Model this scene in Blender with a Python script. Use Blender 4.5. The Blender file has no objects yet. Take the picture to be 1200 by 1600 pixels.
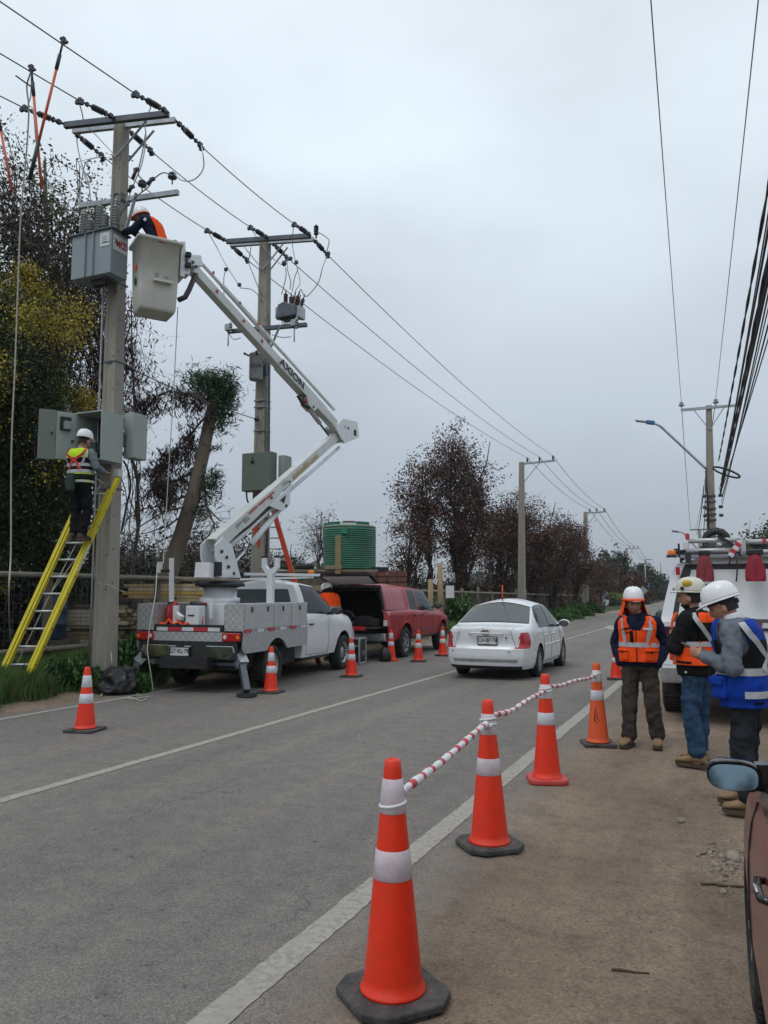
import bpy, bmesh, math, random
import numpy as np
from mathutils import Vector, Matrix
V = Vector
R = math.radians
scene = bpy.context.scene
# ---------------------------------------------------------------- camera, sky, sun, exposure
CAM_H, PITCH, YAW, FOC = 1.65, math.atan(126/1230.), R(23.56), 1230.
cd = bpy.data.cameras.new('camera'); cam = bpy.data.objects.new('camera', cd)
scene.collection.objects.link(cam); scene.camera = cam
cam.location = (0, 0, CAM_H); cam.rotation_euler = (math.pi/2 + PITCH, 0, YAW)
cd.sensor_fit = 'VERTICAL'; cd.sensor_height = 36; cd.lens = 36*FOC/1600
cd.clip_start = 0.05; cd.clip_end = 20000
SUN_EL, SUN_ROT = R(62), R(200)
w = bpy.data.worlds.new('World'); scene.world = w; w.use_nodes = True
nt = w.node_tree; nt.nodes.clear()
def N(t, kind, **kw):
    n = t.nodes.new(kind)
    for k, v in kw.items(): setattr(n, k, v)
    return n
def sock(n, key, val): n.inputs[key].default_value = val
out = N(nt, 'ShaderNodeOutputWorld'); bg = N(nt, 'ShaderNodeBackground'); sock(bg, 'Strength', 0.1)
sky = N(nt, 'ShaderNodeTexSky', sky_type='NISHITA', sun_disc=False, sun_elevation=SUN_EL, sun_rotation=SUN_ROT)
tc = N(nt, 'ShaderNodeTexCoord'); sep = N(nt, 'ShaderNodeSeparateXYZ'); nt.links.new(tc.outputs['Generated'], sep.inputs[0])
rmp = N(nt, 'ShaderNodeValToRGB'); nt.links.new(sep.outputs['Z'], rmp.inputs[0])      # overcast: paler towards the zenith
cr = rmp.color_ramp; cr.elements[0].position = 0.0; cr.elements[0].color = (.42, .48, .57, 1)
cr.elements[1].position = 1.0; cr.elements[1].color = (.88, .95, 1.0, 1)
for p, c in ((.10, (.47, .54, .63, 1)), (.28, (.56, .63, .71, 1)), (.5, (.82, .92, 1.0, 1))):
    e = cr.elements.new(p); e.color = c
mp = N(nt, 'ShaderNodeMapping'); mp.inputs['Scale'].default_value = (1, 1, 2.2); nt.links.new(tc.outputs['Generated'], mp.inputs[0])
nz = N(nt, 'ShaderNodeTexNoise'); sock(nz, 'Scale', 1.7); sock(nz, 'Detail', 5.0); sock(nz, 'Roughness', .5); nt.links.new(mp.outputs[0], nz.inputs[0])
mr = N(nt, 'ShaderNodeMapRange'); nt.links.new(nz.outputs[0], mr.inputs[0])
for i, v in ((1, .32), (2, .68), (3, 8.6), (4, 12.0)): mr.inputs[i].default_value = v
vm = N(nt, 'ShaderNodeVectorMath', operation='SCALE'); nt.links.new(rmp.outputs[0], vm.inputs[0]); nt.links.new(mr.outputs[0], vm.inputs['Scale'])
mx = N(nt, 'ShaderNodeMix', data_type='RGBA'); sock(mx, 0, .93)
nt.links.new(sky.outputs[0], mx.inputs['A']); nt.links.new(vm.outputs[0], mx.inputs['B'])
nt.links.new(mx.outputs['Result'], bg.inputs['Color']); nt.links.new(bg.outputs[0], out.inputs[0])
sl = bpy.data.lights.new('sun', 'SUN'); sl.energy = 1.0; sl.angle = R(25); sl.color = (1, .97, .93)
sun = bpy.data.objects.new('sun', sl); scene.collection.objects.link(sun)
sun.rotation_euler = (R(90)-SUN_EL, 0, math.pi-SUN_ROT)
scene.view_settings.view_transform = 'Standard'; scene.view_settings.look = 'None'
scene.view_settings.exposure = 0.0; scene.view_settings.gamma = 1
scene.view_settings.use_curve_mapping = False
# ---------------------------------------------------------------- survey helpers: from the camera's place to real points
def ray(px, py):
    x = (px-600)/FOC; y = (800-py)/FOC
    f = math.cos(PITCH)-y*math.sin(PITCH); u = math.sin(PITCH)+y*math.cos(PITCH)
    return V((x*math.cos(YAW)-f*math.sin(YAW), x*math.sin(YAW)+f*math.cos(YAW), u))
CP = V((0, 0, CAM_H))
def gz(px, py, z=0.0): r = ray(px, py); return CP + r*((z-CAM_H)/r.z)
def ax(px, py, X): r = ray(px, py); return CP + r*(X/r.x)
def ay(px, py, Y): r = ray(px, py); return CP + r*(Y/r.y)
def ad(px, py, D):
    r = ray(px, py); return CP + r*(D/(-r.x*math.sin(YAW)+r.y*math.cos(YAW)))
COL = scene.collection
rng = random.Random(7); nrg = np.random.default_rng(7)
# ---------------------------------------------------------------- mesh builder
class MB:
    def __init__(s): s.v = []; s.f = []; s.m = []; s.s = []
    def add(s, vs, fs, mi=0, sm=False):
        b = len(s.v); s.v += [V(p) for p in vs]
        for f in fs: s.f.append([b+i for i in f]); s.m.append(mi); s.s.append(sm)
        return s
    def box(s, c, sz, Rm=None, mi=0, top=1.0):
        c = V(c); hx, hy, hz = sz[0]/2, sz[1]/2, sz[2]/2; P = []
        for z, k in ((-hz, 1), (hz, top)):
            for x, y in ((-hx, -hy), (hx, -hy), (hx, hy), (-hx, hy)): P.append(V((x*k, y*k, z)))
        if Rm is not None: P = [Rm @ p for p in P]
        return s.add([c+p for p in P], [(0,3,2,1),(4,5,6,7),(0,1,5,4),(1,2,6,5),(2,3,7,6),(3,0,4,7)], mi)
    def beam(s, a, b, wd, ht, side=None, mi=0, off=(0,0)):
        a = V(a); b = V(b); d = (b-a); L = d.length; d.normalize()
        sd = V(side) if side is not None else V((0,0,1)).cross(d)
        if sd.length < 1e-4: sd = V((1,0,0))
        sd = (sd - d*sd.dot(d)).normalized(); u = d.cross(sd)
        if u.z < 0 and abs(d.z) < .99: u = -u
        o = sd*off[0]+u*off[1]; P = []
        for q in (a, b):
            for i, j in ((-1,-1),(1,-1),(1,1),(-1,1)): P.append(q+o+sd*(i*wd/2)+u*(j*ht/2))
        return s.add(P, [(0,3,2,1),(4,5,6,7),(0,1,5,4),(1,2,6,5),(2,3,7,6),(3,0,4,7)], mi)
    def ring(s, c, d, r, n, ph=0, ref=None, r2=None):
        d = V(d).normalized(); a = ref or (V((0,0,1)) if abs(d.z) < .9 else V((1,0,0)))
        u = a.cross(d).normalized(); w_ = d.cross(u); r2 = r if r2 is None else r2
        return [V(c)+u*(math.cos(2*math.pi*i/n+ph)*r)+w_*(math.sin(2*math.pi*i/n+ph)*r2) for i in range(n)]
    def loft(s, rings, mi=0, sm=True, caps=True, mis=None):
        n = len(rings[0]); vs = [p for r in rings for p in r]; b = len(s.v); s.v += [V(p) for p in vs]
        for k in range(len(rings)-1):
            for i in range(n):
                j = (i+1) % n
                s.f.append([b+k*n+i, b+k*n+j, b+(k+1)*n+j, b+(k+1)*n+i]); s.m.append(mis[k] if mis else mi); s.s.append(sm)
        if caps:
            s.f.append([b+i for i in range(n)][::-1]); s.m.append(mis[0] if mis else mi); s.s.append(False)
            k = len(rings)-1; s.f.append([b+k*n+i for i in range(n)]); s.m.append(mis[-1] if mis else mi); s.s.append(False)
        return s
    def cyl(s, a, b, r0, r1=None, n=10, mi=0, sm=True, caps=True):
        a = V(a); b = V(b); r1 = r0 if r1 is None else r1
        return s.loft([s.ring(a, b-a, r0, n), s.ring(b, b-a, r1, n)], mi, sm, caps)
    def tube(s, pts, r, n=6, mi=0, caps=True, mis=None):
        pts = [V(p) for p in pts]; rr = r if isinstance(r, (list, tuple)) else [r]*len(pts); rings = []
        for i, p in enumerate(pts):
            d = (pts[min(i+1, len(pts)-1)]-pts[max(i-1, 0)])
            if d.length < 1e-7: d = V((0,0,1))
            d.normalize()
            if i == 0:
                u = V((0,0,1)).cross(d)
                if u.length < .05: u = V((1,0,0))
            u = (u-d*u.dot(d)).normalized(); w_ = d.cross(u)
            rings.append([p+u*(math.cos(2*math.pi*k/n)*rr[i])+w_*(math.sin(2*math.pi*k/n)*rr[i]) for k in range(n)])
        return s.loft(rings, mi, True, caps, mis)
    def lathe(s, prof, o=(0,0,0), n=24, M=None, mi=0, mis=None, caps=True, sx=1, sy=1):
        M = M or Matrix.Identity(3); o = V(o)
        return s.loft([[o+M @ V((r*sx*math.cos(2*math.pi*i/n), r*sy*math.sin(2*math.pi*i/n), z)) for i in range(n)] for r, z in prof], mi, True, caps, mis)
    def ball(s, c, r, nu=12, nv=8, M=None, mi=0):
        r = (r, r, r) if not isinstance(r, (tuple, list)) else r
        M = M or Matrix.Identity(3); c = V(c); rings = []
        for j in range(1, nv):
            t = math.pi*j/nv
            rings.append([c+M @ V((r[0]*math.sin(t)*math.cos(2*math.pi*i/nu), r[1]*math.sin(t)*math.sin(2*math.pi*i/nu), -r[2]*math.cos(t))) for i in range(nu)])
        b = len(s.v); s.loft(rings, mi, True, False)
        s.v += [c+M @ V((0,0,-r[2])), c+M @ V((0,0,r[2]))]; e = len(s.v)
        for i in range(nu):
            j = (i+1) % nu; k = b+(nv-2)*nu
            s.f.append([b+j, b+i, e-2]); s.f.append([k+i, k+j, e-1]); s.m += [mi, mi]; s.s += [True, True]
        return s
    def prism(s, poly, dv, mi=0):
        poly = [V(p) for p in poly]; dv = V(dv); n = len(poly)
        nrm = V((0,0,0))
        for i in range(n): nrm += poly[i].cross(poly[(i+1) % n])
        if nrm.dot(dv) > 0: poly.reverse()
        s.add(poly+[p+dv for p in poly], [tuple(range(n)), tuple(range(2*n-1, n-1, -1))]+[(i, i+n, (i+1) % n+n, (i+1) % n) for i in range(n)], mi)
        return s
    def build(s, name, mat, parent=None, wld=False, bevel=0, bseg=2, auto=False):
        me = bpy.data.meshes.new(name); vs = s.v
        if wld and parent is not None:
            r = parent
            while r.parent: r = r.parent
            Mi = Matrix.LocRotScale(r.location, r.rotation_euler, r.scale).inverted(); vs = [Mi @ p for p in vs]
        me.from_pydata([tuple(p) for p in vs], [], s.f)
        for m in (mat if isinstance(mat, (list, tuple)) else [mat]): me.materials.append(m)
        me.polygons.foreach_set('material_index', s.m); me.polygons.foreach_set('use_smooth', s.s); me.update()
        o = bpy.data.objects.new(name, me); COL.objects.link(o); o.parent = parent
        if bevel:
            b = o.modifiers.new('bevel', 'BEVEL'); b.width = bevel; b.segments = bseg; b.limit_method = 'ANGLE'; b.angle_limit = R(40)
        return o
def tag(o, label=None, cat=None, group=None, kind=None):
    for k, v in (('label', label), ('category', cat), ('group', group), ('kind', kind)):
        if v: o[k] = v
    return o
def thing(name, label, cat, loc=(0,0,0), rz=0, group=None):
    o = bpy.data.objects.new(name, None); COL.objects.link(o); o.location = loc; o.rotation_euler = (0, 0, rz)
    o.empty_display_size = .1
    return tag(o, label, cat, group)
def copy_thing(o, loc=None, rz=None, label=None, parent=None):
    c = o.copy(); COL.objects.link(c)
    if parent is not None: c.parent = parent
    if loc is not None: c.location = loc
    if rz is not None: c.rotation_euler = (0, 0, rz)
    if label: c['label'] = label
    for ch in list(o.children): copy_thing(ch, parent=c)
    return c
def text_mb(name, txt, size, mat, parent, M, depth=.002, bold=0, align='CENTER', sx=1.0):
    cu = bpy.data.curves.new(name, 'FONT'); cu.body = txt; cu.size = size; cu.extrude = depth; cu.offset = bold
    cu.align_x = align; cu.align_y = 'CENTER'; cu.resolution_u = 3
    to = bpy.data.objects.new(name, cu); COL.objects.link(to); bpy.context.view_layer.update()
    me = bpy.data.meshes.new_from_object(to.evaluated_get(bpy.context.evaluated_depsgraph_get()))
    bpy.data.objects.remove(to); me.name = name
    me.transform(M @ Matrix.Diagonal((sx, 1, 1, 1))); me.materials.clear(); me.materials.append(mat)
    o = bpy.data.objects.new(name, me); COL.objects.link(o); o.parent = parent
    return o
def frame(o, x, y):      # matrix with local x, y axes given (text runs along x, up is y, faces z)
    x = V(x).normalized(); y = (V(y)-x*V(y).dot(x)).normalized(); z = x.cross(y)
    return Matrix(((x.x, y.x, z.x, o[0]), (x.y, y.y, z.y, o[1]), (x.z, y.z, z.z, o[2]), (0,0,0,1)))
# ---------------------------------------------------------------- materials
def new_mat(name):
    m = bpy.data.materials.new(name); m.use_nodes = True; t = m.node_tree
    return m, t, t.nodes['Principled BSDF']
def coords(t, kind='Object', scale=None):
    c = N(t, 'ShaderNodeTexCoord'); o = c.outputs['Object' if kind == 'World' else kind]
    if kind == 'World': o = N(t, 'ShaderNodeNewGeometry').outputs['Position']
    if scale:
        m = N(t, 'ShaderNodeMapping'); m.inputs['Scale'].default_value = scale; t.links.new(o, m.inputs[0]); o = m.outputs[0]
    return o
def noise_n(t, co, sc, det=4, rough=.55, dist=0):
    n = N(t, 'ShaderNodeTexNoise'); sock(n, 'Scale', sc); sock(n, 'Detail', det); sock(n, 'Roughness', rough); sock(n, 'Distortion', dist)
    t.links.new(co, n.inputs['Vector']); return n.outputs[0]
def ramp(t, fac, stops):
    r = N(t, 'ShaderNodeValToRGB'); t.links.new(fac, r.inputs[0]); e = r.color_ramp.elements
    while len(e) < len(stops): e.new(.5)
    for k, (p, c) in enumerate(stops):
        e[k].position = p; e[k].color = (*c, 1) if len(c) == 3 else c
    return r.outputs[0]
def mixc(t, f, a, b, mode='MIX'):
    m = N(t, 'ShaderNodeMix', data_type='RGBA', blend_type=mode)
    for k, v in ((0, f), ('A', a), ('B', b)):
        if isinstance(v, (int, float)): m.inputs[k].default_value = v
        elif isinstance(v, tuple): m.inputs[k].default_value = (*v, 1) if len(v) == 3 else v
        else: t.links.new(v, m.inputs[k])
    return m.outputs['Result']
def bump_n(t, p, h, strength=.3, dist=.01, prev=None):
    b = N(t, 'ShaderNodeBump'); sock(b, 'Strength', strength); sock(b, 'Distance', dist); t.links.new(h, b.inputs['Height'])
    if prev: t.links.new(prev, b.inputs['Normal'])
    t.links.new(b.outputs[0], p.inputs['Normal']); return b.outputs[0]
def math_n(t, op, a, b=None, clamp=False):
    m = N(t, 'ShaderNodeMath', operation=op); m.use_clamp = clamp
    for i, v in enumerate((a, b)):
        if v is None: continue
        if isinstance(v, (int, float)): m.inputs[i].default_value = v
        else: t.links.new(v, m.inputs[i])
    return m.outputs[0]
def mat(name, col, rough=.6, metal=0, var=.15, vs=5, bump=.12, bs=60, dirt=0, dcol=(.12,.095,.07), coat=0, spec=.5, stretch=None):
    m, t, p = new_mat(name); co = coords(t, 'Object', stretch)
    a = noise_n(t, co, vs, 5); lo = tuple(c*(1-var) for c in col); hi = tuple(min(1, c*(1+var)) for c in col)
    c = ramp(t, a, [(.3, lo), (.7, hi)])
    if dirt:
        d = noise_n(t, co, vs*.7+1, 6, .65); f = ramp(t, d, [(.45, (0,0,0)), (.75, (dirt, dirt, dirt))]); c = mixc(t, f, c, dcol)
    t.links.new(c, p.inputs['Base Color'])
    rr = noise_n(t, co, vs*2.3, 3); r2 = N(t, 'ShaderNodeMapRange'); t.links.new(rr, r2.inputs[0])
    r2.inputs[3].default_value = max(0, rough-.1); r2.inputs[4].default_value = min(1, rough+.1); t.links.new(r2.outputs[0], p.inputs['Roughness'])
    sock(p, 'Metallic', metal); sock(p, 'Specular IOR Level', spec); sock(p, 'Coat Weight', coat); sock(p, 'Coat Roughness', .08)
    if bump: bump_n(t, p, noise_n(t, co, bs, 3), bump, .01)
    return m
def leaf_mat(name, cols, rough=.55, trans=.25):
    m, t, p = new_mat(name); a = N(t, 'ShaderNodeAttribute'); a.attribute_name = 'rnd'
    n_ = len(cols); c = ramp(t, a.outputs['Fac'], [((i+.5)/n_, k) for i, k in enumerate(cols)])
    g = noise_n(t, coords(t, 'World'), .8, 3); c = mixc(t, .5, c, ramp(t, g, [(.35, (.55,.55,.55)), (.65, (1.25,1.25,1.25))]), 'MULTIPLY')
    t.links.new(c, p.inputs['Base Color']); sock(p, 'Roughness', rough); sock(p, 'Specular IOR Level', .3)
    return m
MT = {}
def mk(k, *a, **kw): MT[k] = mat(k, *a, **kw); return MT[k]
mk('white_paint', (.70,.72,.74), .28, var=.02, vs=1, bump=0, dirt=.07, dcol=(.42,.40,.36), coat=.4)
mk('boom_paint', (.62,.64,.62), .4, var=.06, vs=3, bump=.03, dirt=.35, dcol=(.36,.35,.31))
mk('bucket_plastic', (.56,.55,.49), .5, var=.06, vs=3, bump=.05, dirt=.45, dcol=(.34,.30,.23))
mk('red_paint', (.31,.002,.012), .3, var=.10, vs=1, bump=0, coat=.14, spec=.25)
mk('red_panel', (.36,.015,.035), .25, var=.05, bump=0, coat=.3)
mk('maroon_paint', (.17,.035,.035), .3, var=.12, vs=2, bump=0, coat=.5, dirt=.12, dcol=(.16,.10,.075))
mk('black_plastic', (.018,.018,.02), .5, var=.25, vs=8, bump=.08)
mk('black_gloss', (.008,.008,.01), .12, var=.1, bump=0, coat=.3)
mk('rubber', (.016,.016,.016), .8, var=.3, vs=20, bump=.25, bs=90, dirt=.5, dcol=(.07,.06,.05))
mk('cone_orange', (.80,.034,.007), .42, var=.10, vs=5, bump=.06, bs=60, dirt=.6, dcol=(.42,.05,.022))
mk('cone_faded', (.74,.10,.022), .55, var=.08, vs=6, bump=.05, dirt=.4, dcol=(.45,.07,.03))
mk('cone_red_base', (.50,.055,.045), .6, var=.12, vs=8, bump=.1, dirt=.5, dcol=(.30,.06,.05))
mk('cone_base', (.042,.042,.043), .85, var=.35, vs=14, bump=.35, bs=70, dirt=.8, dcol=(.13,.115,.10))
mk('reflective_white', (.62,.62,.66), .45, var=.08, vs=12, bump=.05, dirt=.35, dcol=(.40,.38,.38))
mk('reflective_pink', (.60,.52,.56), .45, var=.12, vs=16, bump=.1, dirt=.6, dcol=(.44,.34,.36))
mk('silver_tape', (.42,.44,.46), .42, var=.14, vs=14, bump=.1, bs=40, dirt=.3, dcol=(.25,.25,.25))
mk('vest_orange', (.86,.085,.014), .75, var=.12, vs=9, bump=.3, bs=30, spec=.12)
mk('vest_yellow', (.50,.72,.03), .75, var=.12, vs=9, bump=.3, bs=30, spec=.12)
mk('vest_blue', (.006,.040,.30), .7, var=.2, vs=9, bump=.3, bs=30, spec=.12)
mk('vest_black', (.008,.008,.009), .85, var=.2, vs=9, bump=.3, bs=60, spec=.12)
mk('navy_cloth', (.010,.014,.035), .85, var=.25, vs=10, bump=.35, bs=50, spec=.12)
mk('black_cloth', (.012,.012,.013), .88, var=.25, vs=10, bump=.4, bs=60, spec=.12)
mk('grey_wool', (.14,.16,.19), .9, var=.14, vs=14, bump=.5, bs=140, spec=.12)
mk('brown_cloth', (.055,.046,.038), .9, var=.2, vs=10, bump=.35, bs=60, spec=.12)
mk('denim', (.028,.060,.115), .85, var=.35, vs=7, bump=.35, bs=120, spec=.12)
mk('dark_denim', (.020,.023,.028), .88, var=.3, vs=7, bump=.35, bs=100, spec=.12)
mk('white_cloth', (.62,.64,.66), .85, var=.06, bump=.2, spec=.12)
mk('boot_leather', (.24,.15,.075), .75, var=.25, vs=10, bump=.3, dirt=.5, dcol=(.17,.125,.085))
mk('boot_sole', (.06,.045,.03), .85, var=.3, vs=10, bump=.3)
mk('skin', (.40,.20,.125), .55, var=.08, vs=12, bump=.08, bs=150)
mk('lips', (.30,.10,.075), .5, var=.05, bump=0)
mk('hair', (.010,.008,.007), .65, var=.3, vs=40, bump=.4, bs=120)
mk('eye', (.02,.015,.012), .2, var=0, bump=0)
mk('helmet_white', (.78,.79,.80), .3, var=.03, vs=3, bump=0, coat=.3)
mk('helmet_cream', (.62,.61,.53), .35, var=.04, vs=4, bump=0, dirt=.3, dcol=(.4,.38,.3))
mk('muff_yellow', (.62,.42,.02), .5, var=.15, vs=18, bump=.1, dirt=.4, dcol=(.2,.13,.02))
mk('concrete', (.32,.295,.25), .88, var=.2, vs=3.2, bump=.4, bs=45, dirt=.85, dcol=(.17,.155,.125), stretch=(1,1,.22))
mk('galvanised', (.36,.38,.40), .45, .7, var=.18, vs=8, bump=.08, dirt=.3, dcol=(.2,.2,.2))
mk('galvanised_dark', (.11,.12,.135), .5, .6, var=.2, vs=8, bump=.08)
mk('steel_dark', (.05,.05,.055), .5, .5, var=.2, vs=8, bump=.08)
mk('chrome', (.55,.55,.55), .15, 1, var=.1, bump=0)
mk('alloy', (.42,.43,.45), .35, .6, var=.12, vs=9, bump=0, dirt=.4, dcol=(.13,.11,.09))
mk('wire', (.16,.17,.18), .5, .5, var=.1, bump=0)
mk('wire_pale', (.46,.47,.48), .6, .1, var=.1, bump=0)
mk('cable_black', (.018,.018,.022), .6, var=.1, bump=0)
mk('rope', (.42,.40,.35), .9, var=.15, vs=30, bump=.6, bs=220)
mk('insulator_dark', (.035,.038,.048), .35, var=.2, bump=0)
mk('insulator_grey', (.25,.265,.26), .3, var=.1, bump=0)
mk('insulator_brown', (.085,.035,.03), .25, var=.2, bump=0)
mk('cabinet_grey', (.31,.345,.325), .5, var=.06, vs=3, bump=.03, dirt=.25, dcol=(.22,.23,.21))
mk('cabinet_green', (.15,.175,.145), .5, var=.06, vs=3, bump=.03, dirt=.25, dcol=(.11,.12,.10))
mk('cabinet_dark', (.012,.012,.013), .7, var=.3, bump=0)
mk('transformer_grey', (.25,.30,.325), .45, var=.06, vs=3, bump=.03, dirt=.25, dcol=(.19,.20,.20))
mk('decal_white', (.62,.64,.66), .5, var=.03, bump=0)
mk('decal_red', (.42,.03,.03), .5, var=.03, bump=0)
mk('decal_black', (.02,.02,.022), .5, var=.03, bump=0)
mk('decal_gold', (.50,.33,.06), .5, var=.03, bump=0)
mk('ladder_yellow', (.66,.54,.02), .45, var=.08, vs=5, bump=.04, dirt=.3, dcol=(.38,.29,.03))
mk('ladder_orange', (.62,.07,.02), .45, var=.08, vs=5, bump=.04, dirt=.3, dcol=(.3,.05,.02))
mk('stick_orange', (.62,.11,.055), .45, var=.1, bump=0)
mk('tape_red', (.50,.03,.05), .5, var=.12, vs=20, bump=.2)
mk('tape_white', (.66,.66,.67), .5, var=.1, vs=20, bump=.2, dirt=.4, dcol=(.4,.38,.37))
mk('harness_red', (.55,.03,.03), .6, var=.1, bump=.1)
mk('bag_dark', (.014,.03,.026), .75, var=.2, bump=.2)
mk('canvas_red', (.22,.028,.038), .8, var=.18, vs=8, bump=.35, bs=40, dirt=.4, dcol=(.12,.04,.04))
mk('canvas_red_bright', (.27,.012,.03), .75, var=.15, vs=8, bump=.35, bs=40)
mk('tarp_orange', (.75,.09,.02), .6, var=.15, vs=8, bump=.4, bs=25)
mk('amber', (.85,.19,.01), .3, var=.05, bump=0)
mk('lamp_red', (.42,.012,.015), .15, var=.2, vs=30, bump=.1, coat=.6)
mk('lamp_white', (.62,.60,.60), .2, var=.1, vs=30, bump=.1, coat=.6)
mk('plate_white', (.60,.61,.60), .45, var=.03, bump=0)
mk('tank_green', (.014,.135,.075), .45, var=.25, vs=1.5, bump=.05, dirt=.6, dcol=(.045,.075,.04))
mk('tank_top', (.20,.26,.21), .6, var=.2, vs=2, bump=.1, dirt=.5, dcol=(.15,.14,.10))
mk('timber', (.30,.22,.12), .8, var=.22, vs=6, bump=.3, bs=30, stretch=(1,1,6))
mk('timber_fresh', (.50,.37,.20), .8, var=.2, vs=3, bump=.2, bs=30)
mk('timber_pale', (.55,.47,.34), .8, var=.2, vs=3, bump=.2, bs=30)
mk('timber_yellow', (.60,.38,.12), .8, var=.15, vs=3, bump=.2, bs=30)
mk('timber_old', (.115,.092,.07), .9, var=.3, vs=5, bump=.4, bs=30, stretch=(1,1,.3))
mk('rail_grey', (.20,.18,.14), .9, var=.2, vs=4, bump=.35, bs=30)
mk('brick_red', (.15,.060,.045), .85, var=.2, vs=8, bump=.3)
mk('rust', (.085,.045,.03), .85, var=.3, vs=5, bump=.3)
mk('bark', (.085,.068,.052), .95, var=.35, vs=3, bump=.7, bs=18, stretch=(1,1,.25))
mk('bark_dark', (.028,.022,.018), .95, var=.35, vs=3, bump=.6, bs=18, stretch=(1,1,.25))
mk('bark_pale', (.21,.17,.135), .9, var=.35, vs=1.6, bump=.5, bs=14, dirt=.6, dcol=(.10,.065,.045), stretch=(1,1,.35))
mk('grit', (.17,.135,.10), .95, var=.3, vs=20, bump=0)
mk('stone', (.24,.205,.17), .9, var=.25, vs=9, bump=.5, bs=40)
mk('stick_wood', (.10,.07,.05), .95, var=.3, vs=9, bump=.4)
mk('sign_back', (.30,.32,.34), .5, .5, var=.1, bump=0)
mk('blue_paint', (.04,.14,.33), .45, var=.15, bump=0)
mk('case_black', (.022,.024,.028), .5, var=.25, vs=10, bump=.1)
mk('aluminium', (.48,.485,.49), .4, .35, var=.1, bump=.02)
mk('liner_grey', (.66,.67,.68), .8, var=.05, bump=.05)
mk('black_bag', (.014,.013,.013), .42, var=.3, vs=5, bump=.8, bs=9)
def glass_mat(name, col, rough=.06):
    m, t, p = new_mat(name); sock(p, 'Base Color', (*col, 1)); sock(p, 'Roughness', rough); sock(p, 'Specular IOR Level', .18)
    MT[name] = m; return m
glass_mat('glass_dark', (.02,.028,.032)); glass_mat('glass_tint', (.075,.088,.092), .03); MT['glass_tint'].node_tree.nodes['Principled BSDF'].inputs['Specular IOR Level'].default_value = .55; glass_mat('glass_black', (.008,.008,.012), .15)
m, t, p = new_mat('mirror_glass'); sock(p, 'Base Color', (.22,.29,.33,1)); sock(p, 'Metallic', 1); sock(p, 'Roughness', .05)
MT['mirror_glass'] = m
# diamond plate
m, t, p = new_mat('diamond_plate'); co = coords(t); ck = N(t, 'ShaderNodeTexChecker'); sock(ck, 'Scale', 16.0); t.links.new(co, ck.inputs[0])
n1 = noise_n(t, co, 7, 4); n2 = noise_n(t, co, 60, 2)
c = mixc(t, ramp(t, n1, [(.3,(.3,.3,.3)), (.7,(.8,.8,.8))]), (.36,.365,.37), (.54,.545,.55)); c = mixc(t, math_n(t, 'MULTIPLY', math_n(t, 'SUBTRACT', 1.0, ck.outputs[1]), .42), c, (.24,.245,.25))
t.links.new(c, p.inputs['Base Color']); sock(p, 'Metallic', .3); sock(p, 'Roughness', .42); bump_n(t, p, math_n(t, 'ADD', ck.outputs[1], n2), .7, .006); MT['diamond_plate'] = m
# ================================================================ ground, road, markings
def bend(Y): return -.00016*max(0, min(Y, 300)-35)**2 - .085*max(0, min(Y, 1200)-300)
def sstep(a, b, x): t = max(0, min(1, (x-a)/(b-a))); return t*t*(3-2*t)
def gh(X, Y):
    X = X-bend(Y); k = sstep(-9.1, -10.2, X) if X < 0 else 0
    h = .26*k*(1-.6*sstep(16, 40, Y))
    if X > -1 : h -= .03*sstep(-1, 1, X)
    return h
SOIL = [(.3, (.165,.124,.091)), (.5, (.228,.174,.132)), (.72, (.285,.222,.170))]
def soil_nodes(t, co):
    big = noise_n(t, co, .45, 5, .6); fine = noise_n(t, co, 9, 8, .7); grit = noise_n(t, co, 55, 4, .7)
    soil = ramp(t, big, SOIL)
    soil = mixc(t, .75, soil, ramp(t, fine, [(.28, (.62,.60,.58)), (.5, (.98,.98,.98)), (.75, (1.22,1.2,1.16))]), 'MULTIPLY')
    peb = N(t, 'ShaderNodeTexVoronoi'); sock(peb, 'Scale', 26.0); t.links.new(co, peb.inputs['Vector'])
    pn = noise_n(t, co, 2.2, 3); pf = math_n(t, 'MULTIPLY', math_n(t, 'LESS_THAN', peb.outputs['Distance'], .22), math_n(t, 'GREATER_THAN', pn, .56))
    soil = mixc(t, math_n(t, 'MULTIPLY', pf, .55), soil, (.085,.066,.05))
    soil = mixc(t, .8, soil, ramp(t, noise_n(t, coords(t, 'World', (1.1,.16,1)), 1.6, 4, .6), [(.36, (.76,.75,.74)), (.62, (1.12,1.12,1.12))]), 'MULTIPLY')
    soil = mixc(t, .8, soil, ramp(t, grit, [(.36, (.66,.65,.64)), (.5, (1,1,1)), (.66, (1.4,1.38,1.34))]), 'MULTIPLY')
    soil = mixc(t, .8, soil, ramp(t, noise_n(t, co, 1.15, 3, .5, .6), [(.30, (.70,.68,.66)), (.42, (1,1,1))]), 'MULTIPLY')
    return soil, fine, grit, pf
m, t, p = new_mat('ground_soil'); co = coords(t, 'World'); sx = N(t, 'ShaderNodeSeparateXYZ'); t.links.new(co, sx.inputs[0])
soil, fine, grit, pf = soil_nodes(t, co); big = noise_n(t, co, .45, 5, .6)
gf = math_n(t, 'MULTIPLY_ADD', big, 1.4); 
gx = math_n(t, 'ADD', sx.outputs[0], math_n(t, 'MULTIPLY', math_n(t, 'SUBTRACT', noise_n(t, co, 1.1, 5), .5), 1.2))
gl = N(t, 'ShaderNodeMapRange'); t.links.new(gx, gl.inputs[0]); gl.inputs[1].default_value = -9.45; gl.inputs[2].default_value = -9.95
gr = N(t, 'ShaderNodeMapRange'); t.links.new(gx, gr.inputs[0]); gr.inputs[1].default_value = 5; gr.inputs[2].default_value = 9
grass_c = ramp(t, fine, [(.3, (.018,.030,.010)), (.7, (.055,.075,.025))])
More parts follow.
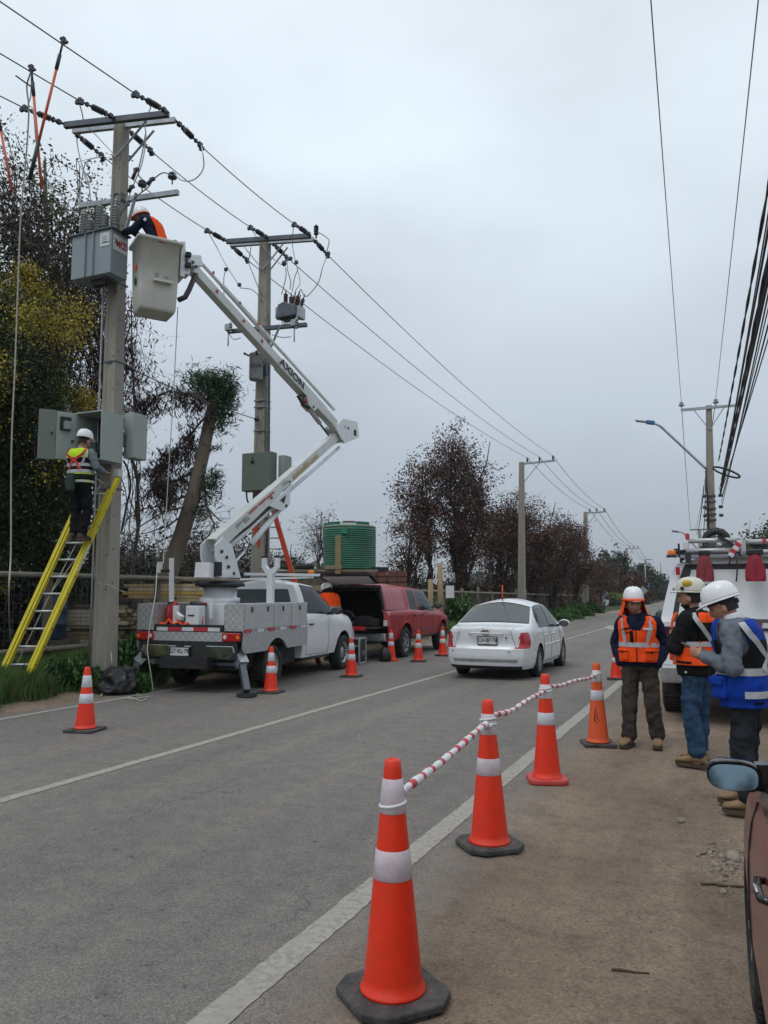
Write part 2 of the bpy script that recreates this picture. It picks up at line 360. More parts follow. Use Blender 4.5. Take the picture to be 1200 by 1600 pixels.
c = mixc(t, math_n(t, 'MAXIMUM', gl.outputs[0], gr.outputs[0]), soil, grass_c)
t.links.new(c, p.inputs['Base Color']); sock(p, 'Roughness', .95); sock(p, 'Specular IOR Level', .2)
h = math_n(t, 'ADD', math_n(t, 'MULTIPLY', fine, .7), math_n(t, 'ADD', math_n(t, 'MULTIPLY', grit, .3), math_n(t, 'MULTIPLY', pf, -.2)))
bump_n(t, p, h, .8, .03); MT['ground_soil'] = m
def sheet(name, xs, ys, zf, material, off=True, kind='structure'):
    mb = MB(); nx = len(xs)
    for Y in ys:
        for X in xs: mb.v.append(V((X+(bend(Y) if off else 0), Y, zf(X, Y))))
    for j in range(len(ys)-1):
        for i in range(nx-1):
            a = j*nx+i; mb.f.append([a, a+1, a+nx+1, a+nx]); mb.m.append(0); mb.s.append(True)
    return tag(mb.build(name, material), kind=kind)
ys = [-60, -20, -5]+[i*.5 for i in range(0, 60)]+[30+i*3 for i in range(0, 30)]+[120+i*15 for i in range(1, 14)]+[400, 600, 900, 1400, 2200, 4000, 6000]
xs = [-4000, -1500, -600, -250, -120, -60, -35, -22, -16, -13, -11.5, -10.8, -10.4]+[-10.2+i*.1 for i in range(14)]+[-8.7, -6, -3, -1.6]+[-1.3+i*.15 for i in range(28)]+[4, 6, 12, 30, 90, 300, 1200, 4000]
def gz_f(X, Y):
    z = gh(X+bend(Y), Y)
    if X > -1.2 and X < 4 and Y < 30:
        z += (math.sin(X*3.1+Y*1.3)*.5+math.sin(X*7.3-Y*4.1)*.3)*.008*sstep(-.7, .0, X)
    return z
sheet('ground', xs, ys, gz_f, MT['ground_soil'])
# asphalt
m, t, p = new_mat('asphalt'); co = coords(t, 'World'); sx = N(t, 'ShaderNodeSeparateXYZ'); t.links.new(co, sx.inputs[0])
big = noise_n(t, co, .35, 5, .6); fine = noise_n(t, co, 95, 3, .85); mid = noise_n(t, co, 6, 6, .65)
base = ramp(t, big, [(.3, (.150,.138,.130)), (.7, (.186,.172,.161))])
base = mixc(t, .9, base, ramp(t, fine, [(.36, (.52,.52,.52)), (.5, (1,1,1)), (.64, (1.6,1.56,1.5))]), 'MULTIPLY')
base = mixc(t, .65, base, ramp(t, mid, [(.34, (.78,.78,.78)), (.66, (1.18,1.17,1.14))]), 'MULTIPLY')
mpn = N(t, 'ShaderNodeMapping'); mpn.inputs['Scale'].default_value = (1.4, .05, 1); t.links.new(co, mpn.inputs[0])
base = mixc(t, .6, base, ramp(t, noise_n(t, mpn.outputs[0], 1, 3), [(.36, (.82,.825,.84)), (.64, (1.14,1.12,1.08))]), 'MULTIPLY')
pit = noise_n(t, co, 11, 3, .6); pm = ramp(t, pit, [(.665, (0,0,0)), (.70, (1,1,1))]); base = mixc(t, math_n(t, 'MULTIPLY', pm, .55), base, (.045,.043,.042))
vd = N(t, 'ShaderNodeTexVoronoi', feature='DISTANCE_TO_EDGE'); sock(vd, 'Scale', .45)
dn = N(t, 'ShaderNodeTexNoise'); sock(dn, 'Scale', 2.2); sock(dn, 'Detail', 6.0); t.links.new(co, dn.inputs[0])
va = N(t, 'ShaderNodeVectorMath', operation='MULTIPLY_ADD'); t.links.new(dn.outputs['Color'], va.inputs[0]); va.inputs[1].default_value = (.9, .9, .9); t.links.new(co, va.inputs[2])
t.links.new(va.outputs[0], vd.inputs['Vector'])
ck = math_n(t, 'MULTIPLY', math_n(t, 'LESS_THAN', vd.outputs['Distance'], .004), math_n(t, 'GREATER_THAN', noise_n(t, co, .9, 4), .56))
base = mixc(t, math_n(t, 'MULTIPLY', ck, .38), base, (.04,.038,.036))
for x0_, am_, sd_ in ((-4.05, .35, 3.1), (-1.32, .22, 7.7), (-6.6, .5, 12.3)):   # hairline cracks running along the lanes
    cm = N(t, 'ShaderNodeMapping'); cm.inputs['Location'].default_value = (sd_, sd_, 0); cm.inputs['Scale'].default_value = (.15, .8, 1); t.links.new(co, cm.inputs[0])
    wv = math_n(t, 'MULTIPLY', math_n(t, 'SUBTRACT', noise_n(t, cm.outputs[0], 1.0, 7, .62), .5), am_*2)
    ds = math_n(t, 'ABSOLUTE', math_n(t, 'SUBTRACT', math_n(t, 'ADD', sx.outputs[0], wv), x0_))
    lk = math_n(t, 'MULTIPLY', math_n(t, 'LESS_THAN', ds, .0055), math_n(t, 'GREATER_THAN', noise_n(t, co, 4.5, 3), .46))
    base = mixc(t, math_n(t, 'MULTIPLY', lk, .6), base, (.05,.047,.044))
# loose soil dragged over the right-hand edge and the far left edge
dx = math_n(t, 'ADD', sx.outputs[0], math_n(t, 'MULTIPLY', math_n(t, 'SUBTRACT', noise_n(t, co, 3.1, 8, .78), .5), 1.1))
dr = N(t, 'ShaderNodeMapRange'); t.links.new(dx, dr.inputs[0]); dr.inputs[1].default_value = -1.78; dr.inputs[2].default_value = -1.34; dr.inputs[4].default_value = 1.0
dl = N(t, 'ShaderNodeMapRange'); t.links.new(dx, dl.inputs[0]); dl.inputs[1].default_value = -8.85; dl.inputs[2].default_value = -9.3; dl.inputs[4].default_value = .9
base = mixc(t, math_n(t, 'MAXIMUM', dr.outputs[0], dl.outputs[0]), base, soil_nodes(t, co)[0])
t.links.new(base, p.inputs['Base Color']); sock(p, 'Roughness', .85); sock(p, 'Specular IOR Level', .3)
hh = math_n(t, 'ADD', math_n(t, 'MULTIPLY', fine, .6), math_n(t, 'SUBTRACT', math_n(t, 'MULTIPLY', mid, .25), math_n(t, 'MULTIPLY', math_n(t, 'ADD', ck, pm), .35)))
bump_n(t, p, hh, .7, .012); MT['asphalt'] = m
mb = MB(); yr = [-20+i*.12 for i in range(0, 420)]+[30.4+i*4 for i in range(0, 60)]+[280, 340, 420, 520, 700, 1000]
r1 = random.Random(3); eR = eL = 0
for Y in yr:
    eR = eR*.8+r1.uniform(-.05, .05); eL = eL*.8+r1.uniform(-.04, .04); b = bend(Y)
    for X in (-9.25+eL, -8.9, -7, -5.4, -3.5, -1.9, -1.32, -.98+max(-.26, min(.3, eR*1.3+.09*math.sin(Y*2.3)+.06*math.sin(Y*5.9)))): mb.v.append(V((X+b, Y, .004 if X < -1.31 else -.012)))
for j in range(len(yr)-1):
    for i in range(7): a = j*8+i; mb.f.append([a, a+1, a+9, a+8]); mb.m.append(0); mb.s.append(True)
tag(mb.build('road', MT['asphalt']), kind='structure')
m, t, p = new_mat('road_paint'); co = coords(t, 'World'); n1 = noise_n(t, co, 28, 6, .75); n2 = noise_n(t, co, 3, 4); n3 = noise_n(t, co, 120, 3, .8)
f = ramp(t, math_n(t, 'ADD', math_n(t, 'MULTIPLY', n1, .75), math_n(t, 'MULTIPLY', n2, .25)), [(.47, (0,0,0)), (.58, (1,1,1))])
c = mixc(t, math_n(t, 'MULTIPLY', f, .7), ramp(t, n2, [(.3, (.33,.305,.27)), (.7, (.41,.38,.335))]), (.20,.19,.17)); c = mixc(t, .5, c, ramp(t, n3, [(.3, (.7,.7,.7)), (.7, (1.25,1.25,1.25))]), 'MULTIPLY')
t.links.new(c, p.inputs['Base Color']); sock(p, 'Roughness', .8); bump_n(t, p, n3, .6, .01); MT['road_paint'] = m
def stripe(name, x0, w_, y0, y1, z=.008, jag=.006, mt='road_paint'):
    mb = MB(); Y = y0; k = 0; rr = random.Random(int(abs(x0)*100))
    while True:
        for s_ in (-1, 1): mb.v.append(V((x0+s_*w_/2+bend(Y)+rr.uniform(-jag, jag), Y, z)))
        if Y >= y1: break
        Y = min(y1, Y+(.05 if Y < 12 else .5 if Y < 40 else 6)); k += 1
    for j in range(k): mb.f.append([2*j, 2*j+1, 2*j+3, 2*j+2]); mb.m.append(0); mb.s.append(False)
    return tag(mb.build(name, MT[mt]), kind='structure')
stripe('edge_line', -1.9, .15, 1.0, 260); stripe('centre_line', -5.37, .115, 1.0, 38); stripe('edge_line', -8.78, .10, 2, 260)
mb = MB()     # merge arrow head and following dashes of the centre line
b = bend(38)-5.37
mb.add([(b-.06, 38, .012), (b+.06, 38, .012), (b+.75, 35.6, .012), (b+1.0, 37.2, .012), (b+.35, 40.6, .012), (b-.25, 41.2, .012)], [(0,1,2,3,4,5)])
for Y in (45, 57, 69, 81, 93, 105, 117, 129): 
    mb.add([(bend(Y)-5.37+q*.07, Y+e, .008) for q, e in ((-1,0),(1,0),(1,4),(-1,4))], [(0,1,2,3)])
tag(mb.build('road_marking', MT['road_paint']), kind='structure')
# distant hills, bluish haze mixed into their forest colour
m, t, p = new_mat('hazed_hill_forest'); t.links.new(ramp(t, noise_n(t, coords(t, 'World'), .01, 6), [(.3, (.055,.075,.075)), (.7, (.09,.11,.10))]), p.inputs['Base Color']); sock(p, 'Roughness', 1)
mb = MB(); rr = random.Random(5)
for i in range(61):
    a = R(-70+i*2); hh = 100+45*math.sin(i*.5)+25*math.sin(i*1.3+1)+rr.uniform(-6, 6); D = 3200
    for d, z in ((D, -5), (D+300, hh*.55), (D+700, hh), (D+1500, -5)): mb.v.append(V((d*math.sin(a), d*math.cos(a), z)))
for i in range(60):
    for k in range(3): a = i*4+k; mb.f.append([a, a+4, a+5, a+1]); mb.m.append(0); mb.s.append(True)
tag(mb.build('hills', m), kind='structure')
# ================================================================ vegetation makers
def leaves(name, C, L, W, material, parent=None, off=V((0,0,0)), droop=0.0, jit=.35, seed=0, wld=True, kind=None):
    g = np.random.default_rng(seed); C = np.asarray(C, float); n = len(C)
    a = g.normal(size=(n, 3)); a[:, 2] = a[:, 2]*(1-droop)-droop*1.6; a /= np.linalg.norm(a, axis=1)[:, None]
    b = np.cross(a, g.normal(size=(n, 3))); b /= np.linalg.norm(b, axis=1)[:, None]
    s = (1+jit*g.uniform(-1, 1, n))[:, None]; nn = np.cross(a, b)*W*.25
    P = np.stack([C-a*L*s*.5, C+b*W*s*.5+nn, C+a*L*s*.5, C-b*W*s*.5+nn], 1).reshape(-1, 3)
    if wld and parent is not None: P = P-np.array(parent.location)
    me = bpy.data.meshes.new(name); me.vertices.add(4*n); me.vertices.foreach_set('co', P.ravel())
    me.loops.add(4*n); me.loops.foreach_set('vertex_index', np.arange(4*n, dtype=np.int32))
    me.polygons.add(n); me.polygons.foreach_set('loop_start', np.arange(0, 4*n, 4, dtype=np.int32))
    me.update(calc_edges=True); at = me.attributes.new('rnd', 'FLOAT', 'POINT'); at.data.foreach_set('value', np.repeat(g.uniform(0, 1, n), 4).astype(np.float32))
    me.materials.append(material); o = bpy.data.objects.new(name, me); COL.objects.link(o); o.parent = parent
    if kind: o['kind'] = kind
    return o
MT['leaf_evergreen'] = leaf_mat('leaf_evergreen', [(.018,.030,.012), (.030,.050,.018), (.056,.078,.025)])
MT['leaf_wattle'] = leaf_mat('leaf_wattle', [(.26,.22,.032), (.38,.30,.036), (.52,.41,.045)])
MT['leaf_olive'] = leaf_mat('leaf_olive', [(.042,.052,.028), (.080,.088,.040), (.125,.14,.052), (.075,.055,.045)])
MT['leaf_dead'] = leaf_mat('leaf_dead', [(.034,.024,.025), (.060,.038,.037), (.092,.058,.052)])
MT['leaf_brown'] = leaf_mat('leaf_brown', [(.045,.022,.015), (.085,.038,.026), (.14,.066,.044)])
MT['leaf_fresh'] = leaf_mat('leaf_fresh', [(.014,.040,.016), (.030,.075,.028), (.06,.12,.045)])
MT['leaf_far'] = leaf_mat('leaf_far', [(.025,.040,.026), (.04,.06,.035)])
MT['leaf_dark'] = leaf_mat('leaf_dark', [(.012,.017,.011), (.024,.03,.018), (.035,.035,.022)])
MT['leaf_hedge'] = leaf_mat('leaf_hedge', [(.05,.075,.012), (.10,.135,.02), (.16,.19,.03)])
MT['leaf_grass'] = leaf_mat('leaf_grass', [(.030,.075,.018), (.06,.15,.034), (.11,.23,.05), (.19,.20,.07)])
MT['leaf_weed'] = leaf_mat('leaf_weed', [(.02,.058,.015), (.045,.12,.028), (.08,.17,.04)])
def pathpts(a, b, n, jit, rr, sag=0):
    a = V(a); b = V(b); L = (b-a).length; o = []
    for i in range(n+1):
        t_ = i/n; k = math.sin(math.pi*t_)
        o.append(a.lerp(b, t_)+V((rr.uniform(-1,1), rr.uniform(-1,1), rr.uniform(-1,1)))*jit*L*k+V((0,0,sag*L*k)))
    return o
def tree(name, label, base, top, r0, cc, cr_, nl, leafmat, nleaf, L, W, seed, bark='bark', ntw=7, sig=.28, droop=0, group=None, stems=1, gap=.0, cat='tree', extra=None, flat=.35, tw=.22):
    rr = random.Random(seed); g = np.random.default_rng(seed); base = V(base); top = V(top); cc = V(cc)
    th = thing(name, label, cat, base, 0, group); mb = MB(); tips = []
    for s_ in range(stems):
        tp = top if s_ == 0 else V(cc)+V((rr.uniform(-.8,.8)*cr_[0], rr.uniform(-.8,.8)*cr_[1], rr.uniform(.1,.9)*cr_[2]))
        bs = base if s_ == 0 else base+V((rr.uniform(-.35,.35), rr.uniform(-.35,.35), 0))*cr_[0]*.35
        tr = pathpts(bs, tp, 9, .025, rr); tr[0] = bs-V((0,0,.1))
        mb.tube(tr, [r0*(1-.8*i/9)*(1.25 if i == 0 else 1)*(1 if s_ == 0 else .65) for i in range(10)], 8)
        for k in range(nl//stems):
            for _ in range(30):
                d = V((rr.gauss(0,1), rr.gauss(0,1), rr.gauss(0,1))).normalized()*(rr.uniform(.25, 1)**.5)
                q = cc+V((d.x*cr_[0], d.y*cr_[1], d.z*cr_[2]))
                if q.z > base.z+.3: break
            tt = min(8.4, max(1.5, 9*((q.z-base.z)/max(.1, tp.z-base.z)-flat*rr.uniform(.3, 1.2)))); i0 = int(tt); st = tr[i0].lerp(tr[min(9, i0+1)], tt-i0)
            rl = max(.006, r0*.36*(1-.75*tt/9)); lp = pathpts(st, q, 5, .06, rr, .05)
            mb.tube(lp, [rl*(1-.75*i/5) for i in range(6)], 5, caps=False)
            for j in range(ntw):
                u = rr.uniform(.35, 1)*5; i1 = min(4, int(u)); s1 = lp[i1].lerp(lp[i1+1], u-i1)
                e = s1+V((rr.gauss(0,1), rr.gauss(0,1), rr.gauss(0,.8)-droop*1.2))*cr_[0]*tw
                mb.tube(pathpts(s1, e, 2, .08, rr), [rl*.28, rl*.2, max(.003, rl*.1)], 3, caps=False); tips.append(e); tips.append(s1.lerp(e, .6))
    mb.build('trunk', MT[bark], th, wld=True)
    if nleaf:
        T = np.array([tuple(x) for x in tips]); idx = g.integers(0, len(T), nleaf); C = T[idx]+g.normal(size=(nleaf, 3))*sig*np.array([1,1,.8])
        if droop: C[:, 2] -= np.abs(g.normal(size=nleaf))*sig*droop*1.5
        C = C[C[:, 2] > base.z+.05]
        if isinstance(leafmat, str): leaves('crown', C, L, W, MT[leafmat], th, seed=seed, droop=droop)
        else:
            key = np.sin(C[:,0]*1.9+seed)*np.cos(C[:,2]*1.5+C[:,1]*1.2)+g.normal(size=len(C))*.25; lo = key < extra
            leaves('crown', C[lo], L, W, MT[leafmat[0]], th, seed=seed, droop=droop); leaves('blossom' if 'wattle' in leafmat[1] else 'crown', C[~lo], L, W, MT[leafmat[1]], th, seed=seed+1, droop=droop)
    return th, tips
# ================================================================ trees on the left of the road
def up(p, z): return V((p.x, p.y, z))
G0 = .26
# big wattle with yellow blossom at the left edge
b = ad(-15, 900, 15.5); c = ad(-30, 650, 15.5)
tree('wattle_tree', 'large dark wattle tree with yellow blossom filling the left edge behind the ladder', up(b, G0), up(c, c.z+2.3), .2, c, (2.0, 2.2, 3.1), 60, ('leaf_evergreen', 'leaf_wattle'), 120000, .075, .034, 11, 'bark_dark', 9, .26, extra=.75)
wt = [o for o in bpy.data.objects if o.name == 'wattle_tree'][0]; g = np.random.default_rng(77); Cs = []
for k in range(150):
    d = g.normal(size=3); d /= np.linalg.norm(d); q = np.array([c.x, c.y, c.z+.4])+d*np.array([2.0,2.2,2.7])*g.uniform(.85, 1.12); n_ = 760
    if q[2] > c.z-.5+.5*math.sin(k) and math.sin(q[0]*2.1+q[2]*1.7)+math.sin(q[1]*1.9-q[2]) > -.25: Cs.append(q+g.normal(size=(n_,3))*np.array([.20,.20,.17])*g.uniform(.6,1.25))
leaves('blossom', np.concatenate(Cs), .055, .034, MT['leaf_wattle'], wt, seed=78)
b = ad(-50, 900, 16.5); c = ad(-75, 830, 16.5)
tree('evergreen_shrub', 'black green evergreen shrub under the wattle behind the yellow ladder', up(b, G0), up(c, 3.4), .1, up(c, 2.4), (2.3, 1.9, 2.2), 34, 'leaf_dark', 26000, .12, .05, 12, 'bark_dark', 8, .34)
b = ad(75, 900, 17.5)
tree('evergreen_shrub', 'dark evergreen tree right behind the worker on the ladder', up(b, G0), up(b, 5.2), .12, up(b, 3.3), (.95, 1.2, 2.3), 26, 'leaf_evergreen', 20000, .09, .036, 13, 'bark_dark', 7, .28)
# tall olive-brown tree behind
b = ad(130, 900, 20); c = ad(45, 345, 20)
tree('tall_tree', 'tall sparse tree with olive brown leaves above the wattle at top left', up(b, G0), ad(70, 250, 20), .17, c, (2.2, 2.1, 2.6), 52, ('leaf_dead', 'leaf_olive'), 16500, .105, .052, 21, 'bark', 9, .22, extra=-.25, flat=.5)
b = ad(146, 900, 18.5); c = ad(135, 500, 18.5)
tree('bare_tree', 'half bare tree with hanging dead leaves behind the left concrete pole', up(b, G0), ad(158, 395, 18.5), .13, c, (1.25, 1.3, 2.6), 30, 'leaf_dead', 5200, .15, .035, 22, 'bark_dark', 12, .16, droop=.8, tw=.4)
c = ad(150, 300, 19)
tree('green_sapling', 'young green topped tree beside the head of the left concrete pole', up(ad(165, 900, 19), G0), c, .06, ad(150, 330, 19), (.55, .6, .75), 14, 'leaf_olive', 2600, .10, .045, 23, 'bark_dark', 7, .14, flat=.7)
b = ad(215, 900, 22)
tree('bare_tree', 'leafless twiggy tree seen between the left concrete pole and the lift bucket', up(b, G0), ad(205, 470, 22), .07, ad(207, 560, 22), (.75, .9, 2.6), 22, None, 0, 0, 0, 24, 'bark', 14, tw=.5)
# leaning lopped eucalyptus
base = ad(236, 960, 20); base.z = .2; th = thing('leaning_tree', 'lopped leaning eucalyptus trunk with a green tuft on top beside the left pole', 'tree', base)
rr = random.Random(31); D = 20
pts = [base, ad(262, 900, D), ad(285, 832, D), ad(303, 770, D), ad(316, 715, D), ad(326, 665, D), ad(333, 628, D)]
mb = MB(); mb.tube(pts, [.28, .24, .205, .18, .165, .155, .13], 14)
arcs = [([(328,632),(300,615),(262,612),(225,628),(200,652)], .035), ([(322,650),(292,685),(262,715),(235,738)], .032), ([(305,735),(275,752),(250,757),(232,770)], .04),
        ([(306,712),(318,735),(322,790),(330,800),(345,815)], .045), ([(300,770),(262,788),(225,795),(198,812)], .03), ([(296,790),(255,800),(215,825),(192,850)], .028),
        ([(292,800),(262,822),(232,832),(200,838)], .025), ([(300,760),(285,745),(262,755),(245,775)], .02), ([(322,790),(335,820),(318,850),(300,870)], .03), ([(186,738),(196,765),(200,800),(192,840)], .018),
        ([(285,830),(250,845),(225,862),(205,880)], .022), ([(318,800),(350,830),(372,840)], .015)]
dead = []; bare = []
for k, (pp, r_) in enumerate(arcs):
    P = [ad(x, y, D+rr.uniform(-.5, .5)) for x, y in pp]; mb.tube(P, [r_*(1-.65*i/(len(P)-1)) for i in range(len(P))], 6, caps=False)
    for j in range(22 if k < 3 else 16):
        u = rr.uniform(.1, .999)*(len(P)-1); i = int(u); s = P[i].lerp(P[i+1], u-i)
        if k < 3: e = s+V((rr.gauss(0,.22), rr.gauss(0,.25), -abs(rr.gauss(.35,.3))))
        else: e = s+V((rr.gauss(-.15,.3), rr.gauss(0,.3), rr.gauss(-.1,.28)))
        pa = pathpts(s, e, 3, .1, rr); mb.tube(pa, [.009,.006,.005,.003], 3, caps=False)
        for q in range(3):
            e2 = e+V((rr.gauss(0,.16), rr.gauss(0,.16), rr.gauss(-.05,.16))); mb.tube([pa[2], e2], [.004,.003], 3, caps=False)
        if k < 3 : dead += [pa[1], pa[2], e]
mb.build('trunk', MT['bark_pale'], th, wld=True)
g = np.random.default_rng(31); T = np.array([tuple(x) for x in dead]); C = T[g.integers(0, len(T), 5200)]+g.normal(size=(5200,3))*np.array([.11,.12,.13])
leaves('dead_foliage', C, .17, .028, MT['leaf_dead'], th, droop=.85, seed=31)
def blob(cx, cy, rx, ry, n, d=D):
    c = ad(cx, cy, d); k = d/1236; q = g.normal(size=(n,3))*.5; return np.array([c.x, c.y, c.z])+q*np.array([rx*k, rx*k, ry*k])
C = np.concatenate([blob(333,605,38,26,1500), blob(350,625,22,28,800), blob(315,596,36,18,450), blob(345,655,20,22,420), blob(358,600,14,22,260), blob(326,762,20,28,420), blob(338,745,12,18,120), blob(312,800,16,18,180), blob(337,700,14,8,50)])
leaves('crown', C, .20, .026, MT['leaf_fresh'], th, seed=33, jit=.5)
# dark thicket behind fence
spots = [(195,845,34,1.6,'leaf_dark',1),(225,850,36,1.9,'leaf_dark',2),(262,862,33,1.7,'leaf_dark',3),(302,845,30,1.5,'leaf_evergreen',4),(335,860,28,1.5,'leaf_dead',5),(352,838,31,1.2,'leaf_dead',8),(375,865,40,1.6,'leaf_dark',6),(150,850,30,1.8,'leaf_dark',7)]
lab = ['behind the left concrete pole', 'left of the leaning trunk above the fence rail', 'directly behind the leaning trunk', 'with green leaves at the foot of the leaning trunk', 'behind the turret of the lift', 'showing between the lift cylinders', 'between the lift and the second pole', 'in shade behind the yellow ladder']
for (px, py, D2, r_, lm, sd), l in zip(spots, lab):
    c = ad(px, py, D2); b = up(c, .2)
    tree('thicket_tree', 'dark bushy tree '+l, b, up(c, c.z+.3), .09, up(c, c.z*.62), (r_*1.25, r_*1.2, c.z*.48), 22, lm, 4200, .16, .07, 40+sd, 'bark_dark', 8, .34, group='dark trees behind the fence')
for i, (px, py, D2, l) in enumerate([(455,850,60,'between the second pole and the green tank'), (435,862,62,'behind the orange ladder'), (472,872,66,'left of the bare tree by the tank')]):
    c = ad(px, py, D2); b = up(c, 0); tree('conifer', 'small dark conifer '+l, b, c, .12, up(c, c.z*.5), (1.1, 1.1, c.z*.5), 30, 'leaf_dark', 3000, .2, .08, 60+i, 'bark_dark', 6, .35, group='small conifers far behind the trucks')
b = ad(500, 900, 36); tree('bare_tree', 'small leafless tree left of the green tank', up(b, 0), ad(502, 800, 36), .09, ad(500, 822, 36), (1.0, 1.0, 1.45), 26, 'leaf_dead', 500, .12, .05, 65, 'bark', 12, .12, tw=.4, stems=2)
# brown trees in the middle
bt = [((716,945,44),(706,690,44),(712,765,44),(2.25,2.2,3.9),90,11000,4,'tallest brown leaved tree left of the kerbside concrete pole'),
      ((640,945,42),(640,830,42),(640,850,42),(1.7,1.7,2.0),34,2600,3,'small thin brown tree behind the red pickup roof'),
      ((672,950,43),(660,725,43),(655,745,43),(1.6,1.6,2.3),34,3600,2,'slender brown leaved tree leaning left of the tallest one'),
      ((775,945,50),(782,800,50),(785,835,50),(2.4,2.2,2.7),46,9000,4,'brown leaved tree behind the white car'),
      ((822,945,52),(815,800,52),(822,832,52),(2.4,2.2,2.8),46,9500,4,'round brown tree just right of the kerbside concrete pole'),
      ((865,945,56),(868,820,56),(868,850,56),(2.3,2.2,2.6),42,8500,4,'brown tree between the two kerbside concrete poles'),
      ((900,945,62),(903,835,62),(900,860,62),(1.5,1.8,2.6),30,7000,2,'last brown tree beside the second kerbside pole'),
      ((938,945,80),(938,885,80),(935,900,80),(2.2,2.2,2.1),24,4500,2,'low brown tree behind the warning signs')]
for i, (b, tp, c, r_, nl, nf, st, l) in enumerate(bt):
    b = ad(*b); c = ad(*c); tree('brown_tree', l, up(b, 0), ad(*tp), .17 if st > 1 else .12, c, r_, nl, 'leaf_brown', int(nf*1.3), .15, .08, 70+i, 'bark_dark', 9, .24, droop=.25, group='brown leaved trees along the road', stems=st)
ft = [((958,868),118,(3.3,3.3),4,'leaf_far','far pointed green tree above the hedge'), ((985,905),112,(2.6,2.6),3,'leaf_brown','far brownish tree behind the man with the neck shade'), ((1002,882),135,(3.2,3.2),4,'leaf_far','far green tree right of the far street pole'), ((1014,893),150,(2.6,2.6),3,'leaf_far','thin far green tree by the bend of the road'), ((925,885),100,(2.4,2.4),4,'leaf_dark','far dark tree between the second pole and the hedge'), ((1024,915),170,(3,3),3,'leaf_far','low far bush where the road disappears'), ((1040,918),190,(5,5),3,'leaf_far','far bush behind the man in the dark jacket'), ((975,930),140,(4,4),3,'leaf_far','far low shrub behind the hedge')]
for i, ((px, py), D2, r_, st, lm, l) in enumerate(ft):
    c = ad(px, py, D2); tree('distant_tree', l, up(c, 0), c, .25, up(c, max(1.2, c.z*.55)), (r_[0], r_[1], max(1, c.z*.5)), 26, lm, 5200, .42, .24, 90+i, 'bark_dark', 6, .5, group='distant trees along the bend', stems=2)
# distant belt across the horizon (one mass)
g = np.random.default_rng(4); n = 80000; a = np.radians(g.uniform(-180, 180, n)); Dd = g.uniform(230, 290, n)

zz = g.uniform(0, 1, n)**1.3*(7+2.5*np.sin(a*23)+1.5*np.sin(a*61+1)); C = np.stack([Dd*np.sin(a), Dd*np.cos(a), zz], 1)
bx = g.uniform(-16, 16, 14000); C = np.concatenate([C, np.stack([bx, g.uniform(-40, -34, 14000), (5.35+.5*np.sin(bx*1.7)+.35*np.sin(bx*4.3))*g.uniform(0, 1, 14000)**.7], 1)])
leaves('tree_belt', C[:80000], 2.4, 1.7, MT['leaf_far'], seed=4, kind='stuff'); leaves('roadside_thicket', C[80000:], .35, .2, MT['leaf_dark'], seed=5, kind='stuff')
# hedge and roadside greenery
def bush(name, label, c, r_, lm, n, L, W, seed, group=None, cat='bush'):
    g = np.random.default_rng(seed); q = g.normal(size=(n, 3)); q /= np.linalg.norm(q, axis=1)[:, None]; q *= g.uniform(.55, 1, n)[:, None]**.6
    q[:, 2] = np.abs(q[:, 2]); q *= 1+.22*np.sin(q[:, :1]*7+seed)*np.cos(q[:, 1:2]*6+q[:, 2:]*5)
    C = np.array(c)+q*np.array(r_); th = thing(name, label, cat, c, 0, group)
    leaves('foliage', C, L, W, MT[lm], th, seed=seed); mb = MB(); rr = random.Random(seed)
    for k in range(9):
        mb.tube(pathpts(c, V(c)+V((rr.uniform(-.6,.6)*r_[0], rr.uniform(-.6,.6)*r_[1], rr.uniform(.4,.9)*r_[2])), 3, .06, rr), [.03,.02,.012,.006], 4, caps=False)
    mb.build('stem', MT['bark_dark'], th, wld=True); return th
for i, (px, D2, w_, hh, lm, l) in enumerate([(935,92,2.3,1.6,'leaf_evergreen','dark green hedge bush left of the diamond warning sign'), (955,98,2.6,1.5,'leaf_hedge','yellow green hedge bush behind the small white sign'), (968,104,2.2,1.5,'leaf_hedge','yellow green hedge bush next to the white helmet'), (985,112,2.5,1.4,'leaf_evergreen','dark hedge bush hidden behind the man with the neck shade')]):
    c = ad(px, 940, D2); bush('hedge_bush', l, up(c, 0), (w_, w_, hh), lm, 2600, .3, .16, 110+i, 'hedge along the far roadside')
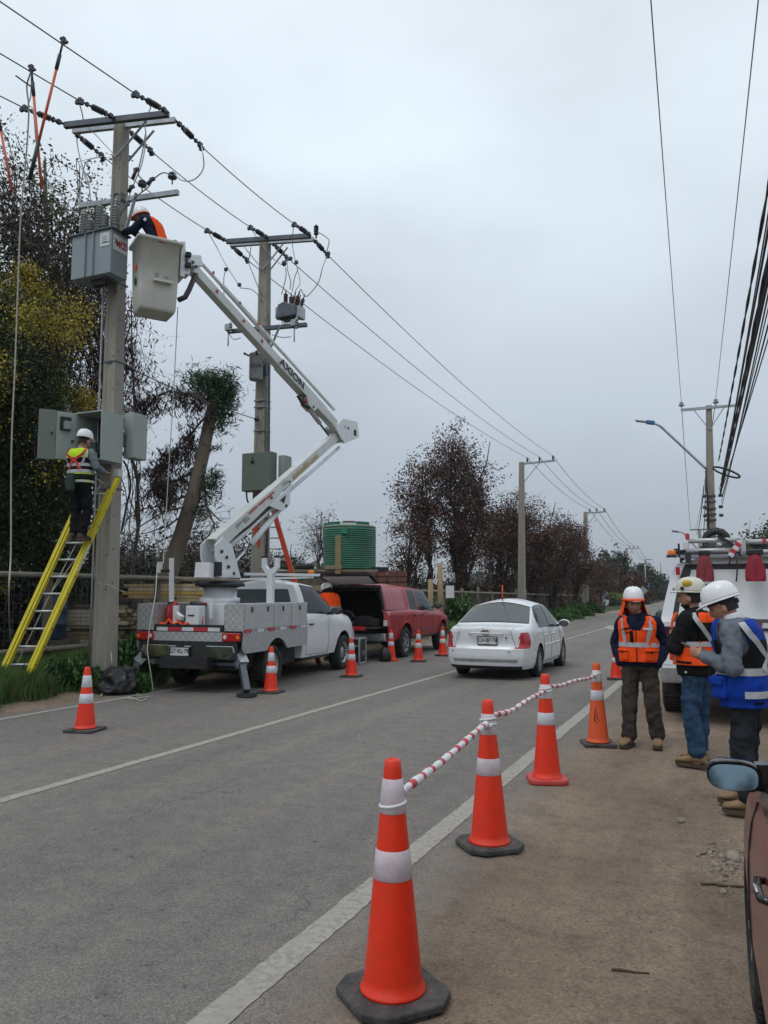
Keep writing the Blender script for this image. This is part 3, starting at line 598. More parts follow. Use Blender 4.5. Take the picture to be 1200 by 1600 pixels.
# grass
def grass(name, n, fn, hmin, hmax, wd, matname, seed):
    g = np.random.default_rng(seed); X, Y = fn(g, n); n = len(X); z = np.array([gh(x, y) for x, y in zip(X, Y)])
    a = g.uniform(0, 2*np.pi, n); h_ = g.uniform(hmin, hmax, n)*(.55+.9*np.clip(np.sin(X*2.1+Y*.7)*np.sin(Y*1.7-X)*.5+.5, 0, 1)); ln = g.uniform(.15, .7, n)*h_
    b = np.stack([np.cos(a), np.sin(a), 0*a], 1); d = g.uniform(0, 2*np.pi, n); l = np.stack([np.cos(d), np.sin(d), 0*d], 1)
    B = np.stack([X, Y, z-.01], 1); M_ = B+l*ln[:,None]*.35+np.array([0,0,1])*h_[:,None]*.6; T = B+l*ln[:,None]+np.array([0,0,1])*h_[:,None]
    P = np.stack([B-b*wd, B+b*wd, M_+b*wd*.7, T, M_-b*wd*.7], 1).reshape(-1, 3); me = bpy.data.meshes.new(name)
    me.vertices.add(5*n); me.vertices.foreach_set('co', P.ravel()); me.loops.add(5*n); me.loops.foreach_set('vertex_index', np.arange(5*n, dtype=np.int32))
    me.polygons.add(n); me.polygons.foreach_set('loop_start', np.arange(0, 5*n, 5, dtype=np.int32)); me.update(calc_edges=True)
    at = me.attributes.new('rnd', 'FLOAT', 'POINT'); at.data.foreach_set('value', np.repeat(g.uniform(0, 1, n), 5).astype(np.float32))
    me.materials.append(MT[matname]); o = bpy.data.objects.new(name, me); COL.objects.link(o); return tag(o, 'green grass growing on the verge', 'grass', kind='stuff')
def f1(g, n):
    Y = g.uniform(5.5, 17, n); e = -9.36+.12*np.sin(Y*1.9)+.08*np.sin(Y*5.1); X = e-np.abs(g.gamma(1.6, .9, n)); k = (X > -15); return X[k], Y[k]
o = grass('grass', 130000, f1, .12, .36, .006, 'leaf_grass', 1); o['label'] = 'lush green grass on the verge round the ladder foot and pole'
def f2(g, n):
    Y = g.uniform(17, 60, n); X = np.array([bend(y) for y in Y])-9.7-np.abs(g.gamma(1.4, .9, n)); return X, Y
o = grass('grass', 45000, f2, .10, .35, .016, 'leaf_grass', 2); o['label'] = 'roadside grass along the wooden fence'
for i, (px, py, D2, w_, hh, l) in enumerate([(882,958,50,1.1,.7,'bright green weeds nearest the white car mirror'), (898,955,56,1.2,.9,'bright green weeds at the foot of the second kerbside pole'), (918,952,64,1.3,.9,'green weeds before the diamond warning sign'), (865,962,46,1.0,.6,'green weeds behind the white car roof')]):
    c = ad(px, py, D2); bush('weed_clump', l, up(c, 0), (w_, w_*1.4, hh), 'leaf_weed', 1800, .2, .07, 120+i, 'roadside weeds by the kerbside poles', 'weeds')
for i, (X, Y, w_, hh, l) in enumerate([(-9.75, 11.3, .5, .62, 'leafy green weeds between the left pole and the lift truck'), (-9.45, 10.55, .34, .34, 'leafy green weeds spilling over the black plastic heap'), (-10.0, 10.9, .4, .5, 'leafy green weeds at the right foot of the left pole'), (-10.6, 12.0, .7, .55, 'leafy green weeds behind the tail of the lift truck'), (-9.85, 9.75, .42, .38, 'leafy green weeds at the left foot of the left pole'), (-9.62, 10.75, .36, .46, 'tall leafy weeds right behind the black plastic heap'), (-9.62, 9.98, .26, .34, 'leafy weeds between the black heap and the left pole'), (-9.02, 10.52, .2, .3, 'small leafy weeds against the right side of the black heap')]):
    bush('weed_clump', l, (X, Y, gh(X, Y)), (w_, w_, hh), 'leaf_weed', 1900, .11, .045, 130+i, 'weeds round the left pole', 'weeds')
c = ad(1180, 850, 23)
tree('green_tree', 'green bushy tree above the roof rack of the white service vehicle', up(c, 0), up(c, c.z+.3), .12, up(c, 2.2), (1.1, 1.2, 1.15), 30, 'leaf_olive', 9000, .11, .055, 140, 'bark_dark', 8, .2)
c = ad(1225, 835, 25); tree('green_tree', 'taller green tree at the right edge behind the service vehicle', up(c, 0), up(c, c.z+.5), .12, up(c, 2.6), (1.2, 1.2, 1.7), 30, 'leaf_olive', 8000, .11, .055, 141, 'bark_dark', 8, .22)
c = ad(1168, 850, 30); tree('bare_tree', 'thin leafless saplings right of the right hand concrete pole', up(c, 0), ad(1172, 812, 30), .03, up(c, 2.6), (1.1, 1, 1.5), 20, None, 0, 0, 0, 142, 'bark', 6, tw=.2, stems=3)
# ================================================================ fences, timber, tank platform
FX = -11.6
def fence(label, x0, y0, y1, ztop, zend, step, picket=0, rails=(0.,), seed=1):
    rr = random.Random(seed); th = thing('wooden_fence', label, 'fence', (x0, y0, gh(x0, y0))); n = int((y1-y0)/step)
    mb = MB(); L = 1.0; me = None
    for k in range(n+1):
        Y = y0+k*step+rr.uniform(-.15,.15); z1 = ztop+(zend-ztop)*(Y-y0)/(y1-y0)+rr.uniform(-.05,.22); X = x0+bend(Y); zb = gh(X, Y)-.05
        MB().tube([(X, Y, zb), (X+rr.uniform(-.02,.02), Y, (zb+z1)/2), (X+rr.uniform(-.03,.03), Y, z1)], [.085,.08,.07], 8).build('post', MT['timber_old'], th, wld=True)
    for j, dz in enumerate(rails):
        for k in range(n):
            Y = y0+k*step; z1 = ztop+(zend-ztop)*(k*step)/(y1-y0)+dz; z2 = ztop+(zend-ztop)*((k+1)*step)/(y1-y0)+dz
            MB().tube([(x0+bend(Y)+.09, Y-.1, z1), (x0+bend(Y+step)+.09, Y+step+.1, z2+rr.uniform(-.02,.02))], [.055,.05], 8).build('rail', MT['rail_grey'], th, wld=True)
    if picket:
        Y = y0
        base = MB().box((0,0,.5), (.035,.13,1)).build('picket', MT['timber_old'], th); first = True
        while Y < y1:
            z1 = ztop+(zend-ztop)*(Y-y0)/(y1-y0)+rr.uniform(-.18,.05); X = x0+bend(Y)-.06; zb = gh(X, Y)
            o = base if first else base.copy()
            if not first: COL.objects.link(o)
            first = False; o.location = (X-x0, Y-y0, zb-gh(x0, y0)); o.scale = (1, rr.uniform(.7,1.4), z1-zb); o.rotation_euler = (rr.uniform(-.03,.03), 0, 0); Y += picket*rr.uniform(.8, 1.3)
    else:
        mb = MB()
        for k in range(9): mb.beam((x0+.02, y0, .5+k*.16), (x0+.02, y1, .5+k*.16), .004, .004)
        Y = y0
        while Y < y1: mb.beam((x0+.02, Y, .35), (x0+.02, Y, 1.9), .004, .004, (1,0,0)); Y += .16
        o = mb.build('wire_mesh', MT['galvanised_dark'], th, wld=True); o['kind'] = 'stuff'
    return th
fence('log rail fence with wire mesh behind the left pole and ladder', FX, 6.2, 19, 1.97, 1.95, 1.6, rails=(0, -1.35), seed=2)
fence('old picket fence running behind the white car to the far poles', -11.6, 28, 72, 1.86, 1.45, 2.6, picket=.42, rails=(-.12,), seed=3)
def stack(label, c, ang, L, layers, wide, mats, seed, wd=.16, ht=.085):
    rr = random.Random(seed); th = thing('timber_stack', label, 'timber', c, ang); bs = [MB().box((0,0,0), (L, wd*.94, ht*.88)).build('plank', MT[q], th) for q in mats]; used = set()
    for k in range(layers):
        for j in range(wide):
            q = rr.randrange(len(bs)); o = bs[q]
            if q in used: o = bs[q].copy(); COL.objects.link(o)
            used.add(q); o.location = (rr.uniform(-.18,.18)*L*.4, (j-wide/2)*wd, ht*(k+.6)+.1+(k//6)*.05); o.rotation_euler = (0, 0, rr.uniform(-.02,.02)); o.scale = (rr.uniform(.8,1), 1, 1)
    return th
c = ad(275, 930, 18.5); stack('stack of pale and yellow sawn planks behind the fence left of the lift', up(c, .2), R(18), 2.2, 17, 4, ['timber_fresh', 'timber_pale', 'timber_yellow'], 1)
c = ad(128, 930, 17.5); stack('stack of pale planks behind the yellow ladder', up(c, .2), R(24), 2.1, 12, 4, ['timber_pale', 'timber_old', 'timber'], 2)
c = ad(20, 940, 17.2); stack('low dark plank stack at the left edge behind the ladder foot', up(c, .2), R(20), 1.8, 13, 3, ['timber_pale', 'timber_old', 'timber'], 3)
c = ad(205, 950, 18.2); stack('grey and pale timber pile showing right of the left pole', up(c, .2), R(-14), 1.4, 13, 3, ['timber_pale', 'timber_old', 'timber'], 4)
c = ad(395, 960, 27); stack('timber pile behind the lift truck cab', up(c, .1), R(20), 3, 16, 3, ['timber_old', 'rust', 'timber'], 5)
# blue drum
c = ad(82, 945, 16.6); th = thing('blue_barrel', 'blue plastic barrel behind the fence seen through the yellow ladder', 'barrel', up(c, .7)); mb = MB()
mb.lathe([(.25,0),(.29,.05),(.29,.28),(.31,.3),(.29,.33),(.29,.6),(.31,.62),(.29,.65),(.29,.88),(.25,.92),(.05,.93)], n=20); mb.build('barrel_body', mk('barrel_blue', (.03,.06,.12), .5), th)
MB().lathe([(.27,.90),(.30,.92),(.30,.95),(.27,.96)], n=20).build('rim', MT['steel_dark'], th)
c2 = up(c, 0); MB().box((0,0,-.25), (.8,.8,.45)).build('wooden_stand', MT['timber_old'], th)
# green ribbed tank
c = ad(546, 890, 27.5); z0 = ad(546, 891, 27.5).z; th = thing('water_tank', 'ribbed green plastic water tank standing on a timber platform', 'tank', up(c, z0))
pr = []; r_ = .91; H_ = 1.47
pr.append((r_-.02, 0))
for k in range(19):
    z = .04+k*(H_-.08)/19; pr += [(r_, z), (r_+.018, z+.016), (r_+.018, z+.034), (r_, z+.05)]
pr += [(r_, H_), (r_-.03, H_+.03)]
MB().lathe(pr, n=48).build('tank_wall', MT['tank_green'], th)
MB().lathe([(r_+.01, H_-.01), (r_+.02, H_+.03), (r_-.05, H_+.07), (.4, H_+.16), (.26, H_+.17)], n=40).build('tank_roof', MT['tank_top'], th)
MB().lathe([(.26, H_+.16), (.26, H_+.22), (.22, H_+.24)], n=24).build('lid', MT['rust'], th)
for dx, dz in ((.0,.0),): MB().box((.25, -r_-.005, H_-.16), (.24, .05, .2)).build('patch', mk('tank_patch', (.02,.22,.13), .5), th)
for a in (200, 255, 330): MB().box((math.cos(R(a))*(r_-.1), math.sin(R(a))*(r_-.1), H_+.1), (.5, .06, .14), Matrix.Rotation(R(a+90), 3, 'Z')).build('lifting_lug', MT['tank_green'], th)
th = thing('timber_platform', 'weathered timber platform carrying the green water tank', 'platform', up(c, 0)); mb = MB()
ri = V((math.cos(YAW), math.sin(YAW), 0)); fo = V((-math.sin(YAW), math.cos(YAW), 0)); o_ = up(c, 0)
for k in range(7): MB().beam(o_-ri*2.6+fo*(-1.1+k*.36)+V((0,0,z0-.05)), o_+ri*1.0+fo*(-1.1+k*.36)+V((0,0,z0-.05)), .3, .08).build('plank', MT['timber'] if k else MT['rail_grey'], th, wld=True)
for k, (zz_, q) in enumerate(((z0-.2,'rust'), (z0-.42,'timber_old'), (z0-.62,'timber'))): MB().beam(o_-ri*2.6-fo*1.2+V((0,0,zz_)), o_+ri*1.0-fo*1.2+V((0,0,zz_)), .08, .17).build('beam', MT[q], th, wld=True)
for dx in (-2.4, -.8, .8):
    for dy in (-1.0, .9): MB().beam(o_+ri*dx+fo*dy, o_+ri*dx+fo*dy+V((0,0,z0-.1)), .16, .16, ri).build('leg', MT['timber_old'], th, wld=True)
MB().beam(o_-ri*.33-fo*1.28+V((0,0,z0-.15)), o_-ri*.33-fo*1.28+V((0,0,z0+1.12)), .18, .06, ri).build('upright_board', MT['timber'], th, wld=True)
MB().beam(o_-ri*.75-fo*1.28+V((0,0,z0+.06)), o_-ri*.2-fo*1.28+V((0,0,z0+.06)), .10, .12).build('block', MT['timber'], th, wld=True)
c = ad(605, 905, 26.5); th = thing('brick_pallet', 'pallet of dark red bricks right of the green tank', 'bricks', up(c, 1.5), YAW); rr = random.Random(8)
MB().box((0,0,.25), (1.35,.9,.10)).build('pallet', MT['timber_old'], th)
b0 = MB().box((0,0,0), (.30,.2,.15)).build('brick', MT['brick_red'], th); first = True
for z in (.40, .58, .76):
    for x in range(4):
        for y in range(3):
            o = b0 if first else b0.copy()
            if not first: COL.objects.link(o)
            first = False; o.location = ((x-1.5)*.33, (y-1)*.26, z-.0+ (.02 if y else 0)); o.rotation_euler = (0,0,rr.uniform(-.05,.05))
for s_ in (-1, 1): MB().box((s_*.55,0,-.65), (.12,.8,1.7)).build('trestle', MT['timber_old'], th)
MB().box((-.25,0,.94), (.6,.4,.12)).build('cover_sheet', MT['black_bag'], th)
c = ad(475, 884, 27); th = tag(MB().tube([up(c, z0+.02)+ri*(.25*math.cos(a/10*6.283))+fo*(.25*math.sin(a/10*6.283))+V((0,0,.08)) for a in range(11)], .09, 8).build('old_tyre', MT['rubber']), 'black tyre lying on the timber platform left of the tank', 'tyre')
# tall fence posts and white notice near the red pickup nose
for px, y1_, l in ((688, 880, 'tall round timber post right of the red pickup'), (673, 905, 'shorter timber post above the red pickup bonnet')):
    c = ad(px, 950, 29.5); zt = ad(px, y1_, 29.5).z; tag(MB().tube([up(c, -.05), up(c, zt*.5), up(c, zt)], [.11,.105,.1], 10).build('timber_post', MT['timber']), l, 'post')
c = ad(703, 925, 29); tag(MB().box(up(c, 1.68), (.3,.02,.45), Matrix.Rotation(YAW, 3, 'Z')).build('notice_board', MT['decal_white']), 'small pale notice board on the fence by the red pickup', 'notice')
for i, (px, D2, w_, hh, lm) in enumerate([(650,40,1.6,2.2,'leaf_dark'),(675,38,1.5,1.6,'leaf_weed'),(705,36,1.5,1.5,'leaf_weed'),(690,47,2.0,2.4,'leaf_brown'),(735,44,1.8,1.9,'leaf_dark'),(765,50,2.2,2.4,'leaf_brown'),(800,56,2.4,2.6,'leaf_dark'),(835,60,2.6,2.6,'leaf_brown'),(868,66,2.6,2.6,'leaf_dark'),(895,74,2.8,2.6,'leaf_brown'),(610,46,2.4,2.6,'leaf_dark'),(575,48,2.2,2.4,'leaf_dark'),(540,50,2.4,2.4,'leaf_brown')]):
    c = ad(px, 940, D2); bush('undergrowth', ('low green' if lm == 'leaf_weed' else 'brown' if lm == 'leaf_brown' else 'dark')+' undergrowth '+['left of the brown trees', 'behind the tall timber post', 'behind the notice board', 'under the tallest brown tree', 'behind the white car roof', 'under the second brown tree', 'left of the kerbside pole foot', 'right of the kerbside pole foot', 'beneath the round brown tree', 'beside the second kerbside pole', 'behind the brick pallet', 'behind the tank platform', 'behind the raised hatch'][i], up(c, 0), (w_, w_*.7, hh), lm, 2600, .2, .10, 160+i, 'undergrowth behind the fence')
# ================================================================ power poles
def pole(label, base, top, w0, d0, w1, d1, steps=True, recess=True):
    base = V(base); top = V(top); th = thing('utility_pole', label, 'utility pole', base); mb = MB()
    def ringat(t_, k=0): # H-like section with a shallow recess on the faces square to the road
        c = base.lerp(top, t_); a = (w0+(w1-w0)*t_)/2; b = (d0+(d1-d0)*t_)/2; q = .022 if recess else 0; m_ = a*.45
        return [c+V(p) for p in ((-a,-b,0),(-m_-.01,-b,0),(-m_,-b+q,0),(m_,-b+q,0),(m_+.01,-b,0),(a,-b,0),(a,b,0),(m_+.01,b,0),(m_,b-q,0),(-m_,b-q,0),(-m_-.01,b,0),(-a,b,0))]
    mb.loft([ringat(t_) for t_ in (-.02,.1,.3,.5,.7,.9,.995)], 0, False); o = mb.build('shaft', MT['concrete'], th, wld=True, bevel=.008, bseg=1)
    if steps:
        hb = MB()
        for k in range(14):
            t_ = .15+k*.058; c = base.lerp(top, t_); a = (w0+(w1-w0)*t_)/2; b = (d0+(d1-d0)*t_)/2
            hb.cyl(c+V((a*.70,-b-.001,0)), c+V((a*.70,-b-.006,0)), .013, n=8); hb.cyl(c+V((a+.001,-b*.3,.1)), c+V((a+.006,-b*.3,.1)), .013, n=8)
        hb.build('bolt_hole', MT['cabinet_dark'], th, wld=True)['kind'] = 'stuff'
    return th
def shed(mb, p, d, n=5, L=.3, r=.045, mi=0): # ribbed insulator body
    p = V(p); d = V(d).normalized()
    for k in range(n): mb.cyl(p+d*(L*k/n), p+d*(L*(k+.55)/n), r, r*.8, 12, mi); mb.cyl(p+d*(L*(k+.55)/n), p+d*(L*(k+1)/n), r*.45, n=8, mi=mi)
P1 = V((-9.6, 10.34, 0)); T1 = V((-9.6, 10.30, 10.02)); PB1 = V((-9.6, 10.34, .24))
pole1 = pole('nearest concrete power pole, left behind the yellow ladder', PB1, T1, .33, .28, .2, .19)
A1l = gz(108, 199, 9.92); A1r = gz(269, 181, 9.92); d1 = (A1r-A1l).normalized(); n1 = V((-d1.y, d1.x, 0))
MB().beam(A1l-n1*.135+V((0,0,-.05)), A1r-n1*.135+V((0,0,-.05)), .08, .10).build('crossarm', MT['galvanised_dark'], pole1, wld=True)
MB().beam(A1l+n1*.125+V((0,0,.0)), A1r+n1*.125+V((0,0,.0)), .07, .09).build('crossarm', MT['galvanised'], pole1, wld=True)
for s_ in (-.55, .55):
    for o_ in (-.15, .14): MB().beam(T1+V((0,0,-.75))+n1*o_, T1+d1*s_+V((0,0,-.14))+n1*o_, .045, .015, n1).build('brace', MT['galvanised'], pole1, wld=True)
L1l = gz(116, 316, 8.55); L1r = gz(272, 294, 8.55); e1 = (L1r-L1l).normalized()
MB().beam(L1l+V((0,-.0,0)), L1r, .07, .085, off=(.15, 0)).build('lower_crossarm', MT['galvanised'], pole1, wld=True)
MB().beam(P1+V((.15,-.13,7.55)), L1r.lerp(L1l, .33)+V((0,-.1,-.05)), .05, .03).build('brace', MT['galvanised'], pole1, wld=True)
for zz_ in (8.62, 8.5, 7.0, 5.6, 3.4): MB().box((P1.x, P1.y-.012, zz_), (.33-.012*zz_+.02, .29-.01*zz_+.03, .03)).build('band', MT['galvanised_dark'], pole1, wld=True)
cd_ = MB().tube([(P1.x-.16, P1.y-.17, z) for z in (.2,2,4,6,7.5)], .018, 6).build('conduit', MT['galvanised'], pole1, wld=True)
# post insulators on the lower arm
def pin_ins(px, py, name, pr=None):
    c = gz(px, py, 8.60); mb = MB(); mb.cyl(c, c+V((0,0,.14)), .012, n=6)
    mb.lathe([(.03,.1),(.075,.11),(.08,.135),(.05,.15),(.07,.165),(.07,.185),(.03,.22)], c, 14); mb.build(name, [MT['insulator_dark']], pole1, wld=True); return c+V((0,0,.22))
I1 = pin_ins(222, 300, 'pin_insulator'); I2 = pin_ins(269, 288, 'pin_insulator')
# transformer tank
tc0 = ay(172, 425, 9.72); tz0, tz1 = tc0.z, ay(172, 357, 9.72).z; tx1 = tc0.x; tx0 = ay(112, 400, 9.72).x; ty = 9.72
tr = thing('transformer', 'grey box transformer with six ribbed bushings on the nearest pole', 'transformer', (tx1, ty, tz0))
W_, H_ = tx1-tx0, tz1-tz0; D_ = .40
MB().box((-W_/2, D_/2, H_/2), (W_, D_, H_)).build('tank', MT['transformer_grey'], tr, bevel=.008)
MB().box((-W_/2, D_/2, H_+.012), (W_+.07, D_+.07, .024)).build('lid', MT['galvanised_dark'], tr)
for x in (-W_*.63, -W_*.43): MB().box((x, -.017, H_/2), (.016, .034, H_*.98)).build('cooling_fin', MT['transformer_grey'], tr)
MB().box((-W_*.16, -.004, H_*.78), (.20, .006, .24)).build('rating_plate', MT['decal_white'], tr)
MB().box((.004, .22, H_*.73), (.006, .34, .27)).build('maker_label', MT['decal_white'], tr)
text_mb('maker_lettering', 'MCD', .16, MT['decal_red'], tr, frame((.009, .25, H_*.72), (0,1,0), (0,0,1)), bold=.006, sx=.8)
text_mb('arrow_mark', '>', .20, MT['decal_black'], tr, frame((.009, .10, H_*.74), (0,1,0), (0,0,1)), bold=.003, sx=.6)
for i in range(4): MB().box((-W_*.16, -.008, H_*.84-i*.03), (.11, .002, .006)).build('plate_print', MT['decal_black'], tr)
MB().box((-W_*.16+.02, -.008, H_*.70), (.16, .002, .012)).build('plate_print', MT['decal_black'], tr)
MB().box((-W_*.45, D_*.5, -.05), (.3, .12, .1)).build('drain_valve', MT['steel_dark'], tr)
MB().box((-.22, D_*.6, -.015), (.12, D_*.7, .05)).build('mounting_channel', MT['galvanised_dark'], tr); MB().box((-.16, D_+.04, H_*.8), (.1, .12, .1)).build('mounting_bracket', MT['galvanised_dark'], tr)
for i, (x, y, h_) in enumerate([(-W_*.82, .10, .44), (-W_*.45, .12, .52), (-W_*.08, .16, .58), (-W_*.62, .05, .27), (-W_*.25, .06, .31), (-.0, .07, .42)]):
    mb = MB(); z = H_+.02; pr = [(.04, 0), (.05, .03), (.035, .05)]; n_ = int(h_/.055)
    for k in range(n_): zz_ = .06+k*(h_-.08)/n_; pr += [(.04, zz_), (.077-.012*k/n_, zz_+.014), (.077-.012*k/n_, zz_+.024), (.04, zz_+.036)]
    pr += [(.03, h_-.02), (.022, h_)]; mb.lathe(pr, (x, y, z), 16); mb.cyl((x, y, z+h_), (x, y, z+h_+.06), .012, n=6); mb.build('bushing', MT['insulator_grey'], tr)
# ---- wires with strain insulators
def sagw(a, b, s, n=24): a = V(a); b = V(b); return [a.lerp(b, i/n)-V((0,0,4*s*(i/n)*(1-i/n))) for i in range(n+1)]
def strain(th, a, towards):   # deadend string from the arm out to the wire: link, body, clamp; returns wire start
    a = V(a); d = (V(towards)-a).normalized(); d = (d+V((0,0,-.10))).normalized(); mb = MB()
    mb.cyl(a, a+d*.24, .022, n=6); mb.box(a+d*.10, (.07,.07,.07)); mb.box(a+d*.2, (.05,.05,.08)); shed(mb, a+d*.26, d, 5, .22, .058); mb.cyl(a+d*.48, a+d*.62, .018, n=6)
    mb.box(a+d*.56, (.05,.05,.06)); mb.box(a+d*.68, (.06,.09,.09)); mb.box(a+d*.73+V((0,0,-.04)), (.09,.05,.06)); mb.build('strain_insulator', MT['insulator_dark'], th, wld=True)
    return a+d*.72
T2 = gz(417, 370, 9.92); T2 = V((-9.6, T2.y, 9.92)); PB2 = V((-9.6, T2.y, .15))
A2l = gz(357, 379, 9.78); A2r = gz(488, 370, 9.78); d2 = (A2r-A2l).normalized(); n2 = V((-d2.y, d2.x, 0))
T3b = ax(814, 950, -10.9); D3 = -T3b.x*math.sin(YAW)+T3b.y*math.cos(YAW)
T3 = ad(815, 721, D3); A3 = [ad(824, 719, D3), ad(843, 718, D3), ad(864, 716, D3)]
D4 = 64; T4 = ad(915, 799, D4); A4 = [ad(921, 798, D4), ad(932, 797, D4), ad(944, 797, D4)]
D5 = 118; T5 = ad(979, 856, D5); A5 = [ad(983, 855, D5), ad(990, 855, D5), ad(997, 855, D5)]
D6 = 190; A6 = [ad(1010, 874, D6), ad(1014, 874, D6), ad(1018, 874, D6)]
left = [gz(0, 145, 9.98), gz(0, 78, 9.98), gz(5, 0, 9.98)]; m1 = [A1l, A1l.lerp(A1r, .5), A1r]; m2 = [A2l, A2l.lerp(A2r, .5), A2r]
wn = ['lowest of the three left power lines', 'middle of the three left power lines', 'highest of the three left power lines, nearest the road']
WIRE = []
for k in range(3):
    th = thing('power_line', wn[k]+', strung over both concrete poles', 'power line', m1[k], 0, 'left power lines'); off = V((0,0,.02))
    far = left[k]+(left[k]-m1[k]).normalized()*45
    s0 = strain(th, m1[k]-n1*.15+V((0,0,-.03)), far); MB().tube([s0, s0.lerp(far, .5), far], .011, 5).build('conductor', MT['wire'], th, wld=True)
    s1 = strain(th, m1[k]+n1*.14, m2[k]); e1_ = strain(th, m2[k]-n2*.15+V((0,0,-.03)), m1[k]); MB().tube(sagw(s1, e1_, .05, 12), .010, 5).build('conductor', MT['wire'], th, wld=True)
    s2 = strain(th, m2[k]+n2*.14, A3[k]); MB().tube(sagw(s2, A3[k]+V((0,0,.15)), .35), .011, 5).build('conductor', MT['wire'], th, wld=True)
    MB().tube(sagw(A3[k]+V((0,0,.15)), A4[k]+V((0,0,.15)), .4), .016, 5).build('conductor', MT['wire'], th, wld=True)
    MB().tube(sagw(A4[k]+V((0,0,.15)), A5[k]+V((0,0,.15)), .8), .024, 4).build('conductor', MT['wire'], th, wld=True)
    MB().tube(sagw(A5[k]+V((0,0,.15)), A6[k], .9), .03, 4).build('conductor', MT['wire'], th, wld=True)
    WIRE.append((s0, s1, e1_, s2))
def crv(pts, n=6):   # Catmull-Rom through the points
    pts = [V(p) for p in pts]; P = [pts[0]*2-pts[1]]+pts+[pts[-1]*2-pts[-2]]; o = []
    for i in range(1, len(P)-2):
        for k in range(n):
            t_ = k/n; o.append(.5*((2*P[i])+(P[i+1]-P[i-1])*t_+(2*P[i-1]-5*P[i]+4*P[i+1]-P[i+2])*t_*t_+(3*P[i]-3*P[i+1]+P[i+2]-P[i-1])*t_**3))
    return o+[pts[-1]]
def jumper(parent, pix, Yp, r_=.011, name='jumper_wire', mt='wire_pale', ends=(None, None)):
    P = [ay(x, y, Yp+ (dy[0] if dy else 0)) for x, y, *dy in pix]
    if ends[0] is not None: P[0] = ends[0]
    if ends[1] is not None: P[-1] = ends[1]
    return MB().tube(crv(P), r_, 5).build(name, MT[mt], parent, wld=True)
Y1 = 10.2
jumper(tr, [(152,172),(130,190),(120,215),(127,255),(138,285),(142,320)], Y1, ends=(WIRE[1][0], None))
jumper(tr, [(152,235),(136,252),(128,280),(124,318),(122,330)], Y1, ends=(WIRE[0][1], None))
jumper(tr, [(233,152),(235,165),(226,188),(228,215),(222,255),(208,290),(196,322)], Y1, ends=(WIRE[2][0], None))
jumper(tr, [(300,205),(316,235),(318,262),(304,280),(285,282),(270,275)], Y1, ends=(WIRE[2][1], I2))
jumper(tr, [(270,275),(255,270),(240,280),(232,292),(222,300)], Y1-.1, mt='wire')
jumper(tr, [(228,205),(222,240),(216,270),(222,292)], Y1, mt='wire', ends=(None, I1))
jumper(tr, [(222,300),(210,310),(200,320),(190,332),(186,345)], 9.95, mt='wire')
jumper(tr, [(176,325),(178,310),(182,302),(192,310),(200,318)], 9.9, .008, mt='cable_black')
jumper(tr, [(128,255),(132,275),(140,298),(136,318),(142,335)], Y1-.2, .009)
for a_, b_ in (((213,265),(207,280)), ((206,292),(200,300)), ((238,280),(230,288))):
    p_, q_ = ay(*a_, Y1-.1), ay(*b_, Y1-.1); mb = MB(); mb.cyl(p_, q_, .03, n=8); mb.box(p_, (.09,.05,.05)); mb.build('wire_clamp', MT['steel_dark'], tr, wld=True)
# ---- grounding hot sticks hanging from the wires
def hotstick(label, top, bot, c1, split, seed=0):
    th = thing('grounding_stick', label, 'grounding stick', top); top = V(top); bot = V(bot); d = (bot-top).normalized(); mb = MB()
    mb.box(top, (.06,.05,.09)); mb.box(top+V((.03,0,-.05)), (.12,.035,.03)); mb.box(top+V((-.03,0,.03)), (.05,.05,.03)); mb.cyl(top, top+d*.30, .018, n=6); mb.cyl(top+d*.22, top+d*.45, .028, n=8); mb.build('line_clamp', MT['steel_dark'], th, wld=True)
    L = (bot-top).length; MB().cyl(top+d*.4, top+d*(L*split), .021, n=8).build('stick', MT['stick_orange'], th, wld=True)
    if split < .99: MB().cyl(top+d*(L*split), bot, .03, n=8).build('handle', MT['black_plastic'], th, wld=True)
    return th
def onwire(k, px, py): return gz(px, py, 9.98)
hotstick('longer red grounding stick with black handle crossing the others, clamped to the highest line', onwire(2, 99, 63), ay(46, 281, 8.3), 0, .73)
hotstick('orange grounding stick clamped to the middle line with a double clamp', onwire(1, 49, 106), ay(65, 295, 8.8), 0, 1)
hotstick('orange grounding stick hanging at the very left edge of the photo', gz(-6, 165, 9.7), ay(19, 300, 8.9), 0, 1)
th = thing('grounding_cable', 'pale grounding cable looping down from the middle line clamp through the wattle', 'cable', onwire(1, 49, 110))
MB().tube(crv([onwire(1,49,110), ay(42,135,8.7), ay(45,170,8.8), ay(42,230,8.9), ay(33,330,9.0), ay(29,420,9.0), ay(24,560,9.0), ay(18,700,9.0), ay(17,860,9.0), ay(14,940,9.0), gz(20,1040,.2), gz(28,1078,.15)], 8), .013, 5).build('cable', MT['rope'], th, wld=True)
th = thing('grounding_cable', 'thin pale cable hanging from the double clamp beside the orange stick', 'cable', onwire(1, 49, 115))
MB().tube(crv([onwire(1,49,115), ay(48,150,8.9), ay(44,165,9), ay(52,175,9), ay(60,250,9.3), ay(80,290,9.6), ay(95,305,9.9), ay(115,330,10)], 6), .009, 5).build('cable', MT['wire_pale'], th, wld=True)
MB().cyl(onwire(1,33,113)+V((0,-.1,-.12)), onwire(1,62,134)+V((0,-.1,-.12)), .012, n=6).build('clamp_bar', MT['steel_dark'], th, wld=True)
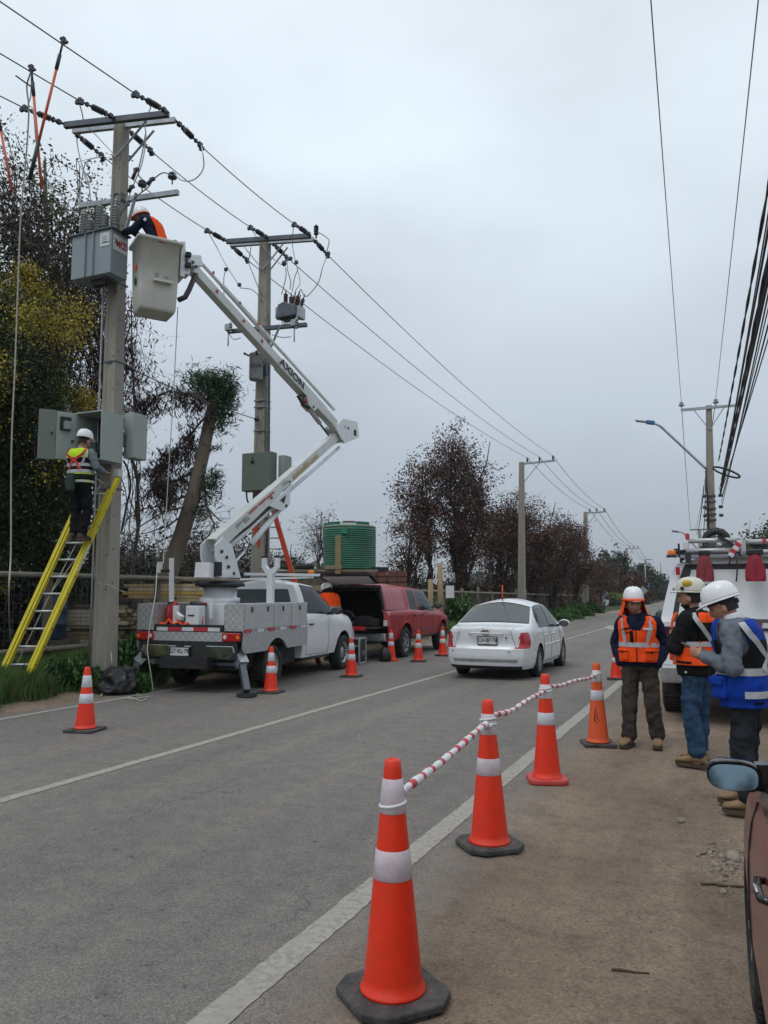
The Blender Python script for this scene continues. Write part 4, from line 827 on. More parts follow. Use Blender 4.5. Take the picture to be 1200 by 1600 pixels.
# ---- open control cabinet, doors, side cabinet
ca = ay(160, 640, 9.70); cz1 = ca.z; cz0 = ay(160, 717, 9.70).z; cx1 = ca.x; cx0 = ay(117, 680, 9.70).x; cb = thing('control_cabinet', 'open grey control cabinet with dark inside, strapped to the nearest pole', 'cabinet', (cx1, 9.70, cz0))
W_, H_, D_ = cx1-cx0, cz1-cz0, .50; t_ = .02
MB().box((-t_/2, D_/2, H_/2), (t_, D_, H_)).build('side_panel', MT['cabinet_grey'], cb); MB().box((-W_+t_/2, D_/2, H_/2), (t_, D_, H_)).build('side_panel', MT['cabinet_grey'], cb)
MB().box((-W_/2, D_/2, H_-t_/2), (W_-2*t_-.002, D_-.002, t_)).build('top_panel', MT['cabinet_grey'], cb); MB().box((-W_/2, D_/2, t_/2), (W_-2*t_-.002, D_-.002, t_)).build('bottom_panel', MT['cabinet_grey'], cb)
MB().box((-W_/2, D_-.01, H_/2), (W_-2*t_-.004, .02, H_-2*t_-.004)).build('back_panel', MT['cabinet_dark'], cb)
mb = MB(); mb.box((-W_*.45, D_-.06, H_*.5), (W_*.5, .08, H_*.6)); mb.box((-W_*.25, D_-.12, H_*.7), (.12,.1,.2)); mb.box((-W_*.6, D_-.12, H_*.35), (.16,.12,.16)); mb.box((-W_*.3, D_-.14, H_*.3), (.1,.1,.1)); mb.build('switchgear', MT['steel_dark'], cb)
MB().box((-W_*.5, D_+.05, H_*.5), (.5,.12,.2)).build('mounting_bracket', MT['galvanised_dark'], cb)
hx = V((-W_, 0, 0)); w0_ = ay(90, 670, 9.45); dA = V((w0_.x-cx0, w0_.y-9.70, 0)); dA = dA.normalized()*.30
MB().beam(hx+V((0,0,H_/2)), hx+dA+V((0,0,H_/2)), .025, H_*.97).build('inner_door', MT['cabinet_grey'], cb)
q = hx+dA*.55; nA = V((dA.y, -dA.x, 0)).normalized(); nA = nA if nA.y < 0 else -nA
MB().box(q+nA*.03+V((0,0,H_*.74)), (.17,.03,.22), Matrix.Rotation(math.atan2(dA.y, dA.x), 3, 'Z')).build('meter_frame', MT['cabinet_dark'], cb); MB().box(q+nA*.07+V((0.02,0,H_*.70)), (.1,.07,.13), Matrix.Rotation(math.atan2(dA.y, dA.x), 3, 'Z')).build('meter', MT['insulator_grey'], cb)
for dz in (.40,): MB().cyl(hx+dA*.15+nA*.01+V((0,0,H_*dz)), hx+dA*.15+nA*.05+V((0,0,H_*dz)), .02, n=8).build('door_knob', MT['cabinet_dark'], cb)
dB = V((-.17, -.20, 0)); h2 = hx+dA+V((-.01,0,0)); MB().beam(h2+V((0,0,H_/2)), h2+dB+V((0,0,H_/2)), .02, H_).build('outer_door', MT['cabinet_green'], cb)
MB().cyl(h2+dB*.2+V((.02,-.02,H_*.52)), h2+dB*.2+V((.05,-.05,H_*.52)), .02, n=8).build('door_knob', MT['cabinet_dark'], cb)
sc = ax(207, 715, -9.12); s_top = ax(207, 643, -9.12)
sb = thing('side_cabinet', 'closed grey cabinet on the far right side of the nearest pole', 'cabinet', (sc.x-.0, sc.y, sc.z)); hh = s_top.z-sc.z
MB().box((-.10, .17, hh/2), (.20, .34, hh)).build('cabinet_body', MT['cabinet_grey'], sb, bevel=.006); MB().box((.006, .17, hh/2), (.012, .32, hh*.97)).build('door', MT['cabinet_grey'], sb)
for z in (.1, hh-.1): MB().box((-.24, .1, z), (.12, .05, .06)).build('mounting_bracket', MT['galvanised_dark'], sb)
jumper(tr, [(193,720),(200,735),(204,760),(198,790),(190,830)], 10.5, .018, 'hanging_branch_cable', 'cable_black')
# ---- second pole and equipment
pole2 = pole('second concrete power pole behind the lift boom', PB2, V((T2.x, T2.y, 9.95)), .36, .31, .2, .19)
for s_, mt_, z_ in ((-.135, 'galvanised_dark', -.04), (.125, 'galvanised', 0)): MB().beam(A2l+n2*s_+V((0,0,z_)), A2r+n2*s_+V((0,0,z_)), .08, .10).build('crossarm', MT[mt_], pole2, wld=True)
for s_ in (-.5, .5):
    for o_ in (-.14, .14): MB().beam(T2+V((0,0,-.85))+n2*o_, T2+d2*s_+V((0,0,-.22))+n2*o_, .045, .015, n2).build('brace', MT['galvanised'], pole2, wld=True)
L2l = gz(352, 515, 7.45); L2r = gz(476, 504, 7.45); MB().beam(L2l, L2r, .09, .08, off=(.14, 0)).build('lower_crossarm', MT['galvanised_dark'], pole2, wld=True)
MB().beam(V((-9.55, T2.y-.15, 6.7)), L2r.lerp(L2l, .3), .04, .03).build('brace', MT['galvanised'], pole2, wld=True)
for x, y, l in ((357, 512, 22), (460, 505, 22)):
    c = gz(x, y, 7.5); mb = MB(); mb.box(c, (.12,.12,.14)); mb.cyl(c+V((0,0,-.05)), c+V((0,0,-.42)), .014, n=6); shed(mb, c+V((.05,0,-.12)), (0,0,1), 4, .24, .045); mb.build('surge_arrester', MT['galvanised'], pole2, wld=True)
c = gz(494, 366, 9.85); mb = MB(); shed(mb, c, (0,0,1), 4, .22, .06); mb.cyl(c+V((0,0,-.1)), c, .02, n=6); mb.build('pin_insulator', MT['insulator_dark'], pole2, wld=True)
MB().tube([V((-9.40, T2.y-.05, z)) for z in (2, 4, 6, 7.2)], .025, 6).build('conduit', MT['galvanised_dark'], pole2, wld=True)
MB().tube([V((-9.43, T2.y-.15, z)) for z in (4.9, 6, 8)], .012, 6).build('conduit', MT['wire'], pole2, wld=True)
for z in (6.0, 5.85, 5.3): MB().box((P1.x, T2.y-.01, z), (.30, .27, .025)).build('band', MT['galvanised'], pole2, wld=True)
# recloser
c = ay(449, 500, T2.y-.05); c.z = ay(445, 500, T2.y).z; rc = thing('recloser', 'grey recloser with dark red bushings on the second pole', 'recloser', (c.x, T2.y, c.z)); rc.scale = (.88,.88,.88)
mb = MB(); mb.prism([(-.22,-.2,0),(.32,-.2,.02),(.32,-.2,.28),(-.05,-.2,.42),(-.22,-.2,.36)], (0,.42,0)); mb.build('tank', MT['galvanised_dark'], rc, bevel=.02)
MB().box((.36,0,.12), (.10,.3,.3)).build('end_plate', MT['galvanised'], rc); MB().lathe([(.09,0),(.12,.04),(.12,.3),(.05,.34)], (-.32,.1,.08), 14).build('voltage_sensor', MT['insulator_grey'], rc)
for i, (x, y) in enumerate([(-.02,-.12),(.14,-.1),(.26,-.12),(.0,.12),(.16,.12),(.28,.12)]):
    mb = MB(); b_ = V((x, y, .30+.1*(x<.1))); shed(mb, b_, (.35*(x>0),0,1), 5, .26, .062); mb.cyl(b_+V((.35*(x>0)*.26,0,.25)), b_+V((.35*(x>0)*.36,0,.36)), .015, n=6); mb.build('bushing', MT['insulator_brown'], rc)
mb = MB(); rr = random.Random(2)
for i in range(8): x = -.15+i*.06; mb.tube(crv([(x,-.1,-.0),(x+.05,-.15,-.1),(x+.1,-.1,-.2),(x+.15,-.05,-.26)]), .012, 5)
mb.build('control_cable', MT['cable_black'], rc)
c = gz(437, 416, 9.0); MB().ball((c.x, T2.y-.1, ay(437,416,T2.y).z), (.06,.05,.07)).build('line_post', MT['insulator_dark'], pole2, wld=True)
Y2 = T2.y
for pix, mt_, en in [([(335,366),(338,385),(352,412),(376,450)], 'wire_pale', (WIRE[0][2], None)), ([(376,450),(392,452),(402,460),(410,472)], 'wire', (None,None)), ([(356,418),(350,432),(350,462)], 'wire', (None,None)),
    ([(386,402),(394,425),(404,450),(410,462)], 'wire', (WIRE[0][3], None)), ([(396,355),(402,372),(415,390),(428,405),(444,416)], 'wire_pale', (WIRE[1][2], None)), ([(438,405),(449,420),(454,440),(453,452)], 'wire', (WIRE[1][3], None)),
    ([(456,346),(457,380),(462,410),(469,440),(463,452),(460,460)], 'wire_pale', (WIRE[2][2], None)), ([(500,390),(504,418),(498,440),(485,458),(476,463),(470,452),(466,468)], 'wire', (WIRE[2][3], None)),
    ([(446,418),(447,430),(444,445),(440,460)], 'wire', (None,None)), ([(466,420),(460,435),(457,455)], 'wire', (None,None)), ([(496,362),(506,368),(514,376),(511,392)], 'wire', (None,None)), ([(392,386),(391,395),(388,408)], 'wire', (None,None)), ([(425,523),(440,527),(455,526)], 'wire', (None,None)), ([(358,522),(365,530),(376,528)], 'wire', (None,None))]:
    jumper(pole2, pix, Y2-.1, .010, mt=mt_, ends=en)
for x, y in ((353,421),(374,445),(463,410),(454,404),(513,396)): MB().box(ay(x,y,Y2-.1), (.07,.06,.07)).build('wire_clamp', MT['steel_dark'], pole2, wld=True)
c = ay(400, 592, T2.y-.32); kv = thing('can_transformer', 'round pale can transformer marked KVA on the second pole', 'transformer', c); hz = ay(400, 556, T2.y-.32).z-c.z; rk = .155
MB().lathe([(rk*.9,-.03),(rk,0),(rk,hz),(rk*1.06,hz+.01),(rk*1.06,hz+.03),(rk*.8,hz+.06)], n=24).build('tank', MT['insulator_grey'], kv); MB().box((.12,.18,hz*.5),(.12,.12,.3)).build('bracket', MT['galvanised_dark'], kv)
vd_ = V((-c.x, -c.y, 0)).normalized(); text_mb('kva_lettering', 'KVA', .13, MT['decal_black'], kv, frame(V((0,0,hz*.48))+vd_*(rk+.006), V((-vd_.y, vd_.x, 0)), (0,0,1)), bold=.002, depth=.004)
MB().box(V((-.03,0,hz*.24))+vd_*(rk), (.1,.012,.02), Matrix.Rotation(R(-25),3,'Z')).build('small_print', MT['decal_black'], kv)
for s_ in (-.12, .1): mb = MB(); mb.cyl((s_,-.12,hz-.02), (s_*1.4,-.22,hz+.01), .02, n=6); mb.ball((s_*1.4,-.22,hz+.01), .03); mb.build('terminal', MT['steel_dark'], kv)
ca = ay(424, 705, T2.y-.42); cz0 = ay(424, 765, T2.y-.42).z; cx0 = ay(378, 735, T2.y-.42).x; cb2 = thing('control_cabinet', 'closed green grey cabinet on the second pole beside the boom', 'cabinet', (ca.x, T2.y-.42, cz0)); H_ = ca.z-cz0; W_ = ca.x-cx0
MB().box((-W_/2, .12, H_/2), (W_, .24, H_)).build('cabinet_body', MT['cabinet_green'], cb2, bevel=.006); MB().box((-W_/2, -.008, H_/2), (W_-.02, .014, H_-.02)).build('door', MT['cabinet_green'], cb2)
MB().box((-W_*.62, -.02, H_*.75), (.09,.012,.07)).build('lock', MT['cabinet_dark'], cb2); MB().cyl((-W_*.62,-.016,H_*.86), (-W_*.62,-.03,H_*.86), .02, n=10).build('lock', MT['cabinet_dark'], cb2)
MB().box((.10, .42, H_/2-.02), (.16, .30, H_*.92)).build('rear_box', MT['cabinet_grey'], cb2)
jumper(cb2, [(385,766),(386,780),(390,790),(392,800)], T2.y-.4, .02, 'cable', 'cable_black')
def cable_across():
    th = thing('guy_cable', 'dark cable slung between the two concrete poles behind the leaning tree', 'cable', ay(196,572,10.5)); a = ay(196,572,10.55); b_ = ay(401,655,T2.y-.2)
    MB().tube(sagw(a, b_, .06, 16), .010, 5).build('cable', MT['cable_black'], th, wld=True); MB().cyl(a, a.lerp(b_, .055), .045, .02, 8).build('end_fitting', MT['insulator_dark'], th, wld=True); MB().ball(b_, .06).build('end_fitting', MT['insulator_dark'], th, wld=True)
cable_across()
# ---- poles along the kerb
def tpole(label, D, base_py, px, T, A, w_):
    b_ = ad(px, base_py, D); b_.z = max(0, min(b_.z, .1)); th = pole(label, up(b_, .0), T, w_, w_*.9, w_*.62, w_*.6, False, True)
    a0 = T+V((0,0,-.15)); a1 = A[2]+V((0,0,-.15)); dd = (a1-a0).normalized()
    MB().beam(a0-dd*.15, a1+dd*.12, .10, .11).build('crossarm', MT['galvanised'], th, wld=True); MB().beam(T+V((0,0,-1.35)), A[1]+V((0,0,-.2)), .05, .05).build('brace', MT['galvanised'], th, wld=True)
    for a in A: mb = MB(); shed(mb, a+V((0,0,-.1)), (0,0,1), 4, .26, .07); mb.build('pin_insulator', MT['insulator_dark'], th, wld=True)
    return th
tpole('concrete pole behind the white car with an arm towards the road', D3, 950, 815, T3, A3, .42)
tpole('second kerbside concrete pole beside the weeds', D4, 944, 914, T4, A4, .46)
tpole('third kerbside pole, small above the white helmet', D5, 935, 978, T5, A5, .5)
th = thing('utility_pole', 'faint farthest concrete pole left of the roof beacon', 'utility pole', ad(1010, 930, D6)); MB().beam(V((0,0,-1)), V((0,0,A6[0].z-th.location.z)), .4, .4, (1,0,0)).build('shaft', MT['concrete'], th); MB().beam(A6[0]-ad(1010,930,D6), A6[2]-ad(1010,930,D6), .2, .2).build('crossarm', MT['galvanised'], th)
for px, y0, y1, D_, l in ((1032, 880, 935, 210, 'pale far pole rising over the bend of the road'), (1018, 890, 935, 160, 'pale far post beside the blue banner'), (1038, 900, 935, 240, 'thin far pole right of the blue banner')):
    a = ad(px, y1, D_); b_ = ad(px, y0, D_); tag(MB().tube([up(a,0), up(b_, b_.z*.5), b_], [.22,.2,.17], 8).build('far_post', MT['concrete']), l, 'post')
# guy wire at pole 3
a = ad(815, 760, D3); b_ = ax(786, 930, -10.4); tag(MB().tube([ad(822,770,D3), gz(782, 948, .05)], .015, 5).build('guy_wire', MT['wire']), 'thin guy wire running down left of the pole behind the white car', 'wire')
# ---- right hand pole with street lamp
YR = 30.; b_ = ay(1114, 985, YR); Tt = ay(1107.5, 632, YR); pr_ = pole('concrete pole with street lamp above the white service vehicle', up(b_, 0), Tt, .40, .36, .2, .2)
ar0 = ay(1064, 641, YR-.1); ar1 = ay(1152, 633, YR-.1); ar0.z = ar1.z = (ar0.z+ar1.z)/2
MB().beam(ar0, ar1, .08, .09).build('crossarm', MT['galvanised'], pr_, wld=True)
for t_ in (.22, .78): MB().beam(up(Tt, Tt.z-.95)+V((0,-.1,0)), ar0.lerp(ar1, t_), .04, .03).build('brace', MT['galvanised'], pr_, wld=True)
IR = []
for x in (1065, 1119):
    c = ay(x, 640, YR-.1); c.z = ar0.z+.05; mb = MB(); mb.cyl(c, c+V((0,0,.12)), .015, n=6); mb.lathe([(.05,.08),(.10,.1),(.10,.14),(.05,.17),(.08,.2),(.05,.24)], c, 12); mb.build('pin_insulator', MT['insulator_grey'], pr_, wld=True); IR.append(c+V((0,0,.24)))
lm_a = ay(1104, 733, YR-.15); pts = [lm_a, ay(1075, 706, YR-.15), ay(1045, 678, YR-.15), ay(1033, 667, YR-.15), ay(1024, 662, YR-.15)]
MB().tube(crv(pts), .045, 8).build('lamp_arm', MT['galvanised'], pr_, wld=True)
hd = ay(1023, 661, YR-.15); dd = (ay(1000, 658, YR-.15)-hd).normalized(); lh = MB(); lh.beam(hd, hd+dd*.30, .2, .14); lh.build('lamp_head', MT['blue_paint'], pr_, wld=True, bevel=.03); MB().beam(hd+dd*.3, hd+dd*.68, .24, .06).build('lamp_optic', MT['galvanised'], pr_, wld=True, bevel=.015)
for z, s_ in ((3.9,.44),(4.1,.43),(4.3,.42),(4.55,.42),(4.75,.41)): MB().box((lm_a.x*0+Tt.x+(b_.x-Tt.x)*(1-z/Tt.z), YR, z+.3), (s_*.85, s_*.8, .05)).build('steel_band', MT['galvanised_dark'], pr_, wld=True)
for z in (4.3, 4.6, 5.0): 
    c = V((Tt.x+.25, YR-.1, z)); MB().cyl(c, c+V((.0,0,.1)), .07, n=8).build('spool', MT['insulator_dark'], pr_, wld=True); c = V((Tt.x-.28, YR-.1, z)); MB().cyl(c, c+V((0,0,.1)), .06, n=8).build('spool', MT['insulator_dark'], pr_, wld=True)
MB().tube([ay(1103,735,YR-.3), ay(1104,760,YR-.3), ay(1106,790,YR-.3), ay(1108,860,YR-.3)], .03, 6).build('service_cable', MT['cable_black'], pr_, wld=True)
mb = MB(); cc_ = ay(1135, 738, YR-2.0); mb.tube([cc_+V((.45*math.cos(a)*.9, .1*math.sin(a), .12*math.sin(a)-.25*math.cos(a)*.7)) for a in [i*.55 for i in range(12)]], .035, 6); mb.build('cable_loop', MT['cable_black'], pr_, wld=True)
mb = MB(); c = ay(1119, 845, YR-.4); mb.tube([c+V((.36*math.cos(a),.0,.34*math.sin(a))) for a in [i*.5 for i in range(13)]], .13, 8); mb.build('cable_coil', MT['cable_black'], pr_, wld=True)
Y7 = 66.; tp = ay(1093, 826, Y7); bs = ay(1095, 950, Y7)
pf_ = pole('smaller far pole with street lamp seen over the roof rack', up(bs, 0), tp, .36, .34, .2, .2, False, False)
f0 = ay(1078, 828, Y7); f1 = ay(1109, 827, Y7); f0.z = f1.z; MB().beam(f0, f1, .09, .09).build('crossarm', MT['galvanised_dark'], pf_, wld=True)
MB().tube(crv([ay(1094,862,Y7), ay(1078,845,Y7), ay(1068,833,Y7), ay(1060,831,Y7)]), .06, 6).build('lamp_arm', MT['galvanised'], pf_, wld=True); MB().beam(ay(1060,831,Y7), ay(1050,830,Y7), .3, .12).build('lamp_head', MT['galvanised_dark'], pf_, wld=True)
for k, (x0, y0, ins, xf, l) in enumerate(((1017, 0, IR[0], 1079, 'left of the two thin wires hanging over the road from the top edge'), (1185, 0, IR[1], 1087, 'right of the two thin wires coming down from the top edge'))):
    th = thing('power_line', l, 'power line', ins, 0, 'right thin power lines'); p0 = gz(x0, y0, 8.5); far = p0+(p0-ins).normalized()*25; far.z = 8.9
    MB().tube(sagw(far, ins, .18, 30), .0085, 5).build('conductor', MT['wire'], th, wld=True); MB().tube(sagw(ins, ay(xf, 826, Y7), .5, 20), .013, 5).build('conductor', MT['wire'], th, wld=True)
# bundle of black cables at the upper right, attached at the right hand pole
att = [(1123, 720, 1200, 262, .030, 1), (1127, 750, 1200, 330, .011, 0), (1125, 770, 1203, 352, .030, 1), (1124, 765, 1201, 385, .010, 0), (1126, 772, 1200, 402, .020, 0), (1127, 785, 1200, 450, .008, 0), (1128, 776, 1200, 480, .012, 0), (1127, 768, 1200, 505, .010, 0), (1130, 742, 1200, 300, .010, 0), (1126, 760, 1200, 368, .012, 0), (1128, 790, 1200, 425, .010, 0), (1126, 765, 1201, 312, .011, 0)]
lb = ['twisted leftmost black cable of the bundle at the right edge', 'thin black cable just right of the twisted one', 'second twisted black cable inside the bundle', 'thin cable in the middle of the bundle', 'thickest black cable of the bundle', 'thin lone cable right of the thickest', 'black cable near the right of the bundle', 'rightmost thin cable of the bundle, lowest at the edge', 'fine cable between the twisted and the thin one', 'medium cable left of the thickest cable', 'medium cable just below the thickest cable', 'dark cable crossing behind the twisted leftmost one']
for (x0, y0, x1, y1, r_, tw_), l in zip(att, lb):
    a = ay(x0, y0, YR-.15); z1 = a.z+.35; p1 = gz(x1, y1, z1); far = a+(p1-a)*2.2; far.z = z1+.35; n_ = 90 if tw_ else 24; P = sagw(far, a, .18, n_)
    th = thing('black_cable', l, 'cable', a, 0, 'black cable bundle')
    if tw_:
        for ph in (0, 3.1416): MB().tube([p+V((math.cos(i*1.1+ph), 0, math.sin(i*1.1+ph)))*.013 for i, p in enumerate(P)], .013, 5).build('strand', MT['cable_black'], th, wld=True)
    else: MB().tube(P, r_, 5).build('strand', MT['cable_black'], th, wld=True)
th = thing('black_cable', 'cable span continuing beyond the street lamp pole to the far pole', 'cable', ay(1106,800,YR)); 
for x0, y0, x1, y1 in ((1108,770,1104,880),(1103,738,1098,850),(1100,760,1088,835)): MB().tube(sagw(ay(x0,y0,YR-.1), ay(x1,min(y1,860),Y7-2), .4), .02, 5).build('strand', MT['cable_black'], th, wld=True)
# ---- yellow extension ladder against the nearest pole
ru = V((.93, .36, 0)).normalized(); fr = gz(33, 1084, .12); fl = fr-ru*.46; trp = ay(186, 744, 10.02); tl = trp-ru*.47
tl = trp-ru*.47; ld = thing('extension_ladder', 'yellow fibreglass extension ladder leaning on the nearest pole', 'ladder', fr.lerp(fl, .5))
dv = (trp-fr).normalized(); nn = ru.cross(dv)
for a, b_ in ((fr, trp), (fl, tl)):
    s_ = 1 if a is fr else -1
    MB().beam(a, b_, .05, .10, ru).build('rail', MT['ladder_yellow'], ld, wld=True); MB().beam(a+dv*.35+ru*(-s_*.055)-nn*0, b_-dv*.25+ru*(-s_*.055), .03, .085, ru, off=(0,.0)).build('inner_rail', MT['ladder_yellow'], ld, wld=True)
    MB().beam(a+ru*s_*.021+dv*.02, b_+ru*s_*.021, .008, .07, ru).build('rail_flange', MT['ladder_yellow'], ld, wld=True)
L_ = (trp-fr).length; n_ = int(L_/.29)
for k in range(1, n_+1): MB().cyl(fl+dv*(k*.29-.12), fr+dv*(k*.29-.12), .017, n=8).build('rung', MT['aluminium'], ld, wld=True)
mb = MB()
for k in range(1, n_+1):
    for a, s_ in ((fr, 1), (fl, -1)): q = a+dv*(k*.29-.12)+ru*s_*.024; mb.cyl(q, q+ru*s_*.008, .015, n=8)
mb.build('rivet', MT['steel_dark'], ld, wld=True)['kind'] = 'stuff'
for a, s_ in ((fr, 1), (fl, -1)): MB().box(a+V((0,0,-.03)), (.08,.12,.05)).build('foot', MT['rubber'], ld, wld=True)
MB().box(trp+V((.0,-.02,.05)), (.09,.11,.12)).build('tip_guard', MT['aluminium'], ld, wld=True)
q = fr+dv*2.0+ru*.028; MB().beam(q, q+dv*.45, .004, .05, ru).build('sticker', MT['decal_white'], ld, wld=True)
c0 = fl.lerp(fr, .35); th = thing('ladder_rope', 'grey hoisting rope running up the middle of the yellow ladder', 'rope', c0)
MB().tube([c0+dv*.1-nn*.03, c0+dv*1.8+ru*.03-nn*.05, fl.lerp(fr,.55)+dv*(L_-1)-nn*.03], .008, 5).build('rope', MT['rope'], th, wld=True); MB().tube([fl.lerp(fr,.9)+dv*(L_-1.2)-nn*.02, fl.lerp(fr,.4)+dv*1.6-nn*.03, fl.lerp(fr,.35)+dv*.1-nn*.03], .006, 5).build('rope', MT['rope'], th, wld=True)
th = thing('tie_rope', 'white rope tying the ladder rail round the concrete pole', 'rope', fr+dv*2.4)
MB().tube(crv([fr+dv*2.62, ay(150,905,10.1), ay(170,914,10.15), ay(186,922,10.2), ay(196,925,10.6)]), .009, 5).build('rope', MT['rope'], th, wld=True)
MB().tube(crv([ay(163,757,9.8), ay(150,748,9.75), ay(133,744,9.72), ay(126,742,9.6)]), .012, 5).build('rope', MT['rope'], th, wld=True)
MB().tube(crv([ay(136,845,9.7), ay(140,800,9.7), ay(148,775,9.75), ay(155,760,9.8)]), .010, 5).build('rope', MT['wire_pale'], th, wld=True)
c = gz(173, 1015, .9); th = thing('ground_wire', 'pale wire hanging out of the foot of the nearest pole', 'wire', gz(175,1050,.1))
MB().tube(crv([ay(173,1018,10.16), ay(175,1040,10.1), gz(172,1062,.1), gz(165,1076,.06), gz(157,1088,.03)]), .010, 5).build('wire', MT['rope'], th, wld=True)
# ---- orange ladder behind the lift
b0 = ay(500, 960, T2.y+.9); t0 = ay(425, 790, T2.y-.1); ru2 = V((.917,.4,0)); ol = thing('orange_ladder', 'orange fibreglass ladder leaning on the second pole behind the truck', 'ladder', up(b0, 0))
b0.z = 0; b1 = b0-ru2*.62; t1 = t0-ru2*.50; 
for a, b_ in ((b0, t0), (b1, t1)): MB().beam(a, b_, .10, .12, ru2).build('rail', MT['ladder_orange'], ol, wld=True)
for k in range(1, 15): MB().cyl(b0.lerp(t0, k/15), b1.lerp(t1, k/15), .018, n=6).build('rung', MT['aluminium'], ol, wld=True)
th = thing('winch_rope', 'thin rope hanging from the lift bucket beside the leaning tree', 'rope', ad(278,480,12.6)); MB().tube([ad(278,480,13), ad(272,600,13.2), ad(262,760,13.2), ad(255,880,12.8), ad(246,880,12.3), ad(243,930,11.6), ad(234,978,11.5), ad(230,1015,11.4), ad(240,1082,11.3)], .008, 5).build('rope', MT['rope'], th, wld=True)
MB().tube(crv([gz(238,1082,.02), gz(225,1080,.02), gz(212,1086,.02), gz(200,1091,.02), gz(212,1092,.02), gz(232,1088,.02), gz(222,1095,.02), gz(205,1090,.02), gz(196,1092,.02)]), .009, 5).build('rope_end', MT['rope'], th, wld=True)
# ---- black plastic heap
bm = MB(); rr = random.Random(4); c = V((-9.28, 10.35, gh(-9.3, 10.3))); rings = []
for j in range(9):
    t_ = j/8; rr_ = math.cos(t_*1.5)**.6; rings.append([c+V((math.cos(a)*.36*rr_*(1+.14*math.sin(a*3+j)), math.sin(a)*.42*rr_*(1+.12*math.sin(a*5+j*2)), .40*math.sin(t_*1.55)+.02*math.sin(a*7+j))) for a in [i*math.pi/12 for i in range(24)]])
o = bm.loft(rings).build('plastic_heap', MT['black_bag']); sd_ = o.modifiers.new('s','SUBSURF'); sd_.levels = sd_.render_levels = 3; tx = bpy.data.textures.new('crumple', 'VORONOI'); tx.noise_scale = .16; dm = o.modifiers.new('d','DISPLACE'); dm.texture = tx; dm.strength = .10; tag(o, 'heap covered in black plastic at the tail of the lift truck', 'heap')
# signs beyond
c = ad(940, 955, 80); zt = ad(940, 927, 80).z; th = thing('warning_sign', 'diamond road sign seen from behind left of the hedge', 'sign', up(c,0)); MB().cyl((0,0,0),(0,0,zt+.3),.05,n=8).build('post', MT['galvanised'], th); MB().box((0,-.06,zt), (1.1,.04,1.1), Matrix.Rotation(YAW,3,'Z') @ Matrix.Rotation(R(45),3,'Y')).build('sign_plate', MT['sign_back'], th)
c = ad(947, 950, 83); th = thing('small_sign', 'small white sign right of the diamond sign', 'sign', up(c,0)); z_ = ad(947,941,83).z; MB().cyl((0,0,0),(0,0,max(.5,z_-.2)),.05,n=8).build('post', MT['galvanised'], th); MB().box((0,-.05,max(.6,z_)), (.6,.05,.55), Matrix.Rotation(YAW,3,'Z') @ Matrix.Rotation(R(12),3,'Y')).build('sign_plate', MT['decal_white'], th)
c = ad(1005, 935, 105); th = thing('warning_sign', 'second diamond sign half hidden behind the man with the neck shade', 'sign', up(c,0)); z_ = ad(1004,931,105).z; MB().cyl((0,0,0),(0,0,2.0),.05,n=8).build('post', MT['galvanised'], th); MB().box((0,-.06,1.9), (.9,.04,.9), Matrix.Rotation(YAW,3,'Z') @ Matrix.Rotation(R(45),3,'Y')).build('sign_plate', MT['sign_back'], th)
c = ad(1010, 945, 112); th = thing('banner_pole', 'blue vertical banner on a pole at the bend of the road', 'banner', up(c,0)); zt = ad(1010,878,112).z; MB().cyl((0,0,0),(0,0,zt),.06,n=8).build('pole', MT['galvanised'], th); z0_ = ad(1010,908,112).z; z1_ = ad(1010,924,112).z
mb = MB(); mb.loft([[V((.05,0,z)), V((.05+.5*q,-.03,z)), V((.05+.5*q,.03,z))] for z, q in ((z1_,.7),((z1_*.6+z0_*.4),1),((z1_*.3+z0_*.7),.9),(z0_,.6))]); mb.build('banner', mk('banner_blue', (.07,.17,.36), .6), th)
